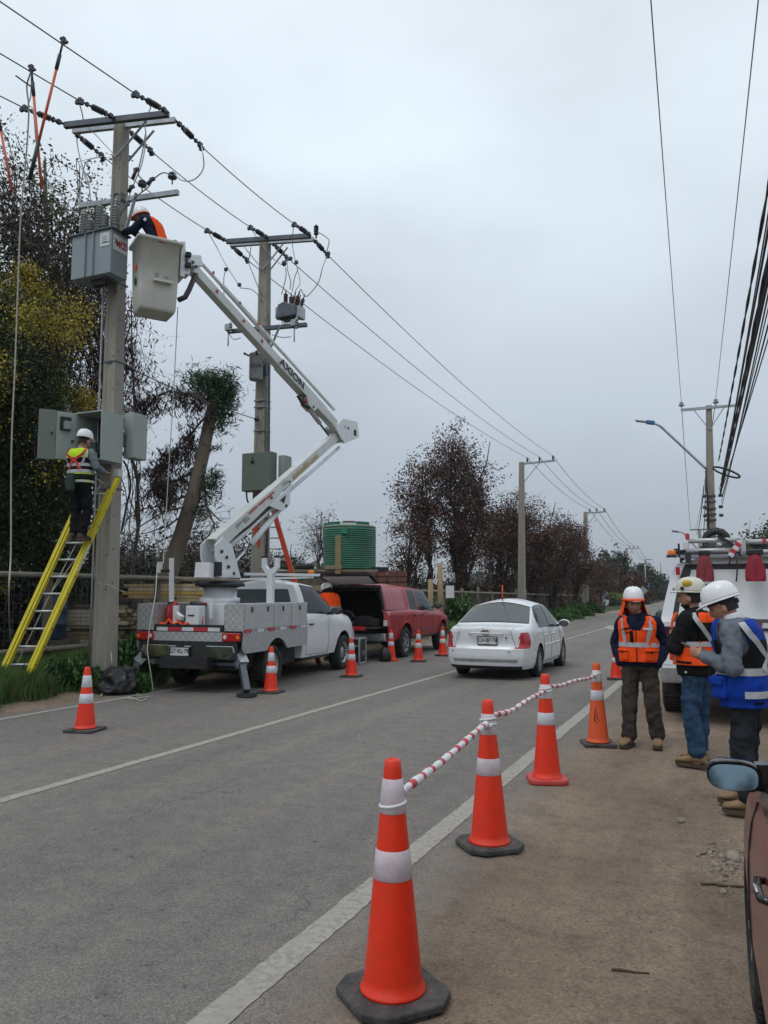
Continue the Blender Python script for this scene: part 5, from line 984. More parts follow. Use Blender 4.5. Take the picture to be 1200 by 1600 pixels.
# ================================================================ vehicles
def ip(tab):
    X = [a for a, b in tab]; Y_ = [b for a, b in tab]
    return lambda x: float(np.interp(x, X, Y_))
def smooth_ip(tab, k=.06):
    f = ip(tab); return lambda x: (f(x-k)+2*f(x)+f(x+k))/4
class Shell:
    def __init__(s, y0, y1, sill, belt, top, Wb, Wr, HG, arches, side, ry=None, fy=None, extra=(), rb=.05, fb=.12, step=.05, ns=12, ng=8, nt=6, crown=.03, nc=16, glin=1.0):
        ys_ = set([y0, y1]+list(extra)); y = y0
        while y < y1: ys_.add(round(y, 4)); y += step
        for yc, zc, ra in arches:
            for k in range(17): ys_.add(round(yc-ra*math.cos(math.pi*k/16), 4))
        ys_ = sorted(ys_); s.ys = [a for i, a in enumerate(ys_) if i == 0 or a-ys_[i-1] > .004]
        s.args = (sill, belt, top, Wb, Wr, HG, arches, side, ry, fy, ns, ng, nt, crown, y0, y1, glin); s.P = []; s.info = []
        rows = [s.ring(y) for y in s.ys]; nr = len(rows[0]); s.verts = []; s.faces = []; s.fi = []
        for sg in (1, -1):
            b = len(s.verts)
            for r in rows: s.verts += [V((sg*x, yy, z)) for x, yy, z, zn, t_ in r]
            for i in range(len(rows)-1):
                for j in range(nr-1):
                    a = b+i*nr+j; q = [a, a+nr, a+nr+1, a+1]
                    s.faces.append(q if sg > 0 else q[::-1]); r = rows[i][j]; r2 = rows[i+1][j+1]
                    s.fi.append((r[3], sg, (s.ys[i]+s.ys[i+1])/2, (r[2]+r2[2]+rows[i][j+1][2]+rows[i+1][j][2])/4, abs(r[0]+r2[0])/2, (r[4]+rows[i][j+1][4])/2))
        for end, bul, sg in ((0, -rb, 1), (len(rows)-1, fb, -1)):
            b = len(s.verts); r = rows[end]
            for x, yy, z, zn, t_ in r:
                for m_ in range(nc+1): q = 1-2*m_/nc; s.verts.append(V((x*q, yy+bul*(1-q**4), z)))
            for j in range(nr-1):
                for m_ in range(nc):
                    a = b+j*(nc+1)+m_; f = [a, a+1, a+nc+2, a+nc+1]; s.faces.append(f if sg < 0 else f[::-1]); xm = (r[j][0]+r[j+1][0])/2*(1-2*(m_+.5)/nc)
                    s.fi.append(('rear' if end == 0 else 'front', 1 if xm > 0 else -1, s.ys[end], (r[j][2]+r[j+1][2])/2, abs(xm), m_))
    def ring(s, y):
        sill, belt, top, Wb, Wr, HG, arches, side, ry, fy, ns, ng, nt, crown, y0, y1, glin = s.args
        lo = sill(y) if callable(sill) else sill; z0 = lo
        for yc, zc, ra in arches:
            if abs(y-yc) < ra: lo = max(lo, zc+math.sqrt(max(0, ra*ra-(y-yc)**2)))
        be = belt(y); tp = max(top(y), be+.012); W = Wb(y); h = tp-be; o = []
        for i in range(ns+1):
            t_ = i/ns; z = lo+(be-lo)*t_; o.append([W*side((z-z0)/(be-z0)), y, z, 'side', t_])
        k = min(1, h/HG); xr = W*side(1)*(1-.06)-(W*side(1)*.94-Wr)*k if k < 1 else Wr
        xb = W*side(1); zE = be+h*.90
        for i in range(1, ng+1):
            t_ = i/ng; o.append([xb+(xr-xb)*(t_**glin), y, be+(zE-be)*math.sin(t_*math.pi/2*.92)/math.sin(math.pi/2*.92), 'green', t_])
        for i in range(1, nt+1):
            u = i/nt; o.append([xr*(1-u), y, zE+(tp-zE+crown*k)*math.sin(u*math.pi/2), 'top', u])
        res = []
        for i, (x, yy, z, zn, t_) in enumerate(o):
            if ry: yy += ry(z)*max(0, 1-(y-y0)/.6)**1.5
            if fy: yy += fy(z)*max(0, 1-(y1-y)/.6)**1.5
            zn2 = o[i+1][3] if i+1 < len(o) else zn
            res.append((x, yy, z, zn2, t_))
        return res
    def xs(s, y, z):
        r = s.ring(y); r = [q for q in r if q[3] == 'side' or q[2] <= z+1e9]
        return float(np.interp(z, [q[2] for q in r[:24]], [q[0] for q in r[:24]]))
    def build(s, parent, cls, mats):
        parts = {}
        for f, inf in zip(s.faces, s.fi):
            k = cls(*inf)
            if k: parts.setdefault(k, []).append(f)
        res = {}
        for k, fs in parts.items():
            mp_ = {}; mb = MB()
            for f in fs:
                q = []
                for i in f:
                    if i not in mp_: mp_[i] = len(mb.v); mb.v.append(s.verts[i])
                    q.append(mp_[i])
                mb.f.append(q); mb.m.append(0); mb.s.append(True)
            nm = k.split('|')[0]; res[k] = mb.build(nm, mats[k], parent)
        return res
    def line(s, parent, pts, name='panel_gap', mt='cabinet_dark', r_=.004, sg=1):   # thin dark gap following the side
        P = [V((sg*(s.xs(y, z)+.0015), y, z)) for y, z in pts]; return MB().tube(P, r_, 4).build(name, MT[mt], parent)
def seg(a, b, n=8): return [(a[0]+(b[0]-a[0])*i/n, a[1]+(b[1]-a[1])*i/n) for i in range(n+1)]
def wheel(parent, x, y, r_, w_, style, sg, rr_=.62):
    Mx = Matrix(((0,0,sg),(0,1,0),(1,0,0))) if sg > 0 else Matrix(((0,0,-1),(0,1,0),(1,0,0)))
    o = V((x, y, r_)); ri_ = r_*rr_; mb = MB()
    mb.lathe([(ri_, -w_/2), (r_*.90, -w_/2), (r_*.985, -w_*.38), (r_, -w_*.2), (r_, w_*.2), (r_*.985, w_*.38), (r_*.90, w_/2), (ri_*1.05, w_/2), (ri_, w_*.42), (ri_, 0)], o, 36, Mx, caps=False)
    for k in range(36):
        a = k*math.pi/18; c = o+Mx @ V((math.cos(a)*(r_*.998), math.sin(a)*(r_*.998), 0)); mb.box(c, (w_*.9, .012, .012), Matrix.Rotation(a, 3, 'X'))
    t_ = mb.build('wheel', MT['rubber'], parent); rb = MB()
    if style == 'steel':
        rb.lathe([(.02, w_*.30), (ri_*.35, w_*.32), (ri_*.45, w_*.20), (ri_*.85, w_*.26), (ri_*.9, w_*.40), (ri_, w_*.42), (ri_, w_*.1)], o, 32, Mx); rim = rb.build('rim', MT['alloy'], t_)
        hb = MB()
        for k in range(12):
            a = k*math.pi/6; c = o+Mx @ V((math.cos(a)*ri_*.68, math.sin(a)*ri_*.68, w_*.25)); hb.cyl(c, c+V((sg*.012,0,0)), ri_*.11, n=8)
        hb.build('rim_hole', MT['cabinet_dark'], t_)['kind'] = 'stuff'
    else:
        rb.lathe([(ri_*.86, w_*.36), (ri_*.9, w_*.42), (ri_, w_*.43), (ri_*1.0, w_*.1)], o, 32, Mx, caps=False); rb.lathe([(.01, w_*.36), (ri_*.2, w_*.36), (ri_*.24, w_*.25)], o, 16, Mx)
        n_ = int(style)
        for k in range(n_):
            a = k*2*math.pi/n_+.2; e = o+Mx @ V((math.cos(a)*ri_*.9, math.sin(a)*ri_*.9, w_*.36)); rb.beam(o+Mx @ V((0,0,w_*.31)), e, ri_*.20, .03, (1,0,0))
        rim = rb.build('rim', MT['alloy'], t_); MB().lathe([(.01, w_*.05), (ri_*.98, w_*.05)], o, 24, Mx).build('brake_disc', MT['cabinet_dark'], t_)
    return t_
def under(parent, y0, y1, W, z0, z1, wheels, ra):
    MB().box((0, (y0+y1)/2, (z0+z1)/2), (2*W, y1-y0, z1-z0)).build('underbody', MT['cabinet_dark'], parent)
    for yc, zc in wheels:
        for sg in (1, -1):
            mb = MB(); P = [V((0, yc-ra*math.cos(a), zc+ra*math.sin(a))) for a in [math.pi*k/14 for k in range(-2, 17)]]; n = len(P)
            for q in P: mb.v.append(V((sg*(W+.22), q.y, max(z0, q.z))))
            for q in P: mb.v.append(V((sg*(W-.12), q.y, max(z0, q.z))))
            for i in range(n-1): mb.f.append([i, i+1, n+i+1, n+i]); mb.m.append(0); mb.s.append(True)
            mb.f.append([n+i for i in range(n)]); mb.m.append(0); mb.s.append(False); mb.build('wheel_well', MT['cabinet_dark'], parent)
def mirror(parent, c, sg, mt='black_plastic', glass=True):
    c = V(c); o = MB().lathe([(.01,-.05),(.07,-.045),(.085,0),(.075,.05),(.03,.07)], c, 16, Matrix(((1,0,0),(0,0,1),(0,-1,0))), sx=1.5, sy=1.0); ms = o.build('mirror', MT[mt], parent)
    MB().lathe([(.07,0),(.055,.004),(.005,.005)], c+V((0,-.052,0)), 16, Matrix(((1,0,0),(0,0,-1),(0,1,0))), sx=1.5, sy=1.0).build('mirror_glass', MT['glass_tint'], ms)
    MB().beam(c+V((-sg*.06,.02,-.03)), c+V((-sg*.20,.06,-.06)), .05, .04).build('mirror_arm', MT['black_plastic'], ms); return ms
def plate(parent, c, txt, rx, size=(.36,.13), sub=None, rot=0):
    c = V(c); pb = MB().box(c, (size[0], .012, size[1])).build('licence_plate', MT['plate_white'], parent)
    MB().box(c+V((0,-.004,0)), (size[0]+.02, .010, size[1]+.02)).build('plate_frame', MT['black_plastic'], pb)
    MB().box(c+V((0,-.0075,0)), (size[0]-.01, .006, size[1]-.01)).build('plate_face', MT['plate_white'], pb)
    text_mb('plate_lettering', txt, size[1]*.72, MT['decal_black'], pb, frame(c+V((0,-.0125,.006)), (1,0,0), (0,0,1)), bold=.002, depth=.001, sx=rx)
    if sub: text_mb('plate_small_text', sub, size[1]*.18, MT['decal_black'], pb, frame(c+V((0,-.0125,-size[1]*.40)), (1,0,0), (0,0,1)), depth=.001)
# ---- saloon car (used for the white car and the maroon car)
def saloon(label, loc, rz, paint, style='8', name='parked_car', full=True, W=.85):
    th = thing(name, label, 'car', loc, rz); L = 4.28
    top = smooth_ip([(0,.965),(.08,.985),(.50,1.03),(1.22,1.42),(1.6,1.465),(2.1,1.475),(2.55,1.44),(3.32,1.02),(3.9,.90),(4.15,.80),(4.28,.66)], .07)
    belt = smooth_ip([(0,.90),(.1,.925),(.55,.955),(1.6,.945),(3.3,.90),(3.9,.80),(4.28,.60)], .08)
    Wb = smooth_ip([(0,W-.13),(.1,W-.055),(.35,W-.012),(.8,W),(3.4,W),(3.9,W-.05),(4.15,W-.13),(4.28,W-.22)], .05)
    side = ip([(0,.93),(.12,.975),(.3,.998),(.5,1),(.72,.995),(.9,.975),(1,.945)])
    ry = ip([(.2,.05),(.28,-.02),(.45,-.055),(.60,-.05),(.64,-.01),(.70,.0),(.92,-.01),(1.1,.0)])
    sh = Shell(0, L, .21, belt, top, Wb, .57, .52, [(.92,.31,.355),(3.42,.31,.355)], side, ry, ip([(.2,0),(.45,.06),(.7,0)]), extra=(.45,.54,1.16,1.22,1.30,1.98,2.06,2.9,3.25), rb=.10, fb=.16, step=.045, ns=22, ng=10, nc=44, crown=.055)
    def cls(zn, sg, y, z, x, t_):
        if zn == 'green' and .09 < t_ < .90:
            if .98 < y < 1.24 and t_ < .9-1.2*(1.24-y): return 'quarter_glass'
            if 1.24 < y < 1.30: return 'pillar_trim'
            if 1.30 <= y < 1.98 or 2.06 < y < 3.05: return 'side_window|'+('r' if sg > 0 else 'l')+('1' if y < 2 else '2')
            if 1.98 <= y <= 2.06: return 'pillar_trim'
        if zn == 'top' and .53 < y < 1.20 and t_ > .08: return 'rear_window' if .58 < y < 1.16 and t_ > .16 else 'window_seal'
        if zn == 'green' and 1.30 <= y < 3.1 and (.03 < t_ <= .09): return 'window_seal'
        if zn == 'rear' and z < .27: return 'valance'
        if zn == 'green' and .53 < y < .98 and t_ > .62 and False: return 'rear_window'
        if zn == 'top' and 2.62 < y < 3.28 and t_ > .08: return 'windscreen'
        if zn == 'rear':
            if z < .60: return 'rear_bumper|strip' if .335 < z < .40 and x < .62 else 'rear_bumper'
        if zn == 'side':
            if y < .62 and z < .60: return 'rear_bumper'
            if 1.30 < y < 2.02 and z > .30 and not (y < 1.31): return 'door|'+('r' if sg > 0 else 'l')+'1'
            if 2.02 <= y < 3.02 and z > .30: return 'door|'+('r' if sg > 0 else 'l')+'2'
            if y > 3.95 and z > .58: return 'headlamp|'+('r' if sg > 0 else 'l')
        return 'body'
    pm = MT[paint]; mats = {'body': pm, 'window_seal': MT['black_plastic'], 'valance': MT['black_plastic'], 'rear_bumper': pm, 'rear_bumper|strip': MT['alloy'], 'quarter_glass': MT['glass_dark'], 'pillar_trim': MT['black_plastic'], 'rear_window': MT['glass_tint'], 'windscreen': MT['glass_dark']}
    for s_ in 'rl':
        mats['tail_lamp|'+s_] = MT['lamp_red']; mats['headlamp|'+s_] = MT['lamp_white']
        for n_ in '12': mats['side_window|'+s_+n_] = MT['glass_dark']; mats['door|'+s_+n_] = pm
    sh.build(th, cls, mats)
    for sg in (1, -1):
        sh.line(th, seg((1.30,.30),(1.30,.94)), sg=sg); sh.line(th, seg((2.03,.25),(2.03,.93)), sg=sg); sh.line(th, seg((3.03,.30),(3.03,.90)), sg=sg); sh.line(th, seg((1.30,.27),(3.03,.27),20), sg=sg)
        P = [V((sg*(sh.xs(y, .60)+.006), y, .60)) for y in [1.34+i*.08 for i in range(22)]]
        if full: MB().tube(P, .017, 6).build('side_moulding', pm, th)
        for y in ((1.42, 2.18) if full else ()): x = sh.xs(y, .80); MB().tube([(sg*(x-.01),y,.80),(sg*(x+.028),y+.02,.803),(sg*(x+.028),y+.15,.803),(sg*(x-.01),y+.18,.80)], .013, 8).build('door_handle', pm, th)
        for y in (.92, 3.42): wheel(th, sg*(W-.105), y, .305, .19, style, sg)
        if full: mirror(th, (sg*(W+.10), 2.98, .98), sg, paint)
    for sg in (1, -1):   # tail lamps wrap round the rear corner
        rows = []; zs_ = [.605+.295*i/12 for i in range(13)]
        for z in zs_:
            g0 = sh.ring(0.0); Z = [q[2] for q in g0[:23]]; x0 = float(np.interp(z, Z, [q[0] for q in g0[:23]])); yo = float(np.interp(z, Z, [q[1] for q in g0[:23]])); xi = .575+(z-.60)*.36; row = []
            for i in range(9): x = xi+(x0-xi)*i/8; row.append(V((sg*(x+.001*i/2), yo-.10*(1-(x/x0)**4)-.006, z)))
            ym = .215-1.9*(z-.76)**2
            for i in range(1, 6):
                y = ym*i/5; gq = sh.ring(y); Zq = [q[2] for q in gq[:23]]; row.append(V((sg*(float(np.interp(z, Zq, [q[0] for q in gq[:23]]))+.006), float(np.interp(z, Zq, [q[1] for q in gq[:23]])), z)))
            rows.append(row)
        lm = MB(); wl = MB()
        for q, m0, cond in ((lm, 0, lambda i, j: not (i < 3 and 1 <= j <= 6)), (wl, 0, lambda i, j: i < 3 and 1 <= j <= 6)):
            nn_ = len(rows[0]); q.v = [p for r in rows for p in r]
            for j in range(12):
                for i in range(nn_-1):
                    if cond(i, j): a = j*nn_+i; q.f.append([a, a+1, a+nn_+1, a+nn_] if sg > 0 else [a, a+nn_, a+nn_+1, a+1]); q.m.append(0); q.s.append(True)
        lo = lm.build('tail_lamp', MT['lamp_red'], th); wl.build('reverse_lamp', MT['lamp_white'], lo)
    under(th, .12, 4.1, W-.27, .20, .55, ((.92,.31),(3.42,.31)), .35)
    MB().box((0,.5,.26),(.3,.4,.12)).build('silencer', MT['steel_dark'], th); MB().cyl((.45,.03,.23),(.45,.2,.25),.025,n=8).build('exhaust', MT['steel_dark'], th)
    return th, sh
wc, wsh = saloon('white four door saloon car with a roof aerial driving in the near lane', (-4.30, 14.75, 0), R(.5), 'white_paint', '8', 'white_car')
plate(wc, (.06,-.125,.745), 'CH·BF·78', .92, (.37,.14), 'C H I L E')
MB().tube([(-.30,-.112,.865),(-.26,-.15,.88),(0,-.165,.885),(.30,-.15,.88),(.36,-.112,.865)], .015, 6).build('boot_garnish', MT['white_paint'], wc)
MB().lathe([(.052,0),(.06,.006),(.052,.012)], (.03,-.150,.905), 20, Matrix(((1,0,0),(0,0,-1),(0,1,0))), sx=1.5).build('round_emblem', MT['chrome'], wc)
MB().tube([(-.75,-.03,.612),(-.6,-.09,.604),(0,-.125,.602),(.6,-.09,.604),(.75,-.03,.612)], .004, 4).build('boot_gap', MT['cabinet_dark'], wc)
for sg in (-1, 1): MB().tube([(sg*.60,-.085,.62),(sg*.56,-.10,.75),(sg*.50,-.085,.93),(sg*.55,.0,.985)], .0035, 4).build('boot_gap', MT['cabinet_dark'], wc)
text_mb('maker_badge', 'HYUNDAI', .030, MT['alloy'], wc, frame((-.55,-.100,.88), (1,0,0), (0,0,1)), depth=.002); text_mb('model_badge', 'ACCENT', .028, MT['alloy'], wc, frame((.46,-.112,.865), (1,0,0), (0,0,1)), depth=.002)
MB().cyl((.42,-.115,.80),(.42,-.128,.80),.018,n=12).build('boot_lock', MT['cabinet_dark'], wc)
for x in (-.62, .48): MB().box((x,-.158,.545),(.03,.01,.02)).build('bumper_sensor', MT['steel_dark'], wc)
MB().cyl((0,1.30,1.485),(0,1.27,1.53),.012,n=6).build('aerial_base', MT['black_plastic'], wc); MB().cyl((0,1.27,1.53),(.02,1.22,1.80),.016,.014,8).build('aerial_sleeve', MT['tarp_orange'], wc); MB().tube([(.02,1.22,1.78),(.07,1.12,2.10),(.16,.98,2.5)],.004,4).build('aerial_rod', MT['cable_black'], wc)
for sg, y_ in ((1,2.5),(-1,2.5),(1,1.5)): mb = MB(); mb.box((sg*.36,y_,.9),(.46,.16,.5)); mb.box((sg*.36,y_,1.22),(.22,.1,.16)); mb.build('seat', MT['black_cloth'], wc, bevel=.03)
mm, msh = saloon('dusty maroon car at the bottom right corner, seen along its door', (.988, .22, 0), R(2.2), 'maroon_paint', '8', 'maroon_car', full=False)
# its big door mirror
for sg in (-1,):
    c = V((sg*.885, 2.98, 1.0)); mo = MB(); pr_ = [(.012,.11),(.06,.10),(.092,.06),(.105,.015),(.108,0),(.098,-.012)]
    # rounded oblong housing built from superellipse rings along -y
    rings = []
    for k_, yy in ((.35,.10),(.75,.08),(.95,.04),(1,0),(.98,-.02),(.93,-.025)):
        rings.append([c+V((math.copysign(abs(math.cos(a))**.62, math.cos(a))*.092*k_, yy, math.copysign(abs(math.sin(a))**.7, math.sin(a))*.054*k_-.006*math.cos(a))) for a in [i*math.pi/16 for i in range(32)]])
    ms = mo.loft(rings).build('mirror', MT['black_gloss'], mm)
    r2 = [[c+V((math.copysign(abs(math.cos(a))**.62, math.cos(a))*.080*k_-.004, -.030+math.copysign(abs(math.sin(a))**.7, math.sin(a))*.043*k_*.16, math.copysign(abs(math.sin(a))**.7, math.sin(a))*.043*k_)) for a in [i*math.pi/16 for i in range(32)]] for k_ in (1, .5, .02)]
    gl = r2[0]; gb = MB(); gb.add([p+V((0,-.016,0)) for p in gl], [tuple(range(32))]); gb.build('mirror_glass', MT['mirror_glass'], ms)
    MB().loft([[c+V(q) for q in ((.07,-.0,.04),(.07,.06,.04),(.07,.06,-.05),(.07,0,-.05))], [c+V(q) for q in ((.19,-.01,.05),(.19,.10,.05),(.19,.10,-.06),(.19,0,-.06))]], sm=False).build('mirror_foot', MT['black_gloss'], ms)
for y_ in (1.50, 2.26): # black/silver pull handles
    x = -(msh.xs(y_, .82)); MB().tube([(x+.01,y_,.815),(x-.022,y_+.02,.82),(x-.026,y_+.10,.82),(x-.022,y_+.17,.82),(x+.01,y_+.19,.815)], [.010,.013,.013,.012,.010], 8).build('door_handle', MT['black_gloss'], mm)
    MB().tube([(x-.028,y_+.03,.830),(x-.033,y_+.09,.830),(x-.028,y_+.16,.830)], .005, 6).build('handle_insert', MT['chrome'], mm)
# ---- red pickup with open canopy
rp = thing('red_pickup', 'red double cab pickup with its canopy hatch raised, behind the white lift truck', 'pickup', (-8.55, 17.75, 0), R(1.5)); W = .93
top = smooth_ip([(0,1.83),(1.60,1.86),(1.66,1.82),(2.0,1.83),(3.0,1.80),(3.25,1.74),(4.05,1.20),(4.6,1.14),(5.0,1.04),(5.25,.88)], .05)
belt = smooth_ip([(0,1.22),(1.6,1.22),(2.6,1.17),(4.0,1.10),(4.9,1.0),(5.25,.82)], .08)
Wb = smooth_ip([(0,W-.02),(1,W),(4.3,W),(4.9,W-.05),(5.25,W-.2)], .05); side = ip([(0,.95),(.2,.985),(.45,1),(.8,1),(.93,.985),(1,.905)])
rsh = Shell(0, 5.25, .46, belt, top, Wb, .66, .62, [(1.20,.40,.48),(4.30,.40,.48)], side, None, ip([(.4,0),(.7,.08),(1.1,0)]), extra=(.03,1.6,1.68,1.75,2.32,2.40,3.35), rb=.0, fb=.14, step=.05, ns=14, ng=8)
def cls(zn, sg, y, z, x, t_):
    if zn == 'rear': return 'tail_lamp|'+('r' if sg > 0 else 'l') if .84 < z < 1.21 and x > .76 else ('tailgate' if False else None)
    if zn in ('green',) and y < 1.60: return 'canopy_trim' if t_ < .10 else 'canopy_panel|'+('r' if sg > 0 else 'l') if .16 < t_ < .84 and .16 < y < 1.42 else 'canopy'
    if zn == 'top' and y < 1.62: return 'canopy'
    if 1.60 <= y < 1.68 and zn != 'side': return 'body'
    if zn == 'green' and .06 < t_ < .90:
        if 1.75 < y < 2.32: return 'side_window|'+('r' if sg > 0 else 'l')+'1'
        if 2.40 < y < 3.75: return 'side_window|'+('r' if sg > 0 else 'l')+'2'
    if zn == 'top' and 3.28 < y < 4.0 and t_ > .08: return 'windscreen'
    if zn == 'side' and y < .16 and .84 < z < 1.21: return 'tail_lamp|'+('r' if sg > 0 else 'l')
    if zn == 'side' and 1.72 < y < 2.36 and z > .50: return 'door|'+('r' if sg > 0 else 'l')+'1'
    if zn == 'side' and 2.36 <= y < 3.35 and z > .50: return 'door|'+('r' if sg > 0 else 'l')+'2'
    if zn == 'side' and z < .50 and 1.7 < y < 3.8: return 'sill'
    return 'body'
rd = MT['red_paint']; mats = {'body': rd, 'canopy': rd, 'canopy_panel|r': MT['red_panel'], 'canopy_panel|l': MT['red_panel'], 'canopy_trim': MT['chrome'], 'windscreen': MT['glass_dark'], 'sill': MT['steel_dark'], 'tailgate': rd}
for s_ in 'rl':
    mats['tail_lamp|'+s_] = MT['lamp_red']
    for n_ in '12': mats['side_window|'+s_+n_] = MT['glass_black' if n_ == '1' else 'glass_dark']; mats['door|'+s_+n_] = rd
rsh.build(rp, cls, mats)
for sg in (1, -1):
    for y in (1.72, 2.36, 3.36): rsh.line(rp, seg((y,.50),(y,1.14)), sg=sg)
    for y in (1.80, 2.44): x = rsh.xs(y, 1.05); MB().tube([(sg*(x-.01),y,1.05),(sg*(x+.03),y+.02,1.053),(sg*(x+.03),y+.16,1.053),(sg*(x-.01),y+.19,1.05)], .015, 8).build('door_handle', MT['black_plastic'], rp)
    MB().tube([(sg*(rsh.xs(y, .66)+.004), y, .66) for y in [1.8+i*.1 for i in range(20)]], .014, 6).build('side_moulding', MT['steel_dark'], rp)
    for yc in (1.20, 4.30): MB().tube([(sg*(rsh.xs(yc+.50*math.cos(a), max(.47,.40+.50*math.sin(a)))+.006), yc+.50*math.cos(a), max(.46,.40+.50*math.sin(a))) for a in [math.pi*k/16 for k in range(17)]], .022, 6).build('arch_flare', rd, rp)
    for y in (1.20, 4.30): wheel(rp, sg*(W-.12), y, .385, .25, '6', sg)
    mirror(rp, (sg*(W+.14), 3.42, 1.30), sg)
    MB().box((sg*.845,-.01,.91), (.10,.02,.14)).build('reverse_lamp', MT['lamp_white'], rp)
under(rp, .1, 5.0, W-.30, .42, .8, ((1.20,.40),(4.30,.40)), .47)
MB().box((0,.10,.56), (1.75,.30,.20), top=.97).build('rear_bumper', MT['alloy'], rp, bevel=.03); MB().box((0,-.055,.68),(1.2,.06,.05)).build('bumper_step', MT['black_plastic'], rp)
mb = MB()
for sg in (1, -1): mb.box((sg*.84,.8,1.0),(.03,1.5,.44)); mb.add([(sg*.83,.03,1.22),(sg*.83,1.55,1.22),(sg*.60,1.55,1.70),(sg*.60,.03,1.70)], [(0,1,2,3)])
mb.prism([(.82,1.54,.8),(.82,1.54,1.22),(.60,1.54,1.70),(-.60,1.54,1.70),(-.82,1.54,1.22),(-.82,1.54,.8)], (0,.02,0)); mb.box((0,.8,.80),(1.7,1.5,.03)); mb.box((0,.8,1.71),(1.20,1.5,.02)); mb.build('load_bed_liner', MT['cabinet_dark'], rp)
MB().box((0,-.02,1.80),(1.42,.06,.07)).build('canopy_frame', MT['black_plastic'], rp)
for sg in (1, -1): MB().beam((sg*.80,-.0,1.24), (sg*.68,-.0,1.82), .06, .06).build('canopy_frame', MT['black_plastic'], rp)
mb = MB(); hz_ = V((0,.02,1.86)); MB().loft([[V((s_*(.72 if k else .66), (-.60 if k else .02), (2.06 if k else 1.86)+dz)) for s_, dz in ((-1,0),(1,0),(1,.045),(-1,.045))] for k in (0,1)], sm=False).build('canopy_hatch', MT['black_gloss'], rp)
MB().loft([[V((s_*(.62 if k else .58), (-.54 if k else -.06), (2.036 if k else 1.878)+dz)) for s_, dz in ((-1,-.012),(1,-.012),(1,0),(-1,0))] for k in (0,1)], sm=False).build('hatch_liner', MT['liner_grey'], rp)
for sg in (1, -1): MB().cyl((sg*.66,.0,1.5),(sg*.66,-.40,1.97),.012,n=6).build('gas_strut', MT['steel_dark'], rp)
mb = MB().box((0,-.28,.80),(1.5,.52,.05)); mb.build('tailgate', MT['black_plastic'], rp, bevel=.01); MB().box((.30,-.55,.80),(.5,.02,.09)).build('warning_strip', MT['lamp_red'], rp)
for c_, s_, n_ in (((.2,.3,.95),(.5,.4,.25),'toolbox'),((-.35,.4,1.0),(.4,.4,.35),'toolbox'),((.55,.1,.93),(.25,.3,.18),'toolbox')): MB().box(c_, s_).build(n_, MT['black_plastic'], rp, bevel=.02)
MB().tube([(-.15+.2*math.cos(a),-.1,1.0+.2*math.sin(a)) for a in [i*.5 for i in range(13)]],.03,6).build('cable_reel', MT['steel_dark'], rp)
# flight case beside it
fc = thing('flight_case', 'black flight case with aluminium edges on the road behind the red pickup', 'case', (-8.22, 16.85, 0), R(6))
MB().box((0,0,.31),(.62,.45,.56)).build('case_body', MT['case_black'], fc, bevel=.005); mb = MB()
for x in (-1,1):
    for y in (-1,1): mb.box((x*.31,y*.225,.31),(.035,.035,.57))
    for z in (.03,.59): mb.box((x*.31,0,z),(.035,.45,.035))
for y in (-1,1):
    for z in (.03,.42,.59): mb.box((0,y*.225,z),(.62,.03,.03))
mb.build('edge_trim', MT['aluminium'], fc); MB().box((.0,-.236,.30),(.12,.01,.09)).build('catch', MT['alloy'], fc); MB().box((.318,.05,.25),(.01,.12,.10)).build('handle', MT['alloy'], fc)
for x in (-.2,.2): MB().box((x,-.236,.42),(.05,.015,.07)).build('catch', MT['aluminium'], fc)
# ---- white service vehicle on the right with canopy and roof rack
sv = thing('service_vehicle', 'white service pickup with canopy, roof rack and red bags behind the three men', 'pickup', (.06, 10.95, 0), R(0)); W = .95
top = smooth_ip([(0,2.12),(1.9,2.14),(2.0,1.95),(3.0,1.85),(3.9,1.2),(4.9,1.05),(5.2,.9)], .05); belt = smooth_ip([(0,1.25),(2,1.25),(4,1.12),(5.2,.85)], .08); Wb = smooth_ip([(0,W-.01),(1,W),(4.4,W),(5.2,W-.2)], .05)
ssh = Shell(0, 5.2, .5, belt, top, Wb, .66, .80, [(1.05,.38,.46),(4.2,.38,.46)], ip([(0,.95),(.3,.99),(.6,1),(.9,.99),(1,.96)]), ip([(.5,0),(1.25,-.02),(1.26,0),(2.1,.16)]), None, extra=(1.95,2.02), rb=.02, fb=.12, step=.06, ns=14, ng=16, nc=26)
def cls(zn, sg, y, z, x, t_):
    if zn == 'rear':
        if z > 1.27:
            e = .89-(z-1.27)*.30; 
            if z > 2.02 or x > e-.10: return 'canopy'
            if z > 1.95 or x > e-.20 or z < 1.31: return 'window_seal'
            return 'rear_hatch'
        if z < 1.24 and x > .80 and z > .85: return 'tail_lamp|'+('r' if sg > 0 else 'l')
        return 'tailgate' if z > .7 else 'body'
    if zn in ('green', 'top') and y < 1.95: return 'canopy'
    if zn == 'green' and .08 < t_ < .9 and 2.1 < y < 3.6: return 'side_window|'+('r' if sg > 0 else 'l')
    if zn == 'top' and 3.05 < y < 3.85: return 'windscreen'
    return 'body'
wp = MT['white_paint']; ssh.build(sv, cls, {'body': wp, 'canopy': wp, 'window_seal': MT['black_plastic'], 'rear_hatch': wp, 'tailgate': wp, 'tail_lamp|r': MT['lamp_red'], 'tail_lamp|l': MT['lamp_red'], 'side_window|r': MT['glass_dark'], 'side_window|l': MT['glass_dark'], 'windscreen': MT['glass_dark']})
under(sv, .1, 5, W-.3, .45, .85, ((1.05,.38),(4.2,.38)), .45)
for sg in (1, -1):
    for y in (1.05, 4.2): wheel(sv, sg*(W-.11), y, .375, .24, '6', sg)
    mirror(sv, (sg*(W+.15), 3.3, 1.28), sg)
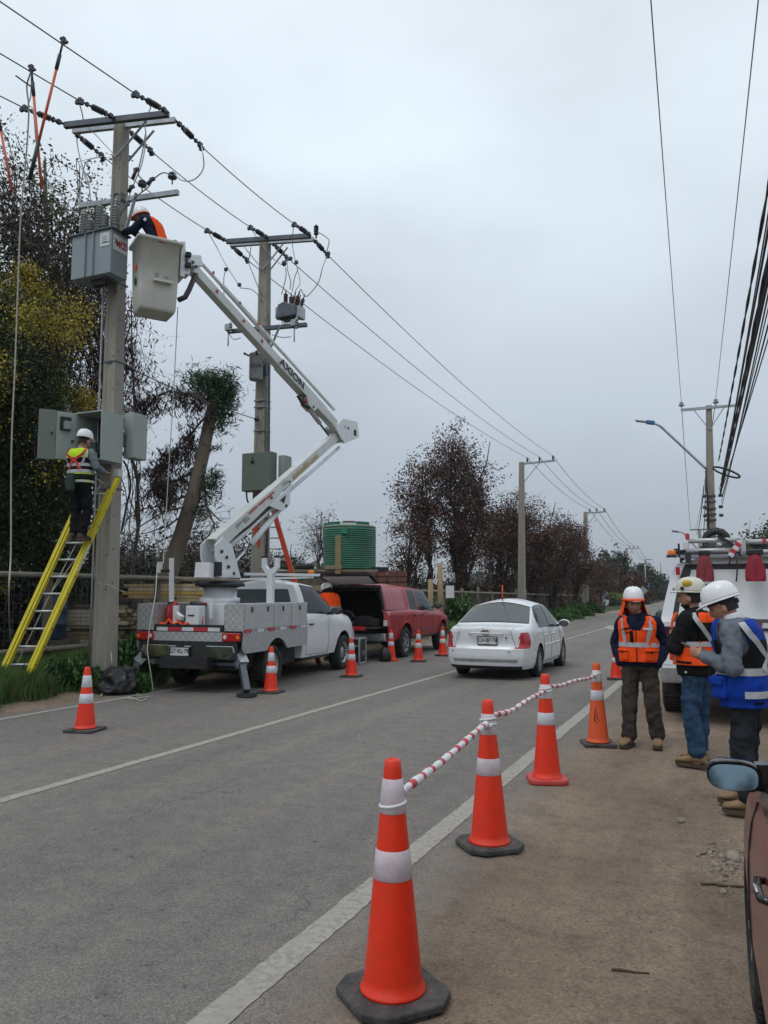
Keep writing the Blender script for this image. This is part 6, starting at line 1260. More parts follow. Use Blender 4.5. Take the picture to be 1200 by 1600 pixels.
for k in range(9): MB().box((-.80+k*.2,-.045,1.245),(.19,.012,.06)).build('reflector_strip', MT['lamp_red' if k % 2 else 'reflective_white'], sv)
MB().box((0,-.05,1.19),(1.7,.02,.03)).build('black_trim', MT['black_plastic'], sv); MB().box((0,-.10,.62),(1.8,.22,.22)).build('rear_bumper', MT['alloy'], sv, bevel=.03)
MB().box((-.66,.02,1.93),(.05,.06,.10)).build('side_lamp', MT['lamp_red'], sv)
for z in (1.40,1.70): 
    for q in (.0, .055): MB().ball((-.86+(z-1.25)*.30+q,.03+(z-1.25)*.1,z), .018, 8, 6).build('hinge_bolt', MT['alloy'], sv)
# rack
rk = MB()
for y in (.12,.9,1.7): rk.box((0,y,2.18),(1.40,.05,.05))
for sg in (1,-1): rk.box((sg*.68,.9,2.20),(.05,1.7,.05)); rk.box((sg*.60,.12,2.14),(.04,.04,.14)); rk.box((sg*.70,1.7,2.14),(.04,.04,.14))
rk.build('roof_rack', MT['steel_dark'], sv); MB().box((0,.06,2.12),(1.25,.08,.04)).build('rack_base', MT['galvanised'], sv)
MB().box((-.73,.06,2.125),(.13,.10,.03)).build('beacon_base', MT['black_plastic'], sv)
MB().box((-.73,.06,2.175),(.11,.09,.06), top=.9).build('orange_beacon', MT['amber'], sv, bevel=.01); MB().box((-.64,.06,2.20),(.025,.04,.18)).build('rack_post', MT['black_plastic'], sv)
# ladders and tubes on the rack
ra = thing('roof_ladder', 'aluminium ladder with white end caps lying across the left half of the roof rack', 'ladder', (-.11, 11.0, 2.14)); 
for z, y in ((.18,0),(.05,-.02)): MB().cyl((-.38,y,z),(.26,y,z),.032,n=10).build('rail', MT['aluminium'], ra)
for x in (-.38, .26): MB().box((x,.0,.12),(.07,.1,.12)).build('end_cap', MT['decal_white'], ra, bevel=.015)
for x in (-.36,): MB().box((x,0,.24),(.05,.06,.08)).build('red_cap', MT['tape_red'], ra, bevel=.01)
MB().box((-.36,0,-.02),(.07,.09,.16)).build('bracket', MT['steel_dark'], ra); MB().box((.30,-.02,.09),(.06,.05,.2)).build('rung', MT['aluminium'], ra); MB().beam((0,-.05,.24),(.2,-.05,.10),.04,.04).build('strap', MT['black_plastic'], ra)
ra = thing('roof_ladder', 'second aluminium ladder on the right half of the rack by the striped board', 'ladder', (.27, 11.0, 2.14))
for z, y in ((.15,0),(.02,-.02)): MB().cyl((-.10,y,z),(.85,y,z),.034,n=10).build('rail', MT['aluminium'], ra)
MB().box((-.12,0,.08),(.05,.08,.22)).build('end_bracket', MT['steel_dark'], ra); MB().box((.16,0,.16),(.04,.09,.06)).build('red_clip', MT['tape_red'], ra); MB().cyl((.25,-.02,.02),(.30,-.02,.02),.045,n=10).build('clamp', MT['aluminium'], ra); MB().box((.4,0,.08),(.04,.04,.12)).build('rung', MT['aluminium'], ra)
for k in range(4):
    o = MB().beam((.03+.028*k,10.94,2.11+.042*k),(.058+.028*k,10.94,2.152+.042*k),.03,.07,(0,1,0)).build('board_stripe' , MT['tape_red' if k % 2 else 'decal_white'])
    if k == 0: bd = thing('warning_board', 'red and white striped board slanting on the roof rack', 'board', (.05,10.94,2.11))
    o.parent = bd; o.location = (-.05,-10.94,-2.11)
rr = random.Random(6); ge = thing('rack_gear', 'tangle of dark straps and gear between the two roof ladders', 'gear', (.02, 11.1, 2.12)); mb = MB()
for k in range(16): c = V((rr.uniform(-.35,.75), rr.uniform(-.05,.3), rr.uniform(.0,.14))); mb.box(c, (rr.uniform(.06,.16), .1, rr.uniform(.04,.10)), Matrix.Rotation(rr.uniform(-.6,.6),3,'Y'))
mb.build('gear_pile', MT['steel_dark'], ge, bevel=.01)['kind'] = 'stuff'
for x, z0_, z1_ in ((.08,.02,-.33),(.36,.0,-.22),(.0,.0,-.12)): MB().tube([(x,-.16,z0_),(x+.01,-.18,(z0_+z1_)/2),(x-.01,-.17,z1_)],.009,5).build('hanging_strap', MT['cable_black'], ge)
def redbag(label, x, w0, w1, h, mt):
    th = thing('canvas_bag', label, 'bag', (x, 10.80, 2.13-h)); rings = []
    for t_, k in ((0,.86),(.03,.97),(.15,1),(.45,.95),(.75,.68),(1,.50)):
        ww = w1*k/2; dd = .09*(1-.4*t_); rings.append([V((math.copysign(abs(math.cos(a))**.7, math.cos(a))*ww, math.copysign(abs(math.sin(a))**.7, math.sin(a))*dd, h*t_)) for a in [i*math.pi/12 for i in range(24)]])
    MB().loft(rings).build('bag_body', MT[mt], th); MB().box((0,0,h+.02),(w0*1.3,.12,.06)).build('bag_clamp', MT['black_plastic'], th, bevel=.01)
    MB().tube([(0,-.075,h*.98),(0,-.09,h*.5),(0,-.096,h*.12)],.003,4).build('seam', MT['maroon_paint'], th); return th
redbag('faded red canvas bag hanging from the left ladder on the roof rack', -.27, .11, .215, .34, 'canvas_red'); redbag('brighter red canvas bag hanging from the right ladder on the roof rack', .31, .15, .24, .34, 'canvas_red_bright')
# ================================================================ white lift truck: pickup cab, plate boxes, articulated boom
lt = thing('lift_truck', 'white pickup truck with diamond plate boxes and a raised articulated boom', 'bucket truck', (-8.29, 10.87, 0), R(4)); W = .92
top = smooth_ip([(2.5,1.86),(2.8,1.89),(3.4,1.85),(4.22,1.30),(4.45,1.24),(5.1,1.14),(5.4,1.0),(5.5,.88)], .05); belt = smooth_ip([(2.5,1.25),(3.4,1.22),(4.2,1.17),(5.1,1.05),(5.5,.82)], .08)
Wb = smooth_ip([(2.5,W-.015),(2.6,W),(4.6,W),(5.1,W-.04),(5.5,W-.18)], .05); side = ip([(0,.95),(.2,.985),(.45,1),(.8,1),(.93,.985),(1,.955)])
lsh = Shell(2.5, 5.5, .40, belt, top, Wb, .66, .62, [(4.56,.39,.45)], side, None, ip([(.4,0),(.7,.08),(1.1,0)]), extra=(2.62,2.68,3.52), rb=.015, fb=.14, step=.045, ns=14, ng=10, nc=20)
def cls(zn, sg, y, z, x, t_):
    if zn == 'rear': return 'rear_window' if 1.30 < z < 1.70 and x < .62 else 'cab'
    if zn == 'green' and .06 < t_ < .90 and 2.72 < y < 4.06: return 'side_window|'+('r' if sg > 0 else 'l')
    if zn == 'top' and 3.45 < y < 4.18 and t_ > .08: return 'windscreen'
    if zn == 'side' and 2.66 < y < 3.72 and z > .44: return 'door|'+('r' if sg > 0 else 'l')
    return 'cab'
wp = MT['white_paint']; lsh.build(lt, cls, {'cab': wp, 'rear_window': MT['glass_tint'], 'windscreen': MT['glass_dark'], 'side_window|r': MT['glass_dark'], 'side_window|l': MT['glass_dark'], 'door|r': wp, 'door|l': wp})
for sg in (1, -1):
    lsh.line(lt, seg((2.66,.46),(2.66,1.22)), sg=sg); lsh.line(lt, seg((3.72,.42),(3.72,1.18)), sg=sg); lsh.line(lt, seg((2.66,.45),(3.72,.43)), sg=sg)
    x = lsh.xs(2.78, 1.02); MB().tube([(sg*(x-.01),2.76,1.03),(sg*(x+.03),2.78,1.033),(sg*(x+.03),2.91,1.033),(sg*(x-.01),2.94,1.03)], .014, 8).build('door_handle', MT['black_plastic'], lt)
    mirror(lt, (sg*(W+.15), 3.78, 1.28), sg); wheel(lt, sg*(W-.11), 4.56, .37, .24, 'steel', sg); wheel(lt, sg*(W-.08), 1.20, .37, .24, 'steel', sg)
    MB().box((sg*.5, 3.15, 1.0),(.46,.2,.6)).build('seat', MT['black_cloth'], lt, bevel=.03); MB().tube([(sg*(lsh.xs(y,.40)-.03),y,.37) for y in (2.55,3.1,3.85)],.03,6).build('sill', MT['black_plastic'], lt)
under(lt, 2.55, 5.2, W-.30, .36, .7, ((4.56,.39),), .44)
mb = MB(); mb.box((0,.62,.52),(1.5,.9,.30)); mb.box((0,1.95,.50),(1.56,.9,.34)); mb.cyl((-.8,1.2,.36),(.8,1.2,.36),.09,n=10); mb.cyl((0,.25,.42),(0,.75,.42),.0,n=4); mb.build('tank_axle_shade_boxes', MT['cabinet_dark'], lt); MB().lathe([(.2,-.1),(.36,-.1),(.38,0),(.36,.1),(.2,.1)], (0,.42,.50), 24).build('spare_wheel', MT['rubber'], lt); MB().box((.0,2.57,1.79),(.36,.03,.04)).build('high_brake_lamp', MT['lamp_red'], lt)  # tank and axle, plus large dark boxes added to deepen the shade underneath
mb = MB(); mb.box((0,1.2,.50),(.9,2.7,.18)); mb.box((0,1.2,.37),(1.3,.14,.14)); mb.box((0,.3,.42),(1.5,.08,.06)); mb.build('chassis', MT['cabinet_dark'], lt)
# body boxes
BW, z0_, z1_, y1_ = 1.03, .70, 1.47, 2.42; zm = 1.02
for sg in (1, -1):
    xc = sg*(BW-.17)
    MB().box((xc, y1_/2, (zm+z1_)/2), (.34, y1_, z1_-zm)).build('locker', MT['aluminium'], lt, bevel=.004)
    MB().box((xc, -.006, (zm+z1_)/2), (.345, .010, z1_-zm-.005)).build('locker_end', MT['diamond_plate'], lt)
    # lower skirt with wheel arch
    P = [(0,z0_+.0),(.10,z0_-.06)]; P = [(.0,zm-.005),(.0,z0_+.04),(.06,z0_-.04)]+[(1.20-.46*math.cos(a), max(z0_-.04, .40+.46*math.sin(a))) for a in [math.pi*k/18 for k in range(3,16)]]+[(y1_,z0_-.04),(y1_,zm-.005)]
    mb = MB(); mb.prism([V((sg*(BW-.03), y, z)) for y, z in P], (sg*.035,0,0)); mb.build('skirt', MT['diamond_plate'], lt)
    MB().box((sg*(BW-.36), y1_/2, (zm+z1_)/2-.02), (.02, y1_-.01, z1_-zm)).build('inner_wall', MT['diamond_plate'], lt)
    for k, (ya, yb) in enumerate(((.03,1.02),(1.04,1.72),(1.74,2.39))):
        MB().box((sg*(BW+.006),(ya+yb)/2,(zm+z1_)/2+.01),(.012,yb-ya,z1_-zm-.05)).build('locker_door', MT['aluminium'], lt, bevel=.003)
        for q in ((.22,.78) if k == 0 else (.5,)): MB().box((sg*(BW+.018), ya+(yb-ya)*q, z1_-.10),(.015,.05,.09)).build('latch', MT['steel_dark'], lt, bevel=.004)
    for k in range(6): MB().box((sg*(BW+.012), .12+k*.42, zm+.0),(.018,.22,.05)).build('reflector_strip', MT['lamp_red' if k % 2 == 0 else 'reflective_white'], lt)
    # mudguard liner and rear lamp
    MB().box((sg*(BW-.2), 1.2, .90),(.3,1.0,.05)).build('mudguard', MT['cabinet_dark'], lt)
    lm = MB().box((sg*(BW-.20), -.03, .925),(.34,.06,.135)).build('tail_lamp', MT['lamp_red'], lt, bevel=.015); MB().box((sg*(BW-.07), -.064, .925),(.055,.01,.05), Matrix.Rotation(R(45),3,'Y')).build('amber_mark', MT['amber'], lm); MB().lathe([(.035,0),(.03,.008)], (sg*(BW-.31),-.060,.925), 14, Matrix(((1,0,0),(0,0,-1),(0,1,0)))).build('reverse_lamp', MT['lamp_white'], lm)
    MB().box((sg*(BW-.20), -.01, .925),(.36,.04,.155)).build('lamp_housing', MT['black_plastic'], lt)
MB().box((0,1.2,.99),(1.36,2.38,.04)).build('deck', MT['steel_dark'], lt); MB().box((0,2.40,1.22),(1.36,.03,.44)).build('front_board', MT['diamond_plate'], lt)
MB().box((0,-.02,.925),(1.36,.04,.15)).build('rear_plate', MT['diamond_plate'], lt); MB().box((0,-.01,1.06),(1.33,.05,.12)).build('rear_crossbar', MT['black_plastic'], lt)
for k in range(5): MB().box((-.50+k*.25,-.04,1.045),((.22,.27)[k%2],.012,.06)).build('reflector_strip', MT['tape_red' if k % 2 else 'reflective_white'], lt)
MB().box((0,.02,.70),(1.86,.10,.32)).build('rear_bumper', MT['black_plastic'], lt, bevel=.03)
for sg in (1,-1): MB().prism([(sg*.86,-.05,.78),(sg*.36,-.05,.78),(sg*.34,-.05,.60),(sg*.80,-.05,.57),(sg*.90,-.05,.68)], (0,.03,0)).build('bumper_cap', MT['chrome'], lt, bevel=.008)
plate(lt, (-.13,-.065,.675), 'GT·KL·79', .92, (.36,.14))
MB().box((-.28,-.055,.765),(.13,.015,.012)).build('plate_light', MT['decal_white'], lt); MB().box((.02,-.055,.765),(.12,.015,.012)).build('plate_light', MT['decal_white'], lt)
MB().box((.1,.10,.48),(1.6,.07,.05)).build('tow_bar', MT['galvanised_dark'], lt); MB().cyl((-.75,.1,.55),(-.75,.35,.55),.11,n=16).build('side_tank', MT['galvanised'], lt)
for sg in (1,-1):
    a_ = V((sg*.90,.12,.62)); b_ = V((sg*1.22,-.20,.10)); MB().beam(V((sg*.82,.14,.72)), V((sg*1.02,.02,.48)), .16, .16).build('stabiliser_arm', MT['galvanised'], lt); MB().beam(a_+V((sg*.1,-.1,-.12)), b_ if sg>0 else V((sg*.98,-.12,.10)), .10, .10).build('stabiliser_leg', MT['galvanised_dark'], lt); q = b_ if sg > 0 else V((sg*.98,-.12,.1))
    MB().box(q+V((0,0,-.06)),(.26,.2,.05)).build('stabiliser_foot', MT['steel_dark'], lt)
# headache rack with cradle
def Lp(px, py, X): return ax(px, py, X)
for px, yb, yt, X in ((268, 940, 872, -8.75),): MB().beam(Lp(px,yb,X), Lp(px,yt,X), .06, .06, (1,0,0)).build('post', wp, lt, wld=True)
MB().beam(Lp(250,895,-8.95), Lp(250,878,-8.95), .06, .06, (1,0,0)).build('post', wp, lt, wld=True); MB().beam(Lp(250,892,-8.95), Lp(268,892,-8.75), .05, .05).build('post_bar', MT['cabinet_dark'], lt, wld=True)
pc = V((.80, 1.35, 0)); MB().box((.80,1.35,1.68),(.11,.10,.66)).build('cradle_post', wp, lt); MB().beam((.25,1.35,1.99),(1.2,2.6,1.99),.05,.05).build('rack_bar', wp, lt)
cp = [(-.17,.30),(-.17,.12),(-.08,.0),(.08,.0),(.17,.12),(.17,.30),(.09,.30),(.09,.16),(.04,.10),(-.04,.10),(-.09,.16),(-.09,.30)]
MB().prism([V((.80+x,1.31,1.98+z)) for x, z in cp], (0,.08,0)).build('boom_cradle', wp, lt, bevel=.006)
for s_ in (-1,1): MB().box((.80+s_*.13,1.35,2.295),(.09,.09,.03)).build('cradle_pad', MT['black_plastic'], lt)
bc = MB().lathe([(.06,0),(.065,.09),(.045,.12),(.01,.125)], (.95,2.75,1.97), 16).build('orange_beacon', MT['amber'], lt); MB().beam((-.6,2.7,1.92),(1.0,2.75,1.95),.04,.04).build('beacon_bar', wp, lt)
# deck clutter: pedestal, control box, extinguishers, orange sheet
PX, PY = -.02, .98
MB().lathe([(.33,1.0),(.33,1.45),(.36,1.47),(.36,1.55),(.30,1.57),(.30,1.74)], (PX,PY,0), 24).build('pedestal', wp, lt)
MB().box((.12,.60,1.22),(.62,.35,.50)).build('pump_cover', wp, lt, bevel=.02); MB().box((-.10,.42,1.46),(.34,.03,.035)).build('red_label', MT['lamp_red'], lt); MB().box((.49,.38,1.12),(.03,.02,.22)).build('red_label', MT['lamp_red'], lt); MB().box((.38,.38,1.05),(.2,.02,.025)).build('red_label', MT['lamp_red'], lt)
MB().box((.02,.15,1.23),(.26,.2,.40)).build('control_box', wp, lt, bevel=.012); MB().box((.0,.045,1.27),(.12,.01,.022)).build('control_slot', MT['cabinet_dark'], lt); MB().tube([(.2,.1,1.25),(.22,.05,1.15),(.2,.08,1.02)],.01,5).build('red_hose', MT['tape_red'], lt)
MB().prism([V((-.14,.2,1.50)),V((.08,.2,1.44)),V((.02,.2,1.34)),V((-.10,.2,1.38))],(0,.2,0)).build('control_cover', MT['steel_dark'], lt)
MB().box((.22,.32,1.36),(.05,.05,.3)).build('grab_handle', wp, lt); MB().box((-.34,.12,1.28),(.09,.08,.30)).build('bracket', wp, lt, bevel=.01); MB().beam((-.32,.08,1.30),(-.16,.02,1.22),.08,.07).build('bracket', wp, lt)
for x, y, q in ((-.58,.28,.0),(-.46,.22,.08)):
    ex = thing('fire_extinguisher', ('left darker' if q == 0 else 'right taller')+' red fire extinguisher on the lift truck deck', 'extinguisher', (0,0,0)); ex.location = Matrix.LocRotScale(lt.location, lt.rotation_euler, lt.scale) @ V((x,y,1.02))
    MB().lathe([(.06,0),(.075,.02),(.075,.34+q),(.05,.40+q),(.02,.42+q)], n=18).build('cylinder', MT['lamp_red'], ex); MB().box((0,0,.45+q),(.03,.10,.04)).build('valve_handle', MT['steel_dark'], ex)
mb = MB(); rr = random.Random(9); nx, ny = 16, 8
for j in range(ny+1):
    for i in range(nx+1): mb.v.append(V((-.62+i*.62/nx, -.02+.34*j/ny, 1.13+.035*math.sin(i*1.3+j)+.03*math.sin(j*1.7-i*.6)+rr.uniform(-.012,.012)-(.12*max(0,1-j/2) if i < 4 else 0)+.03*math.exp(-((i-4)/3.)**2))))
for j in range(ny):
    for i in range(nx): a = j*(nx+1)+i; mb.f.append([a,a+1,a+nx+2,a+nx+1]); mb.m.append(0); mb.s.append(True)
o = mb.build('orange_sheet', MT['tarp_orange']); o.location = lt.location; o.rotation_euler = lt.rotation_euler; so = o.modifiers.new('s','SOLIDIFY'); so.thickness = .012; tag(o, 'crumpled orange sheet lying on the tail of the lift truck', 'tarpaulin')
# ---- turret and booms (world coordinates, boom lies along the truck)
bp = MT['boom_paint']; XB = -8.22; up3 = V((0,0,1))
tu = Matrix.LocRotScale(lt.location, lt.rotation_euler, lt.scale) @ V((PX,PY,1.74))
MB().lathe([(.30,0),(.36,.01),(.36,.10),(.30,.11)], tu, 28).build('slew_ring', MT['steel_dark'], lt, wld=True); MB().lathe([(.44,.02),(.44,.08),(.36,.09)], tu, 28).build('slew_guard', MT['black_plastic'], lt, wld=True)
def q_(px, py, dx=0): return ax(px, py, XB+dx)
# turret side plates (two) from outline
outl = [(322,903),(316,864),(325,855),(350,840),(358,850),(372,862),(372,903)]; outl = [(334,903),(325,872),(324,852),(336,840),(350,852),(358,880),(364,903)]
for dx in (-.16, .14): MB().prism([q_(x, y, 0)+V((dx,0,0)) for x, y in outl], (.03,0,0)).build('turret_plate', wp, lt, wld=True)
MB().box(q_(344,898)+V((0,0,0)), (.36,.5,.10)).build('turret_base', wp, lt, wld=True, bevel=.01)
MB().box(q_(321,893)+V((-.02,0,.02)), (.30,.14,.26), Matrix.Rotation(R(-6),3,'X')).build('valve_box', wp, lt, wld=True); MB().box(q_(329,891)+V((.1,-.0,.02)), (.16,.16,.24)).build('valve_block', MT['cabinet_dark'], lt, wld=True)
for x, y in ((341,871),(344,886),(352,896),(333,862)): c = q_(x,y)+V((.175,0,0)); MB().cyl(c, c+V((.02,0,0)), .03, n=12).build('pivot_pin', MT['steel_dark'], lt, wld=True)
c = q_(343,886)+V((.18,0,0)); MB().cyl(c, c+V((.006,0,0)), .028, n=12).build('red_decal', MT['decal_red'], lt, wld=True)
def boom(a, b, w0, h0, w1, h1, name, m_=bp, n=1):
    a = V(a); b = V(b); d = (b-a).normalized(); sd = V((1,0,0)); sd = (sd-d*sd.dot(d)).normalized(); u = d.cross(sd); u = -u if u.z < 0 else u
    rings = [[p+sd*(i*w_/2)+u*(j*h_/2) for i, j in ((-1,-1),(1,-1),(1,1),(-1,1))] for p, w_, h_ in ((a,w0,h0),(b,w1,h1))]
    MB().loft(rings, sm=False).build(name, m_, lt, wld=True, bevel=.012); return d, sd, u
B0, E0 = q_(332,851), q_(528,678); d_, s_, u_ = boom(B0, E0, .17, .23, .15, .20, 'lower_boom')
Lb = (E0-B0).length; at = lambda t_, h_=0, sx=0: B0+d_*(Lb*t_)+u_*h_+s_*sx
boom(at(.0,-.01), at(.42,-.01), .20, .255, .19, .24, 'lower_boom_sleeve')
# knuckle gusset with slot
MB().prism([at(.33,-.12,.105), at(.40,-.42,.105), at(.455,-.42,.105), at(.50,-.10,.105)], s_*.03).build('gusset', wp, lt, wld=True); MB().prism([at(.33,-.12,-.135), at(.40,-.42,-.135), at(.455,-.42,-.135), at(.50,-.10,-.135)], s_*.03).build('gusset', wp, lt, wld=True)
MB().cyl(at(.43,-.38,-.15), at(.43,-.38,.15), .035, n=12).build('pivot_pin', MT['steel_dark'], lt, wld=True); MB().prism([at(.40,-.18,.137), at(.42,-.30,.137), at(.45,-.18,.137)], s_*.004).build('gusset_slot', MT['steel_dark'], lt, wld=True)
MB().cyl(at(.02,-.26), at(.43,-.26), .055, n=12).build('lever_rod', wp, lt, wld=True); MB().cyl(q_(352,896), at(.20,-.55), .028, n=10).build('cylinder_rod', MT['chrome'], lt, wld=True); MB().cyl(at(.19,-.56), at(.42,-.42), .055, n=12).build('lift_cylinder', wp, lt, wld=True)
MB().cyl(at(.40,-.24,.0), at(.98,-.30,.0), .040, n=10).build('levelling_rod', wp, lt, wld=True)
text_mb('web_lettering', 'axionlift.com', .24, MT['decal_gold'], lt, Matrix.Identity(4)).name = 'web_lettering'
o = [c_ for c_ in lt.children if c_.name.startswith('web_lettering')][0]; TI = Matrix.LocRotScale(lt.location, lt.rotation_euler, lt.scale).inverted()
o.data.transform(TI @ frame(at(.65,-.01,.0)+V((1,0,0))*.092, d_, u_) @ Matrix.Diagonal((1.0,.85,1,1)))
for t_, h_, n_ in ((.205,.05,'red_lettering'),(.27,.05,'red_lettering'),(.33,.04,'red_lettering')): MB().box((0,0,0),(.001,.001,.001)) ; MB().beam(at(t_,h_,.116), at(t_+.055,h_,.116), .005, .035, s_).build('red_warning_label', MT['decal_red'], lt, wld=True)
for t_, h_ in ((.12,.02),(.17,-.03),(.16,.03),(.46,.02)): MB().beam(at(t_,h_,.114), at(t_+.03,h_,.114), .004, .05, s_).build('warning_label', MT['galvanised'], lt, wld=True)
for t_ in (.03,.36,.50): c = at(t_,-.02,.112); MB().cyl(c, c+s_*.014, .028, n=10).build('pivot_pin', MT['steel_dark'], lt, wld=True)
MB().tube([at(.1,-.15,.05),at(.2,-.20,.06),at(.3,-.20,.06),at(.38,-.2,.05)],.022,6).build('hydraulic_hose', MT['cable_black'], lt, wld=True)
# elbow housing
ex = [(497,688),(517,662),(527,654),(551,660),(553,683),(530,694),(515,700)]
for dx in (-.15,.12): MB().prism([q_(x,y)+V((dx,0,0)) for x, y in [(515,668),(527,655),(550,660),(553,684),(529,694)]], (.03,0,0)).build('elbow_plate', wp, lt, wld=True)
MB().prism([q_(x,y)+V((-.12,0,0)) for x, y in [(518,669),(528,657),(548,662),(551,683),(530,692)]], (.238,0,0)).build('elbow_body', bp, lt, wld=True)
for x, y, r_ in ((535,670,.03),(530,668,.016),(545,677,.0),(526,690,.02)):
    if r_: c = q_(x,y)+V((.15,0,0)); MB().cyl(c, c+V((.015,0,0)), r_, n=12).build('pivot_pin', MT['steel_dark'], lt, wld=True)
MB().box(q_(546,677)+V((.152,0,0)), (.006,.14,.14)).build('elbow_opening', MT['cabinet_dark'], lt, wld=True)
# upper boom
U0, U1 = q_(522,664,.06), ax(299,419,-8.30); d_, s_, u_ = boom(U0, U1, .17, .21, .15, .18, 'upper_boom'); Lb = (U1-U0).length; at = lambda t_, h_=0, sx=0: U0+d_*(Lb*t_)+u_*h_+s_*sx
boom(at(.10,0), at(.46,0), .19, .235, .19, .235, 'upper_boom_sleeve')
boom(at(.02,.34,.0), at(.98,.27,.0), .055, .055, .05, .05, 'levelling_bar')
for t_ in (.55,): boom(at(t_,.30,0), at(t_+.30,.285,0), .075, .075, .07, .07, 'levelling_sleeve')
o = text_mb('maker_lettering', 'AXION', .23, MT['decal_black'], lt, Matrix.Identity(4), bold=.006); o.data.transform(TI @ frame(at(.385,-.0,0)+s_*.105, -d_, u_) @ Matrix.Diagonal((1.35,.9,1,1)))
for t_ in (.60,.88,.72): c = at(t_,0,.088); MB().cyl(c, c+s_*.006, .035, n=12).build('red_decal', MT['decal_red'], lt, wld=True); c = at(t_+.03,.30,.04); MB().cyl(c, c+s_*.008, .03, n=12).build('red_decal', MT['decal_red'], lt, wld=True)
MB().prism([at(.17,-.10,.10), at(.19,-.26,.10), at(.24,-.26,.10), at(.27,-.08,.10)], -s_*.2).build('boom_lug', bp, lt, wld=True); MB().cyl(at(.205,-.20,-.12), at(.205,-.20,.12), .025, n=10).build('pivot_pin', MT['steel_dark'], lt, wld=True)
MB().cyl(at(.24,-.22), at(.11,-.30), .05, n=12).build('fold_cylinder', MT['aluminium'], lt, wld=True); MB().cyl(at(.12,-.30), at(.03,-.36), .022, n=8).build('cylinder_rod', MT['steel_dark'], lt, wld=True); MB().beam(at(.24,-.20,.04), at(.27,-.22,.04), .05, .06).build('red_decal', MT['decal_red'], lt, wld=True)
MB().tube([at(.27,-.12,.05),at(.31,-.28,.05),at(.26,-.33,.05),at(.22,-.27,.05)],.035,8).build('hydraulic_hose', MT['cable_black'], lt, wld=True)
# bucket head
hd = ax(300, 410, -8.30); MB().box(hd+V((0,0,.02)), (.20,.34,.20), Matrix.Rotation(R(20),3,'X')).build('tip_knuckle', wp, lt, wld=True, bevel=.02)
for x, y in ((291,407),(306,417),(301,410)): c = ax(x,y,-8.19); MB().cyl(c, c+V((.02,0,0)), .028, n=10).build('pivot_pin', MT['steel_dark'], lt, wld=True)
ba = R(-35); Rb = Matrix.Rotation(ba, 3, 'Z'); near = ad(220, 366, 12.35); bo = near; wb, db = .66, .58; zt = near.z; zb = ad(222, 478, 12.35).z; hb = zt-zb
bt = Matrix.LocRotScale(None, None, None)
def bk(x, y, z): return near+Rb @ V((0,0,0))+Rb @ V((x, y, 0))+V((0,0,z))
# local axes: wide face normal = +x, narrow face normal = -y; near corner at (0,0)
rings = []
for t_, tp_ in ((0,.055),(.04,.035),(.3,.02),(.96,0),(.962,-.045),(1.0,-.05),(1.01,-.03)):
    z = -hb+hb*t_; m_ = tp_; rr_ = .035; P = []
    for cx, cy, a0 in ((-m_-rr_, m_+rr_, -90), (-m_-rr_, wb-m_-rr_, 0), (-db+m_+rr_, wb-m_-rr_, 90), (-db+m_+rr_, m_+rr_, 180)):
        for k in range(5): a = R(a0+k*22.5); P.append(bk(cx+rr_*math.cos(a), cy+rr_*math.sin(a), z))
    rings.append(P)
inner = []
for t_, m_ in ((1.01,.02),(.96,.05),(.1,.09)):
    z = -hb+hb*t_; rr_ = .05; P = []
    for cx, cy, a0 in ((-m_-rr_, m_+rr_, -90), (-m_-rr_, wb-m_-rr_, 0), (-db+m_+rr_, wb-m_-rr_, 90), (-db+m_+rr_, m_+rr_, 180)):
        for k in range(5): a = R(a0+k*22.5); P.append(bk(cx+rr_*math.cos(a), cy+rr_*math.sin(a), z))
    inner.append(P)
bkt = MB().loft(rings+inner).build('bucket', MT['bucket_plastic'], lt, wld=True)
MB().loft([[bk(.02*q, wb*.33, -hb*.62+dz) for q, dz in ((0,0),(0,.07),(4,.04),(4,0))], [bk(.02*q, wb*.80, -hb*.62+dz) for q, dz in ((0,0),(0,.07),(4,.04),(4,0))]], sm=False).build('step', MT['bucket_plastic'], bkt, wld=True)
for y, z in ((.42,-.50),(.66,-.52)):
    for k in range(3): MB().beam(bk(.005,wb*(y-.06),-hb*-z-k*.028), bk(.005,wb*(y+.06),-hb*-z-k*.028), .003, .008, (Rb @ V((1,0,0)))).build('small_print', MT['galvanised_dark'], bkt, wld=True)
MB().beam(bk(-.22,-.0,-hb*.40), bk(-.36,-.0,-hb*.36), .006, .09, (Rb @ V((0,-1,0)))).build('orange_decal', MT['tarp_orange'], bkt, wld=True); MB().beam(bk(-.22,-.004,-hb*.58), bk(-.32,-.004,-hb*.58), .004, .12, (Rb @ V((0,-1,0)))).build('dark_decal', MT['steel_dark'], bkt, wld=True)
c = bk(-.25, wb+.07, -.22); MB().box(c, (.34,.08,.62), Rb).build('bucket_mount', wp, lt, wld=True, bevel=.01); MB().box(bk(-.2,wb+.12,-.30), (.22,.16,.34), Rb).build('bucket_bracket', wp, lt, wld=True, bevel=.01)
for dz in (-.16,-.34): MB().box(bk(-.02,wb+.14,dz), (.10,.08,.07), Rb).build('bracket_hole', MT['cabinet_dark'], lt, wld=True)
MB().tube([bk(-.1,wb*.75,.03),bk(-.1,wb*.9,.07),bk(-.12,wb+.1,.02),bk(-.15,wb+.12,-.1)],.02,6).build('control_lever', MT['black_plastic'], lt, wld=True)
MB().tube([bk(-.1,wb+.02,-hb*.78),bk(-.1,wb+.13,-hb*.72),bk(-.12,wb+.2,-hb*.60),ax(306,420,-8.25)+V((0,0,-.1))],.045,8).build('hydraulic_hose', MT['cable_black'], lt, wld=True)
BUCKET = (bk(-db*.5, wb*.42, 0), zb)
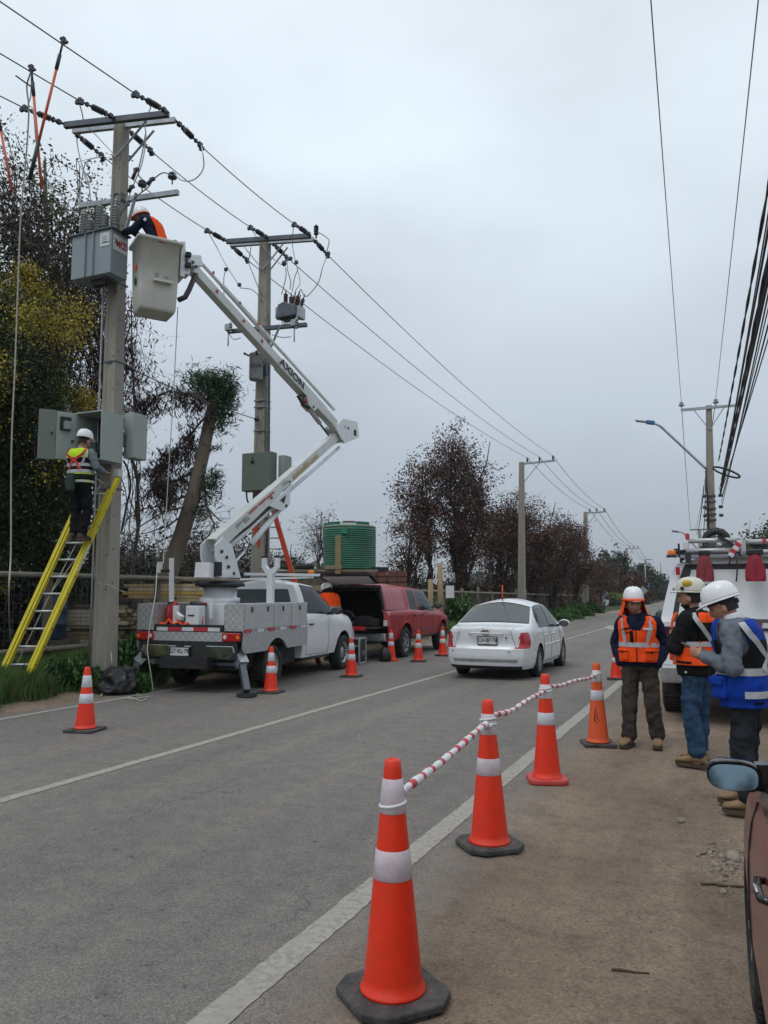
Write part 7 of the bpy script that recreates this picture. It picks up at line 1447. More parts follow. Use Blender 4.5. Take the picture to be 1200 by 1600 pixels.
# ================================================================ people
for nm, sz in (('folds', .085), ('folds_fine', .05)):
    tx = bpy.data.textures.new(nm, 'CLOUDS'); tx.noise_scale = sz; tx.noise_depth = 2
def soften(o, vox, disp=0, smooth=6, tex='folds'):
    r = o.modifiers.new('remesh', 'REMESH'); r.mode = 'VOXEL'; r.voxel_size = vox; r.use_smooth_shade = True
    s = o.modifiers.new('smooth', 'SMOOTH'); s.iterations = smooth; s.factor = .5
    if disp:
        d = o.modifiers.new('folds', 'DISPLACE'); d.texture = bpy.data.textures[tex]; d.strength = disp; d.mid_level = .5; d.texture_coords = 'GLOBAL'
    return o
TS = [(.84,.150,.105),(.90,.168,.118),(.97,.172,.120),(1.05,.160,.110),(1.14,.160,.110),(1.24,.172,.118),(1.32,.186,.122),(1.385,.188,.115),(1.43,.165,.098),(1.465,.110,.080),(1.495,.068,.066),(1.56,.056,.060)]
class Fig:
    def __init__(s, th, lean=lambda z: (0, 0), hd=None, k=1.0, build=1.0): s.th = th; s.lean = lean; s.k = k; s.b = build
    def T(s, z, ang, off=0, n=2.5):      # point on the torso surface; ang 0 = front, + = towards the figure's right
        rx = np.interp(z, [a[0] for a in TS], [a[1] for a in TS])*s.b+off; ry = np.interp(z, [a[0] for a in TS], [a[2] for a in TS])*s.b+off
        cx, cy = s.lean(z); sa, ca = math.sin(ang), math.cos(ang)
        return V((cx+math.copysign(abs(sa)**(2/n), sa)*rx, cy+math.copysign(abs(ca)**(2/n), ca)*ry, z))
    def ring(s, z, off=0, n=28): return [s.T(z, 2*math.pi*i/n, off) for i in range(n)]
    def torso(s, mb, z0, z1, off=0, nz=14, flare=0): return mb.loft([s.ring(z0+(z1-z0)*i/nz, off+flare*(1-i/nz)) for i in range(nz+1)])
    def limb(s, mb, pts, rs, off=0):
        P = []; Rr = []
        for i in range(len(pts)-1):
            for q in range(5): t_ = q/5; P.append(V(pts[i]).lerp(V(pts[i+1]), t_)); Rr.append(rs[i]+(rs[i+1]-rs[i])*t_+off)
        P.append(V(pts[-1])); Rr.append(rs[-1]+off); mb.tube(P, Rr, 14)
        for p, r_ in zip(pts, rs): mb.ball(p, r_+off, 12, 8)
    def band(s, pts, w_, off, name, mt, parent, vert=False): # ribbon on the torso surface through (z, ang) stations
        mb = MB(); n = 0; Q = []
        for i in range(len(pts)-1):
            m_ = max(2, int(abs(pts[i+1][1]-pts[i][1])*10+abs(pts[i+1][0]-pts[i][0])*30))
            for q in range(m_): t_ = q/m_; Q.append((pts[i][0]+(pts[i+1][0]-pts[i][0])*t_, pts[i][1]+(pts[i+1][1]-pts[i][1])*t_))
        Q.append(pts[-1])
        for i, (z, a) in enumerate(Q):
            c = s.T(z, a, off); p1 = s.T(*Q[min(i+1, len(Q)-1)], off); p0 = s.T(*Q[max(i-1, 0)], off); d = (p1-p0).normalized()
            cx, cy = s.lean(z); nn = V((c.x-cx, c.y-cy, 0)).normalized(); sd = d.cross(nn).normalized()
            for o_ in (0, .004): mb.v += [c+sd*w_/2+nn*o_, c-sd*w_/2+nn*o_]
            # keep edges on the surface
        for i in range(len(Q)-1):
            a = i*4; b = a+4
            for f in ([a+2,a+3,b+3,b+2],[a,b,b+1,a+1],[a,a+2,b+2,b],[a+1,b+1,b+3,a+3]): mb.f.append(f); mb.m.append(0); mb.s.append(False)
        return mb.build(name, MT[mt], parent)
def headmesh(mb, M, mouth=True):
    nu, nv = 36, 30; rings = []
    def prof(th_, ph):       # ph azimuth 0 = front (+y), th polar from top
        x = math.sin(th_)*math.sin(ph); y = math.sin(th_)*math.cos(ph); z = math.cos(th_)
        X, Y_, Z = x*.076, y*.096, z*.118
        if Z < 0:
            k = -Z/.118; X *= 1-.34*k**1.6; Y_ = Y_*(1-.12*k) if y > 0 else Y_*(1-.42*k**1.2); 
        if y > .1:
            g = lambda cx, cz, sx_, sz_: math.exp(-((X-cx)/sx_)**2-((Z-cz)/sz_)**2)
            f = max(0, y); Y_ += f*(.026*g(0,-.030,.012,.018)+.016*g(0,-.008,.010,.024)+.007*g(0,.024,.045,.010)-.012*g(-.030,.004,.017,.012)-.012*g(.030,.004,.017,.012)+.008*g(0,-.064,.022,.008)+.007*g(0,-.078,.020,.007)-.004*g(0,-.071,.024,.003)+.011*g(0,-.104,.024,.014)+.004*g(-.042,-.025,.02,.02)+.004*g(.042,-.025,.02,.02))
        return M @ V((X, Y_, Z))
    for j in range(1, nv): rings.append([prof(math.pi-math.pi*j/nv, 2*math.pi*i/nu) for i in range(nu)])
    mb.loft(rings)
    for sg in (1, -1): mb.ball(M @ V((sg*.077,-.006,-.012)), (.012,.022,.032), 8, 8, M.to_3x3())
def hand(mb, w_, d, n, side, curl=.5, spread=1.0, k=1.0, thumb=.6, thin=1.0):
    w_ = V(w_); d = V(d).normalized(); n = (V(n)-d*V(n).dot(d)).normalized(); s_ = d.cross(n)*side
    Mx = Matrix((s_, d, n)).transposed(); mb.ball(w_+d*.050*k, (.041*k,.052*k,.0165*k), 12, 8, Mx); mb.ball(w_+d*.072*k, (.040*k,.024*k,.0145*k), 12, 8, Mx)
    mb.tube([w_-d*.04, w_, w_+d*.03*k], [.026*k,.026*k,.028*k], 10)
    for i, (o_, L) in enumerate(((-.030,.072),(-.010,.082),(.010,.077),(.028,.060))):
        p = w_+d*(.083-.010*(i == 3)-.004*(i == 0))*k+s_*o_*k; P = [p-d*.025*k, p]; dd = V(d); a = curl*.45
        for q, f in enumerate((.45,.32,.25)):
            ang = curl*(.9 if q else .7); dd = (Matrix.Rotation(0,3,'X') @ dd); dd = (dd*math.cos(ang)+n*math.sin(ang)*1).normalized() if q == 0 else (dd*math.cos(ang)+(n*dd.dot(d)-d*dd.dot(n))*math.sin(ang)).normalized(); P.append(P[-1]+dd*L*f*k)
        mb.tube(P, [.0095*k*thin,.0098*k*thin,.0088*k*thin,.0080*k*thin,.0062*k*thin], 8); mb.ball(P[-1], .0064*k*thin, 8, 6)
    p = w_+d*.020*k-s_*.026*k; td = (d*.62-s_*(1-.5*thumb)+n*thumb).normalized(); P = [w_+d*.01*k-s_*.012*k, p, p+td*.032*k, p+td*.032*k+(td+d*.5+s_*.25).normalized()*.028*k]; mb.tube(P, [.013*k,.0125*k,.0105*k,.008*k], 8); mb.ball(P[-1], .0082*k, 8, 6)
def boot(mbs, ankle, dirn, k=1.0):
    a = V(ankle); d = V((dirn[0], dirn[1], 0)).normalized(); s_ = V((d.y, -d.x, 0)); z0 = a.z-.105*k; up_, so = mbs
    def rg(t_, w_, zt, zb=.025): c = V((a.x, a.y, 0))+d*t_*k; return [c+s_*(math.cos(q)*w_*k)+V((0,0,z0+(zb+(zt-zb)*(.5+.5*math.sin(q))**.8)*k)) for q in [i*math.pi/8 for i in range(16)]]
    up_.loft([rg(t_, w_, zt) for t_, w_, zt in ((-.085,.018,.07),(-.080,.034,.11),(-.04,.043,.15),(0,.046,.15),(.05,.046,.125),(.10,.050,.098),(.15,.050,.082),(.185,.040,.075),(.20,.020,.06))])
    up_.tube([a+V((0,0,-.04*k)), a+V((0,0,.06*k))], [.050*k,.052*k], 14)
    def sg(t_, w_, z): c = V((a.x, a.y, z0))+d*t_*k; return [c+s_*x*w_*k+V((0,0,zz)) for x, zz in ((-1,z),(1,z),(1,z+.030*k),(-1,z+.030*k))]
    so.loft([sg(t_, w_, z) for t_, w_, z in ((-.09,.025,0),(-.08,.040,0),(-.02,.044,0),(.03,.042,.004),(.09,.053,0),(.15,.053,.0),(.19,.040,.006),(.207,.018,.012))], sm=False)
    for q in (.04,.065,.09): c = V((a.x, a.y, z0+(.148-(q-.0)*.45)*k))+d*q*k; so.tube([c-s_*.026*k, c+V((0,0,.010*k)), c+s_*.026*k], .0035, 5)
def helmet(M, parent, mt, brim='front', size=1.0, rimcol=None):
    mb = MB(); rings = []; n = 36
    for j in range(13):
        t_ = j/12; z = math.sin(t_*math.pi/2)**.9*.135; r_ = math.cos(t_*math.pi/2*.995)**.62; rings.append([M @ V((math.sin(a)*.107*r_*size, math.cos(a)*.134*r_*size+.002, (z+(.006*(1-t_) if 0 else 0))*size)) for a in [2*math.pi*i/n for i in range(n)]])
    mb.loft(rings)
    lip = []
    for rr_, dz in ((1.0,.004),(1.0,-.006),(1.04,-.006),(1.05,.0),(1.0,.006)):
        lip.append([M @ V((math.sin(a)*.107*rr_*size, (math.cos(a)*.134*rr_+.002)*size+max(0,math.cos(a))**2.2*.050*(rr_ > 1.01), (dz-.012*max(0,math.cos(a))**3*(rr_ > 1.01))*size)) for a in [2*math.pi*i/n for i in range(n)]])
    mb.loft(lip, caps=False)
    for x, w_ in ((0,.012),(.032,.006),(-.032,.006)): # crown ridges
        mb.tube([M @ V((x*size, math.cos(a)*.128*size, (math.sin(a)**.9)*.134*size+.001)) for a in [math.pi*(.12+.76*i/12) for i in range(13)]], w_*size*.7, 6)
    return mb.build('helmet', MT[mt], parent)
def person(label, loc, rz, k, spec):
    th = thing('person', label, 'person', loc, rz); th.scale = (k, k, k); S = spec; f = Fig(th, S.get('lean', lambda z: (0, 0)), build=S.get('build', 1.0))
    hc = V(S['head'][0]); He = Matrix.Translation(hc) @ Matrix.Rotation(R(S['head'][1]), 4, 'Z') @ Matrix.Rotation(R(-S['head'][2]), 4, 'X') @ Matrix.Scale(S.get('hk', 1.06), 4)
    body = MB(); headmesh(body, He); nb = V((*f.lean(1.46), 1.46)); body.tube([nb, nb.lerp(hc, .4), hc+He.to_3x3() @ V((0,-.02,-.05))], [.060,.056,.056], 14)
    f.torso(body, .86, 1.47, -.006)
    for sd in (-1, 1):
        A = S['arms'][0 if sd < 0 else 1]; L = S['legs'][0 if sd < 0 else 1]
        f.limb(body, A[:3], (.050,.040,.028), -.004); f.limb(body, L[:3], (.082,.055,.038), -.004)
        if len(A) > 3: hand(body, A[2], A[3][0], A[3][1], A[3][2], A[3][3], thumb=A[3][4] if len(A[3]) > 4 else .6)
        an = V(L[2]); body.ball(an+V((0,0,-.05)), (.035,.05,.04), 10, 6)
    bo = body.build('body', MT['skin'], th); soften(bo, S.get('vox', .0075), 0, 3)
    # trousers
    tr_ = MB(); f.torso(tr_, .86, 1.0, .012)
    for L in S['legs']: f.limb(tr_, [L[0], L[1], V(L[2])+V((0,0,.03))], S.get('legr', (.092,.072,.066)), .008)
    soften(tr_.build('trousers', MT[S['trousers']], th), .012, .050, 2)
    for L in S['legs']:
        bt_, so = MB(), MB(); boot((bt_, so), L[2], L[3], 1.0)
        b_ = bt_.build('boot', MT[S.get('boots', 'boot_leather')], th); soften(b_, .007, .006, 2, 'folds_fine'); so.build('boot_sole', MT['boot_sole'], b_)
    # jacket with sleeves
    jk = MB(); f.torso(jk, S.get('hem', .93), 1.475, .022, flare=S.get('flare', .004))
    for A in S['arms']:
        w_ = V(A[2]); e_ = V(A[1]); f.limb(jk, [A[0], A[1], w_.lerp(e_, S.get('cuff', .05))], S.get('armr', (.066,.054,.040)), .006)
    if S.get('collar'): c0 = V((*f.lean(1.45), 1.45)); jk.tube([c0, c0.lerp(hc, .34)], [.092,.080], 18)
    soften(jk.build('jacket', MT[S['jacket']], th), .0115, S.get('fold', .022)*1.25, 2)
    # hair
    hb = MB(); rings = []
    for j in range(11):
        t_ = j/10; th2 = math.pi*(.02+.60*t_); row = []
        for i in range(28):
            ph = 2*math.pi*i/28; c_ = math.cos(ph); lim = math.pi*(.34 if c_ > .25 else .34+.30*min(1, (.25-c_)/.5)); q = min(th2, lim)
            row.append(He @ V((math.sin(q)*math.sin(ph)*.082, math.sin(q)*math.cos(ph)*.101-.003, math.cos(q)*.123)))
        rings.append(row)
    hb.loft(rings, caps=False); hb.build('hair', MT['hair'], th)
    # face
    fb = MB()
    for sg in (1,-1): fb.ball(He @ V((sg*.030,.079,.003)), (.0125,.007,.0055), 10, 6, He.to_3x3())
    fb.build('eyes', MT['eye'], th); br = MB()
    for sg in (1,-1): br.tube([He @ V((sg*.015,.097,.018)), He @ V((sg*.031,.093,.024)), He @ V((sg*.047,.080,.019))], [.003,.004,.0025], 6)
    br.build('eyebrows', MT['hair'], th)
    lp = MB(); lp.tube([He @ V((-.022,.083,-.070)), He @ V((-.008,.094,-.068)), He @ V((.008,.094,-.068)), He @ V((.022,.083,-.070))], [.003,.0055,.0055,.003], 6); lp.build('mouth', MT['lips'], th)
    if S.get('beard'):
        bb = MB(); rings = []
        for j in range(7):
            th2 = math.pi*(.66+.22*j/6); rings.append([He @ V((math.sin(th2)*math.sin(ph)*.080*(1-.25*j/6), math.sin(th2)*math.cos(ph)*.098+.006, math.cos(th2)*.120-.004)) for ph in [R(-95+190*i/16) for i in range(17)]])
        for r_ in rings: bb.v += r_
        for j in range(6):
            for i in range(16): a = j*17+i; bb.f.append([a,a+1,a+18,a+17]); bb.m.append(0); bb.s.append(True)
        o = bb.build('beard', MT['hair'], th); so_ = o.modifiers.new('s','SOLIDIFY'); so_.thickness = .008
    Hh = He @ Matrix.Translation((0,-.008,.054)) @ Matrix.Rotation(R(S.get('htilt', 4)), 4, 'X')
    hl = helmet(Hh, th, S.get('helmet', 'helmet_white'), size=S.get('hsize', 1.0))
    return th, f, He, Hh, hl
def vest(f, th, z0, z1, mts, cls, off=.040, name='vest', n=96, nz=56):
    mb = MB(); zs = [z0+(z1-z0)*i/nz for i in range(nz+1)]
    for z in zs: mb.v += [f.T(z, 2*math.pi*i/n, off+.003*math.sin(i*.8+z*23)) for i in range(n)]
    for j in range(nz):
        for i in range(n):
            a = (i+.5)/n*2*math.pi; a = a-2*math.pi if a > math.pi else a; c = cls((zs[j]+zs[j+1])/2, a)
            if c is None: continue
            i2 = (i+1) % n; mb.f.append([j*n+i, j*n+i2, (j+1)*n+i2, (j+1)*n+i]); mb.m.append(c); mb.s.append(True)
    o = mb.build(name, [MT[m_] for m_ in mts], th); s_ = o.modifiers.new('thick','SOLIDIFY'); s_.thickness = .010; s_.offset = -1
    d = o.modifiers.new('folds','DISPLACE'); d.texture = bpy.data.textures['folds']; d.strength = .012; d.texture_coords = 'GLOBAL'; return o
def armhole(z, a, z0=1.20, half=.62): # opening round the shoulder
    return abs(abs(a)-math.pi/2) < half*min(1, max(0, (z-z0)/.10))
# ---- man 1: orange vest, neck shade, hands in pockets
leg = lambda hx_, kx, ky, axx, ay_, dr: [(hx_,.0,.90),(kx,ky,.49),(axx,ay_,.115),dr]
S1 = dict(head=((.045,.025,1.595), 22, 7), lean=lambda z: (0,.0),
    arms=[[(-.185,0,1.39),(-.275,-.07,1.13),(-.20,.06,.93)], [(.185,0,1.39),(.275,-.07,1.13),(.20,.06,.93)]],
    legs=[leg(-.095,-.13,.03,-.16,-.02,(-.15,1)), leg(.095,.12,.04,.13,.07,(.25,1))], trousers='brown_cloth', jacket='navy_cloth', hem=.90, collar=True, armr=(.072,.062,.050), build=1.0, legr=(.100,.078,.074), fold=.03)
c = gz(1004, 1167); m1_, f1_, He, Hh, hl = person('man in orange vest with an orange neck shade under his white helmet, hands in pockets', c, R(176), .955, S1)
def c1(z, a):
    if armhole(z, a, 1.14, .60): return None
    if z > 1.10 and abs(a) > math.pi-.0: return None
    if abs(a) < .62 and z > 1.30 and abs(a) < (z-1.24)*2.4: return None
    return 0
vest(f1_, m1_, .955, 1.455, ['vest_orange'], c1, .050)
for sg in (1,-1): MB().tube([f1_.T(z, sg*max(.01,(z-1.235)*2.4), .055) for z in [1.30+.155*i/14 for i in range(15)]], .008, 6).build('neck_binding', MT['vest_orange'], m1_)
for sg in (1,-1):
    f1_.band([(1.17,sg*.50),(1.24,sg*.52),(1.33,sg*.60),(1.40,sg*.62),(1.45,sg*.85)], .052, .060, 'reflective_stripe', 'silver_tape', m1_); f1_.band([(1.45,sg*2.4),(1.36,sg*2.5),(1.17,sg*2.6)], .05, .058, 'reflective_stripe', 'silver_tape', m1_)
f1_.band([(1.145,-math.pi+.01+math.pi*2*i/24) for i in range(25)], .052, .060, 'reflective_stripe', 'silver_tape', m1_)
f1_.band([(.96,0),(1.30,0)], .010, .058, 'zip', 'vest_black', m1_); f1_.band([(1.17,.14),(1.30,.16)], .045, .060, 'black_flap', 'vest_black', m1_); f1_.band([(1.335,.15),(1.315,.55)], .020, .066, 'black_strap', 'vest_black', m1_); f1_.band([(1.325,-.24),(1.325,-.62)], .024, .068, 'name_tag', 'decal_white', m1_)
f1_.band([(1.28,.2),(1.275,.50)], .012, .064, 'black_strap', 'vest_black', m1_)
for sg in (1,-1):
    c = f1_.T(1.03, sg*.62, .062); nn = V((math.sin(sg*.62)*1.2, math.cos(.62), 0)).normalized(); mb = MB(); Mx = Matrix((V((nn.y,-nn.x,0)), nn, V((0,0,1)))).transposed()
    MB().box(c, (.145,.035,.12), Mx).build('vest_pocket', MT['vest_orange'], m1_, bevel=.014); MB().box(c+V((0,0,.052))+nn*.012, (.150,.03,.026), Mx).build('pocket_flap', MT['vest_orange'], m1_, bevel=.008); MB().box(c+V((0,0,.035))+nn*.022, (.02,.012,.02), Mx).build('pocket_tab', MT['vest_black'], m1_)
    MB().box(c+V((0,0,.036))+nn*.017, (.148,.004,.005), Mx).build('pocket_seam', MT['vest_black'], m1_); MB().box(V((sg*.165,.03,.62)),(.03,.12,.15)).build('cargo_pocket', MT['brown_cloth'], m1_, bevel=.012)
# neck shade
mb = MB(); n = 24
for j in range(9):
    t_ = j/8
    for i in range(n+1):
        a = R(62+236*i/n); wv = 1+.04*math.sin(i*1.3+j*.5)*t_; r1_, r2_ = .108+.050*t_**1.5, .132+.0*t_
        mb.v.append((Hh @ V((math.sin(a)*r1_*wv, math.cos(a)*r2_*wv, -.004-.175*t_))))
for j in range(8):
    for i in range(n): a = j*(n+1)+i; mb.f.append([a,a+1,a+n+2,a+n+1]); mb.m.append(0); mb.s.append(True)
o = mb.build('neck_shade', MT['vest_orange'], m1_); s_ = o.modifiers.new('t','SOLIDIFY'); s_.thickness = .004
MB().loft([[Hh @ V((math.sin(a)*.107*q, math.cos(a)*.134*q+.002+max(0,math.cos(a))**2*.045*(q > 1.03), z)) for a in [2*math.pi*i/36 for i in range(36)]] for q, z in ((1.0,.008),(1.07,.002),(1.075,-.012),(1.0,-.014))], caps=False).build('helmet_edge', MT['vest_orange'], m1_)
# ---- man 2: dark jacket, arms folded, orange vest worn behind, ear defenders
S2 = dict(head=((.0,.03,1.60), 6, 2), beard=True, helmet='helmet_cream', lean=lambda z: (0,.0), build=1.10,
    arms=[[(-.19,.0,1.39),(-.245,.10,1.13),(.06,.235,1.16),((1,.12,.05),(0,-1,0),1,.6)], [(.19,.0,1.39),(.245,.10,1.14),(-.03,.215,1.20)]],
    legs=[leg(-.09,-.10,.03,-.11,-.02,(-.05,1)), leg(.09,.10,.02,.11,.03,(.12,1))], trousers='denim', jacket='black_cloth', hem=.86, collar=True, armr=(.080,.072,.050), fold=.03, legr=(.100,.078,.068))
c = gz(1094, 1197); m2_, f2_, He, Hh, hl = person('bearded man with folded arms in a dark jacket, yellow ear defenders on his helmet', c, R(72), 1.0, S2)
def c2(z, a):
    if z > 1.13 and armhole(z, a, 1.10, .66): return None
    if z > 1.19 and abs(a) > 2.2: return 1 if z < 1.37 else 0
    if abs(a) < .5 and z > 1.15: return None
    return 0
vest(f2_, m2_, .965, 1.455, ['vest_orange', 'vest_black'], c2, .050)
f2_.band([(1.165,-math.pi+.01+math.pi*2*i/24) for i in range(25)], .045, .060, 'reflective_stripe', 'silver_tape', m2_)
f2_.band([(1.46,-1.9),(1.38,-2.15),(1.28,-2.5),(1.17,-2.95)], .042, .064, 'reflective_stripe', 'silver_tape', m2_); f2_.band([(1.46,1.9),(1.38,2.15),(1.28,2.5),(1.17,2.95)], .042, .064, 'reflective_stripe', 'silver_tape', m2_)
f2_.band([(1.13,-.95),(.98,-.95)], .010, .062, 'pale_piping', 'silver_tape', m2_); f2_.band([(.995,-1.1),(.99,-1.75)], .022, .060, 'black_label', 'vest_black', m2_)
c = f2_.T(1.06, -.62, .060); nn = V((-.75,.66,0)); Mx = Matrix((V((nn.y,-nn.x,0)), nn, V((0,0,1)))).transposed(); MB().box(c,(.13,.035,.13),Mx).build('vest_pocket', MT['vest_orange'], m2_, bevel=.012); MB().box(c+nn*.018+V((0,0,.03)),(.12,.006,.006),Mx).build('pocket_seam', MT['vest_black'], m2_)
for q in ((-.096,.01,.078), (.035,-.150,.035)):
    mf = MB().ball(Hh @ V(q), (.024,.044,.034) if q[0] < 0 else (.040,.022,.040), 14, 10, Hh.to_3x3()).build('ear_defender', MT['muff_yellow'], m2_); MB().ball(Hh @ V((q[0]*.86,q[1]*.88,q[2]*.96)), (.026,.046,.036) if q[0] < 0 else (.043,.024,.043), 14, 10, Hh.to_3x3()).build('cushion', MT['black_plastic'], mf)
for sg in (1,-1):
    MB().cyl(Hh @ V((sg*.100,.05,.03)), Hh @ V((sg*.116,.05,.03)), .018, n=12).build('helmet_slot', MT['black_plastic'], m2_)
c = f2_.T(.90, -1.5, .034); MB().box(c,(.004,.018,.018)).build('jacket_logo', MT['decal_white'], m2_)
# ---- man 3: blue vest, looking at his phone
ln3 = lambda z: (0, .02+max(0, z-1.1)*.12)
S3 = dict(head=((.0,.14,1.56), 4, 24), lean=ln3, build=1.06, vox=.006, htilt=4, hsize=1.04,
    arms=[[(-.19,.06,1.385),(-.26,.04,1.11),(-.10,.30,1.175),((.30,.85,.42),(1,-.25,.0),1,.62,.4)], [(.19,.06,1.385),(.25,.06,1.12),(.07,.30,1.15),((-.15,.9,.35),(-1,-.2,.1),-1,.7,.4)]],
    legs=[leg(-.10,-.13,.03,-.14,-.02,(-.2,1)), leg(.10,.11,.03,.12,.06,(-.1,1))], trousers='dark_denim', jacket='grey_wool', hem=.93, armr=(.080,.066,.048), cuff=.12, fold=.036, legr=(.102,.080,.074))
c = gz(1175, 1268); m3_, f3_, He, Hh, hl = person('man in a blue vest and grey sweater looking down at his phone', c, R(80), .985, S3)
def c3(z, a):
    if armhole(z, a, 1.16, .62): return None
    if abs(a) < .6 and z > 1.30: return None
    if 1.09 < z < 1.31 and abs(a) > .75: return 1
    return 0
vest(f3_, m3_, .80, 1.465, ['vest_blue', 'vest_black'], c3, .052)
f3_.band([(1.075,-math.pi+.01+math.pi*2*i/24) for i in range(25)], .056, .064, 'reflective_stripe', 'silver_tape', m3_)
f3_.band([(1.45,-2.0),(1.36,-2.25),(1.24,-2.75),(1.09,-3.14-.5)], .046, .066, 'reflective_stripe', 'silver_tape', m3_); f3_.band([(1.45,2.0),(1.36,2.25),(1.24,2.75),(1.09,3.14+.5)], .046, .068, 'reflective_stripe', 'silver_tape', m3_)
f3_.band([(.905,-1.75),(.905,-2.4),(.905,-3.3)], .052, .064, 'reflective_stripe', 'silver_tape', m3_); f3_.band([(.84,-2.1),(.84,-2.7)], .016, .062, 'black_label', 'vest_black', m3_)
c = f3_.T(.95, -.85, .066); nn = V((-.75,.66,0)); Mx = Matrix((V((nn.y,-nn.x,0)), nn, V((0,0,1)))).transposed(); MB().box(c,(.15,.06,.18),Mx).build('vest_pocket', MT['vest_blue'], m3_, bevel=.03, bseg=3); MB().box(c+nn*.038+V((0,0,.05)),(.15,.02,.06),Mx).build('pocket_flap', MT['vest_blue'], m3_, bevel=.01)
c0 = V((*ln3(1.46), 1.46)); cm = MB().tube([c0+V((0,0,-.03)), c0+V((0,.02,.05))], [.088,.074], 18); soften(cm.build('shirt_collar', MT['white_cloth'], m3_), .008, .006, 2)
MB().box(He @ V((0,-.103,.01)), (.055,.035,.04), He.to_3x3()).build('helmet_ratchet', MT['black_plastic'], m3_, bevel=.01); MB().loft([[He @ V((math.sin(a)*.084*q, math.cos(a)*.103*q, z)) for a in [2*math.pi*i/28 for i in range(28)]] for q, z in ((1,.035),(1.03,.035),(1.03,.055),(1,.055))], caps=False).build('helmet_band', MT['black_plastic'], m3_)
ph_c = m3_.location+Matrix.Rotation(R(80),3,'Z') @ (V((-.012,.405,1.235))*.985); ph = thing('phone', 'dark mobile phone held in both hands by the man in the blue vest', 'phone', ph_c, R(80)); MB().box((0,0,0),(.074,.150,.009),Matrix.Rotation(R(28),3,'X')).build('phone_body', MT['black_gloss'], ph, bevel=.003)
# ---- worker on the yellow ladder (seen from behind)
S4 = dict(head=((.02,.05,1.60), -8, 10), lean=lambda z: (0,.01), vox=.010, build=1.0,
    arms=[[(-.185,0,1.39),(-.245,.10,1.18),(-.12,.32,1.25),((.2,1,.1),(0,0,-1),1,.6)], [(.185,0,1.39),(.29,.02,1.16),(.26,.27,1.12),((0,1,.1),(0,0,-1),-1,.6)]],
    legs=[leg(-.09,-.08,.04,-.07,.0,(0,1)), leg(.09,.10,.08,.06,.02,(0,1))], trousers='vest_black', jacket='grey_wool', boots='boot_sole', hem=.95, armr=(.068,.056,.042))
cw = ad(121, 846, 12.35); w1, f4, He, Hh, hl = person('worker standing on the yellow ladder in a yellow and black vest with a red harness', cw, R(6), 1.0, S4)
def c4(z, a):
    if armhole(z, a, 1.2, .5): return None
    return 1 if (z < 1.32 and z > 1.07 and abs(a) > 1.0) or z < 1.0 and z > .96 else 0
vest(f4, w1, .92, 1.46, ['vest_yellow', 'vest_black'], c4, .036)
for z, w_ in ((1.20,.05),(1.10,.05),(.94,.03)): f4.band([(z,-math.pi+.01+math.pi*2*i/24) for i in range(25)], w_, .046, 'reflective_stripe', 'silver_tape', w1)
for sg in (1,-1): f4.band([(1.46,sg*2.2),(1.36,sg*2.6),(1.28,sg*3.14),(1.12,sg*3.6+0)], .040, .052, 'harness_strap', 'harness_red', w1); f4.band([(1.40,sg*2.3),(1.24,sg*2.5),(1.15,sg*2.9)], .035, .048, 'reflective_stripe', 'silver_tape', w1)
f4.band([(1.02,-math.pi+.01+math.pi*2*i/24) for i in range(25)], .06, .050, 'tool_belt', 'black_cloth', w1); MB().box((-.02,-.19,.90),(.13,.09,.26)).build('tool_pouch', MT['bag_dark'], w1, bevel=.03, bseg=3); MB().box((-.02,-.19,.98),(.10,.07,.16)).build('pouch_pocket', MT['bag_dark'], w1, bevel=.02)
# ---- worker in the lift bucket
S5 = dict(head=((.0,.36,1.50), 14, 22), lean=lambda z: (0,max(0,z-.95)*.42), vox=.010,
    arms=[[(-.185,.20,1.37),(-.23,.38,1.20),(-.10,.62,1.25),((.1,1,.0),(0,0,-1),1,.5)], [(.185,.20,1.37),(.22,.38,1.20),(.08,.62,1.36),((0,1,.1),(0,0,-1),-1,.5)]],
    legs=[leg(-.09,-.09,.02,-.09,.0,(0,1)), leg(.09,.09,.03,.09,.02,(0,1))], trousers='navy_cloth', jacket='navy_cloth', boots='boot_sole', hem=.95, armr=(.072,.060,.046))
bc_ = bk(-.30, .24, 0); hx_ = ad(224, 345, 12.6); w2, f5, He, Hh, hl = person('worker in the lift bucket reaching for the grey transformer', (bc_.x+.17, bc_.y+.03, hx_.z-1.37), R(97), 1.0, S5)
vest(f5, w2, .95, 1.44, ['vest_orange'], lambda z, a: None if abs(a) < 2.35 or armhole(z, a, 1.2, .8) else 0, .036)
mb = MB(); n = 16
for j in range(5):
    for i in range(n+1): a = R(70+220*i/n); mb.v.append(Hh @ V((math.sin(a)*.100, math.cos(a)*.12, -.004-.11*j/4)))
for j in range(4):
    for i in range(n): a = j*(n+1)+i; mb.f.append([a,a+1,a+n+2,a+n+1]); mb.m.append(0); mb.s.append(True)
mb.build('neck_shade', MT['brown_cloth'], w2); MB().loft([[Hh @ V((math.sin(a)*.107*q, math.cos(a)*.134*q+.002+max(0,math.cos(a))**2*.045*(q > 1.03), z)) for a in [2*math.pi*i/36 for i in range(36)]] for q, z in ((1.0,.006),(1.06,.0),(1.06,-.012),(1.0,-.012))], caps=False).build('helmet_edge', MT['vest_orange'], w2)
MB().box((-.27,.12,1.33),(.006,.05,.05),Matrix.Rotation(R(45),3,'X')).build('sleeve_badge', MT['decal_white'], w2)
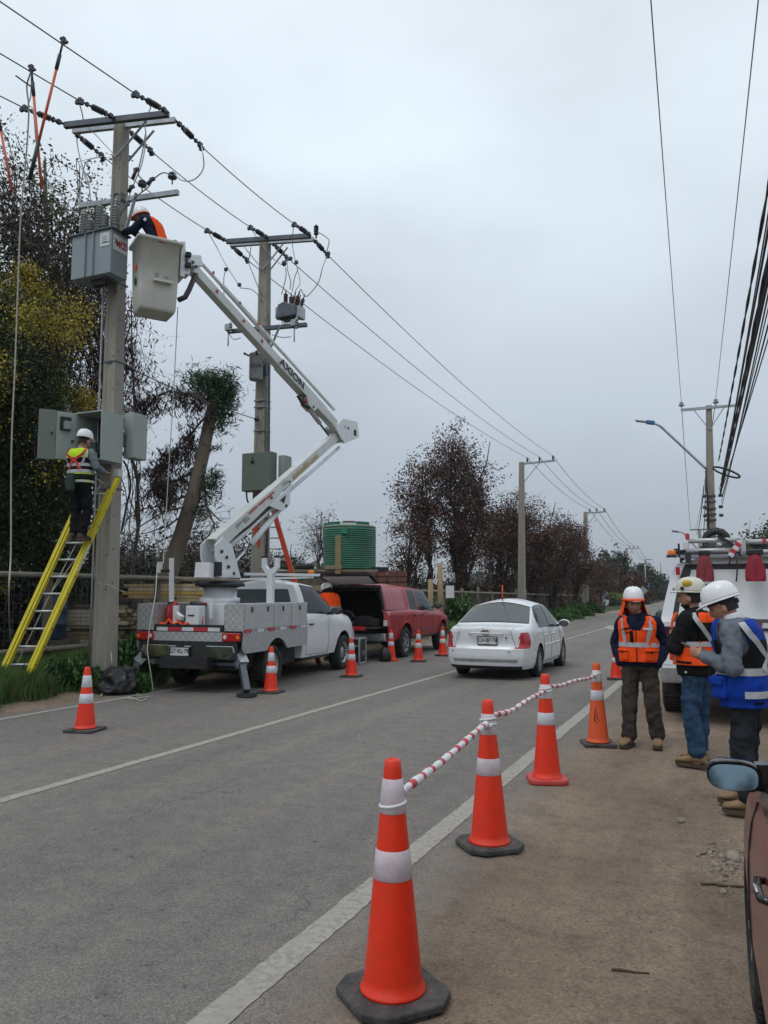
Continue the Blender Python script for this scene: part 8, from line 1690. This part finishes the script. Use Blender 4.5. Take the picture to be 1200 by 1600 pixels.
# ---- worker bending behind the lift truck
S6 = dict(head=((.0,.26,1.50), 20, 25), lean=lambda z: (0,max(0,z-.95)*.40), vox=.010,
    arms=[[(-.185,.18,1.36),(-.23,.34,1.10),(-.12,.50,.95),((.1,1,-.3),(0,0,-1),1,.5)], [(.185,.18,1.36),(.22,.34,1.10),(.08,.50,.95),((0,1,-.3),(0,0,-1),-1,.5)]],
    legs=[leg(-.09,-.09,.02,-.09,.0,(0,1)), leg(.09,.09,.03,.09,.02,(0,1))], trousers='navy_cloth', jacket='vest_orange', boots='boot_sole', hem=.95)
cw = ad(521, 1020, 19.4); w3, f6, He, Hh, hl = person('worker in orange bending behind the white cab, white helmet and dark hood', (cw.x, cw.y, 0.0), R(60), 1.12, S6)
hb = MB().ball(He @ V((0,0,-.03)), (.10,.12,.13), 16, 12, He.to_3x3()); hb.build('hood', MT['black_cloth'], w3)
vest(f6, w3, .95, 1.45, ['vest_orange'], lambda z, a: None if armhole(z, a, 1.2, .55) else 0, .036); f6.band([(1.15,-math.pi+.01+math.pi*2*i/24) for i in range(25)], .05, .046, 'reflective_stripe', 'silver_tape', w3)
# ================================================================ cones, barrier tape, small things on the ground
def cone(label, loc, h, rz=0, rb=.118, rt=.032, body='cone_orange', band='reflective_white', base='black_oct', bands=((.40,.52),(.66,.86)), bw=.40, group='traffic cones', mark=None, seed=0):
    th = thing('traffic_cone', label, 'traffic cone', loc, rz, group); bh = .045
    def r_(t_): return rb+(rt-rb)*t_
    pr = [(rb+.014, bh), (rb+.012, bh+.012), (rb, bh+.022)]+[(r_(t_), bh+.02+(h-bh-.02)*t_) for t_ in [i/24 for i in range(1, 24)]]+[(rt, h-.006), (rt-.004, h), (rt-.012, h), (rt-.012, h-.05)]
    MB().lathe(pr, n=40).build('cone_body', MT[body], th)
    for i, (a, b_) in enumerate(bands):
        z = lambda t_: bh+.02+(h-bh-.02)*t_
        MB().lathe([(r_(a)+.0005, z(a)), (r_(a)+.0025, z(a)+.002), (r_(b_)+.0025, z(b_)-.002), (r_(b_)+.0005, z(b_))], n=40, caps=False).build('reflective_band', MT[band], th)
    if base == 'black_oct':
        k = bw/2; c_ = k*.60; P = [(k,-c_),(k,c_),(c_,k),(-c_,k),(-k,c_),(-k,-c_),(-c_,-k),(c_,-k)]
        MB().prism([V((x,y,.012)) for x, y in P], (0,0,bh-.012)).build('base', MT['cone_base'], th, bevel=.008)
        for x, y in ((k*.72,0),(-k*.72,0),(0,k*.72),(0,-k*.72)): MB().box((x,y,.006),(.10,.10,.012)).build('foot', MT['cone_base'], th)
        mb = MB()
        for q in range(16): a = q*math.pi/8+.1; mb.cyl((math.cos(a)*(rb+.035), math.sin(a)*(rb+.035), bh-.001), (math.cos(a)*(rb+.035), math.sin(a)*(rb+.035), bh+.002), .0035, n=6)
        mb.build('base_dimple', MT['cone_red_base'], th)['kind'] = 'stuff'
    elif base == 'red':
        k = bw/2; c_ = k*.70; P = [(k,-c_),(k,c_),(c_,k),(-c_,k),(-k,c_),(-k,-c_),(-c_,-k),(c_,-k)]; MB().prism([V((x,y,.004)) for x, y in P], (0,0,.046)).build('base', MT['cone_red_base'], th, bevel=.014)
    else:
        k = bw/2; MB().prism([V((x,y,.004)) for x, y in ((k,-k),(k,k),(-k,k),(-k,-k))], (0,0,.036)).build('base', MT['cone_base' if base != 'orange' else 'cone_orange'], th, bevel=.006)
    if mark:
        P = [(a, z) for a, z in mark]; MB().tube([V((math.sin(a)*(r_((z-bh)/(h-bh))+.002), -math.cos(a)*(r_((z-bh)/(h-bh))+.002), z)) for a, z in P], [.002,.006,.003,.007,.002][:len(P)], 5).build('scuff_mark', MT['rubber'], th)
    return th
B = ((.375,.535),(.685,.895))
k1 = gz(614, 1562); k2 = gz(765, 1325); k3 = gz(855, 1222); k4 = gz(935, 1165)
cone('nearest and largest traffic cone on a wide black base at the bottom of the photo', k1, .955, R(50), .122, .033, band='reflective_pink', bands=((.47,.60),(.76,.915)), bw=.405)
cone('second traffic cone of the taped row with black base on the edge line', k2, .945, R(42), .122, .033, band='reflective_pink', bands=((.46,.58),(.75,.90)), bw=.385)
cone('third cone of the taped row with a red rubber base', k3, .93, R(20), .118, .036, band='reflective_white', base='red', bands=((.50,.62),(.76,.90)), bw=.34)
cone('fourth cone of the taped row, faded orange with a scuffed side', k4, .88, R(20), .112, .036, body='cone_faded', bands=((.52,.65),(.76,.91)), base='sq', bw=.34, mark=[(.0,.27),(-.2,.30),(-.5,.42),(-.55,.28),(-.2,.25)])
cone('small cone far behind the legs of the man with the neck shade', gz(963, 1062), .74, R(10), .11, .03, base='sq', bw=.34)
LB = ((.40,.56),(.66,.87))
cl = cone('lone traffic cone at the left in front of the concrete pole', gz(133, 1143), .76, R(12), .118, .032, base='sq', bands=((.39,.55),(.66,.86)), bw=.36, group='cones round the parked trucks')
for px, py, q, l in ((423, 1083, 8, 'traffic cone by the stabiliser of the lift truck'), (549, 1058, 5, 'traffic cone beside the front wheel of the lift truck'), (654, 1034, 12, 'traffic cone beside the red pickup, between the other two'), (692, 1025, 4, 'traffic cone nearest the front of the red pickup')):
    copy_thing(cl, gz(px, py), R(q), l)
cone('traffic cone with a black bag at the rear wheel of the red pickup', gz(611, 1033), .76, R(30), .115, .032, base='orange', bands=((.44,.58),(.68,.88)), bw=.34, group='cones round the parked trucks')
o = MB().loft([[V((math.cos(a)*r_*(1+.1*math.sin(a*3)), math.sin(a)*r_*.8, z)) for a in [i*math.pi/8 for i in range(16)]] for r_, z in ((.10,0),(.15,.04),(.16,.14),(.13,.24),(.09,.30),(.05,.34))]).build('black_bag', MT['black_bag']); o.location = gz(601, 1034); tag(o, 'small black bag leaning against a cone by the red pickup', 'bag')
# barrier tape twisted into a rope between the four cones
def hang(kk, h, px, py): return V((kk.x, kk.y, 0)), h
def att_(k, z, ang): return k+V((math.cos(ang)*.058, math.sin(ang)*.058, z))
pts = []; d12 = math.atan2((k2-k1).y, (k2-k1).x); d23 = math.atan2((k3-k2).y, (k3-k2).x); d34 = math.atan2((k4-k3).y, (k4-k3).x)
th = thing('barrier_tape', 'red and white barrier tape twisted into a rope along the four nearest cones', 'barrier tape', k1)
def span(a, b_, sag, seed, r0=.017, kk=.30):
    rr = random.Random(seed); P = []; L = (b_-a).length; n = int(L/.02)
    for i in range(n+1): t_ = i/n; P.append(a.lerp(b_, t_)-V((0,0,4*sag*t_*(1-t_)))+V((rr.uniform(-.0012,.0012), rr.uniform(-.001,.001), rr.uniform(-.001,.001)+kk*.03*math.sin(t_*9+seed))))
    mis = []; rs = []; ph = rr.uniform(0, .2); 
    for i in range(n+1):
        s_ = i*L/n+ph; u = (s_ % .175)/.175; mis.append(1 if u < .31 else 0); rs.append(r0*(1+.10*math.sin(s_*31)+.08*math.sin(s_*13+seed)+rr.uniform(-.04,.04)))
    mb = MB().tube(P, rs, 9, mis=mis); mb.build('tape_rope', [MT['tape_white'], MT['tape_red']], th, wld=True)
span(att_(k1, .79, d12), att_(k2, .80, d12+3.14), .008, 1, .0195, .12); span(att_(k2, .83, d23), att_(k3, .80, d23+3.14), .030, 2, .019); span(att_(k3, .82, d34), att_(k4, .76, d34+3.14), .022, 3, .018)
for kk, z, r_, n_ in ((k1,.775,.052,1),(k2,.82,.050,2),(k2,.785,.054,2),(k3,.81,.050,1),(k3,.785,.053,1),(k4,.765,.050,2)):
    MB().tube([kk+V((math.cos(a)*r_, math.sin(a)*r_, z+.008*math.sin(a*1+n_))) for a in [i*math.pi/12 for i in range(25)]], .008, 6).build('tape_loop', MT['tape_white'], th, wld=True)
MB().tube([k2+V((0,-.05,.80)), k2+V((.03,-.065,.775)), k2+V((.045,-.06,.80))], .010, 6).build('tape_knot', MT['tape_white'], th, wld=True)
# stones, rubble and twigs on the dirt
rr = random.Random(17)
def stone(c, s_, name='stone', m_='stone'):
    mb = MB(); mb.ball((0,0,0), (s_, s_*rr.uniform(.7,1), s_*rr.uniform(.5,.8)), 7, 5)
    for v_ in mb.v: v_ *= rr.uniform(.82, 1.15)
    mb.s = [False]*len(mb.s); o = mb.build(name, MT[m_]); o.location = (c[0], c[1], gz_f(c[0], c[1])+s_*.35); o.rotation_euler = (rr.uniform(0,3), rr.uniform(-.3,.3), rr.uniform(0,6)); return o
tag(stone(gz(1064, 1284), .032), 'single pale stone on the dirt in front of the men', 'stone')
tag(stone(gz(1146, 1342), .048), 'largest pale stone in the rubble beside the maroon car', 'stone')
rc0 = gz(1135, 1345); rp_ = thing('rubble', 'patch of small broken stones and clods on the dirt beside the maroon car', 'rubble', rc0)
for i in range(46):
    x, y = rr.gauss(1134, 20), rr.gauss(1345, 18); c = gz(x, y)
    if c.x < .05: o = stone(c, rr.uniform(.008,.022), 'stone', 'stone' if i % 3 else 'grit'); o.parent = rp_; o.location = o.location-rc0
mb = MB(); g = rr
for i in range(3600):
    if i < 420: x, y = g.gauss(1135, 26), g.gauss(1348, 26); c = gz(x, y); s_ = g.uniform(.003,.011)
    else: c = V((g.uniform(-1.5, 1.6) if i % 3 else g.gauss(-1.15, .16), g.uniform(1.6, 14)**1.0, 0)); s_ = g.uniform(.0025,.009)
    z = gz_f(c.x, c.y); mb.add([V((c.x, c.y, z))+V((math.cos(a)*s_*q, math.sin(a)*s_*q, h_*s_)) for a, q, h_ in ((0,1,0),(1.5,.9,0),(3.1,1.1,0),(4.6,1,0),(1,.3,.9))], [(0,1,4),(1,2,4),(2,3,4),(3,0,4)])
tag(mb.build('gravel', MT['grit']), 'loose grit and pebbles scattered over the dirt shoulder', 'gravel', kind='stuff')
def twig(label, a, b_, r_): a = gz(*a); b_ = gz(*b_); tag(MB().tube([p+V((0,0,r_+gz_f(p.x,p.y))) for p in pathpts(a, b_, 5, .03, rr)], [r_,r_*1.1,r_,r_*.9,r_*.8,r_*.5], 6).build('twig', MT['stick_wood']), label, 'twig')
twig('long thin twig on the dirt near the bottom', (955,1515), (1015,1520), .006); twig('dark twig left of the rubble', (1095,1380), (1125,1379), .009); twig('short twig with a knot beside the maroon car', (1120,1381), (1166,1383), .008); twig('small twig higher up in the rubble', (1092,1335), (1118,1328), .005)
# soft weeds scattered on the right hand shoulder are left bare on purpose
# ---- air
m = bpy.data.materials.new('haze'); m.use_nodes = True; t = m.node_tree; t.nodes.clear(); o_ = N(t, 'ShaderNodeOutputMaterial'); v_ = N(t, 'ShaderNodeVolumePrincipled')
sock(v_, 'Color', (.94,.97,1.0,1)); sock(v_, 'Density', .00035); sock(v_, 'Anisotropy', .0); t.links.new(v_.outputs[0], o_.inputs['Volume'])
o = MB().box((0, 2950, 104.5), (8200, 6200, 211)).build('haze', m); o['kind'] = 'stuff'; o['label'] = 'thin pale haze over the whole scene'
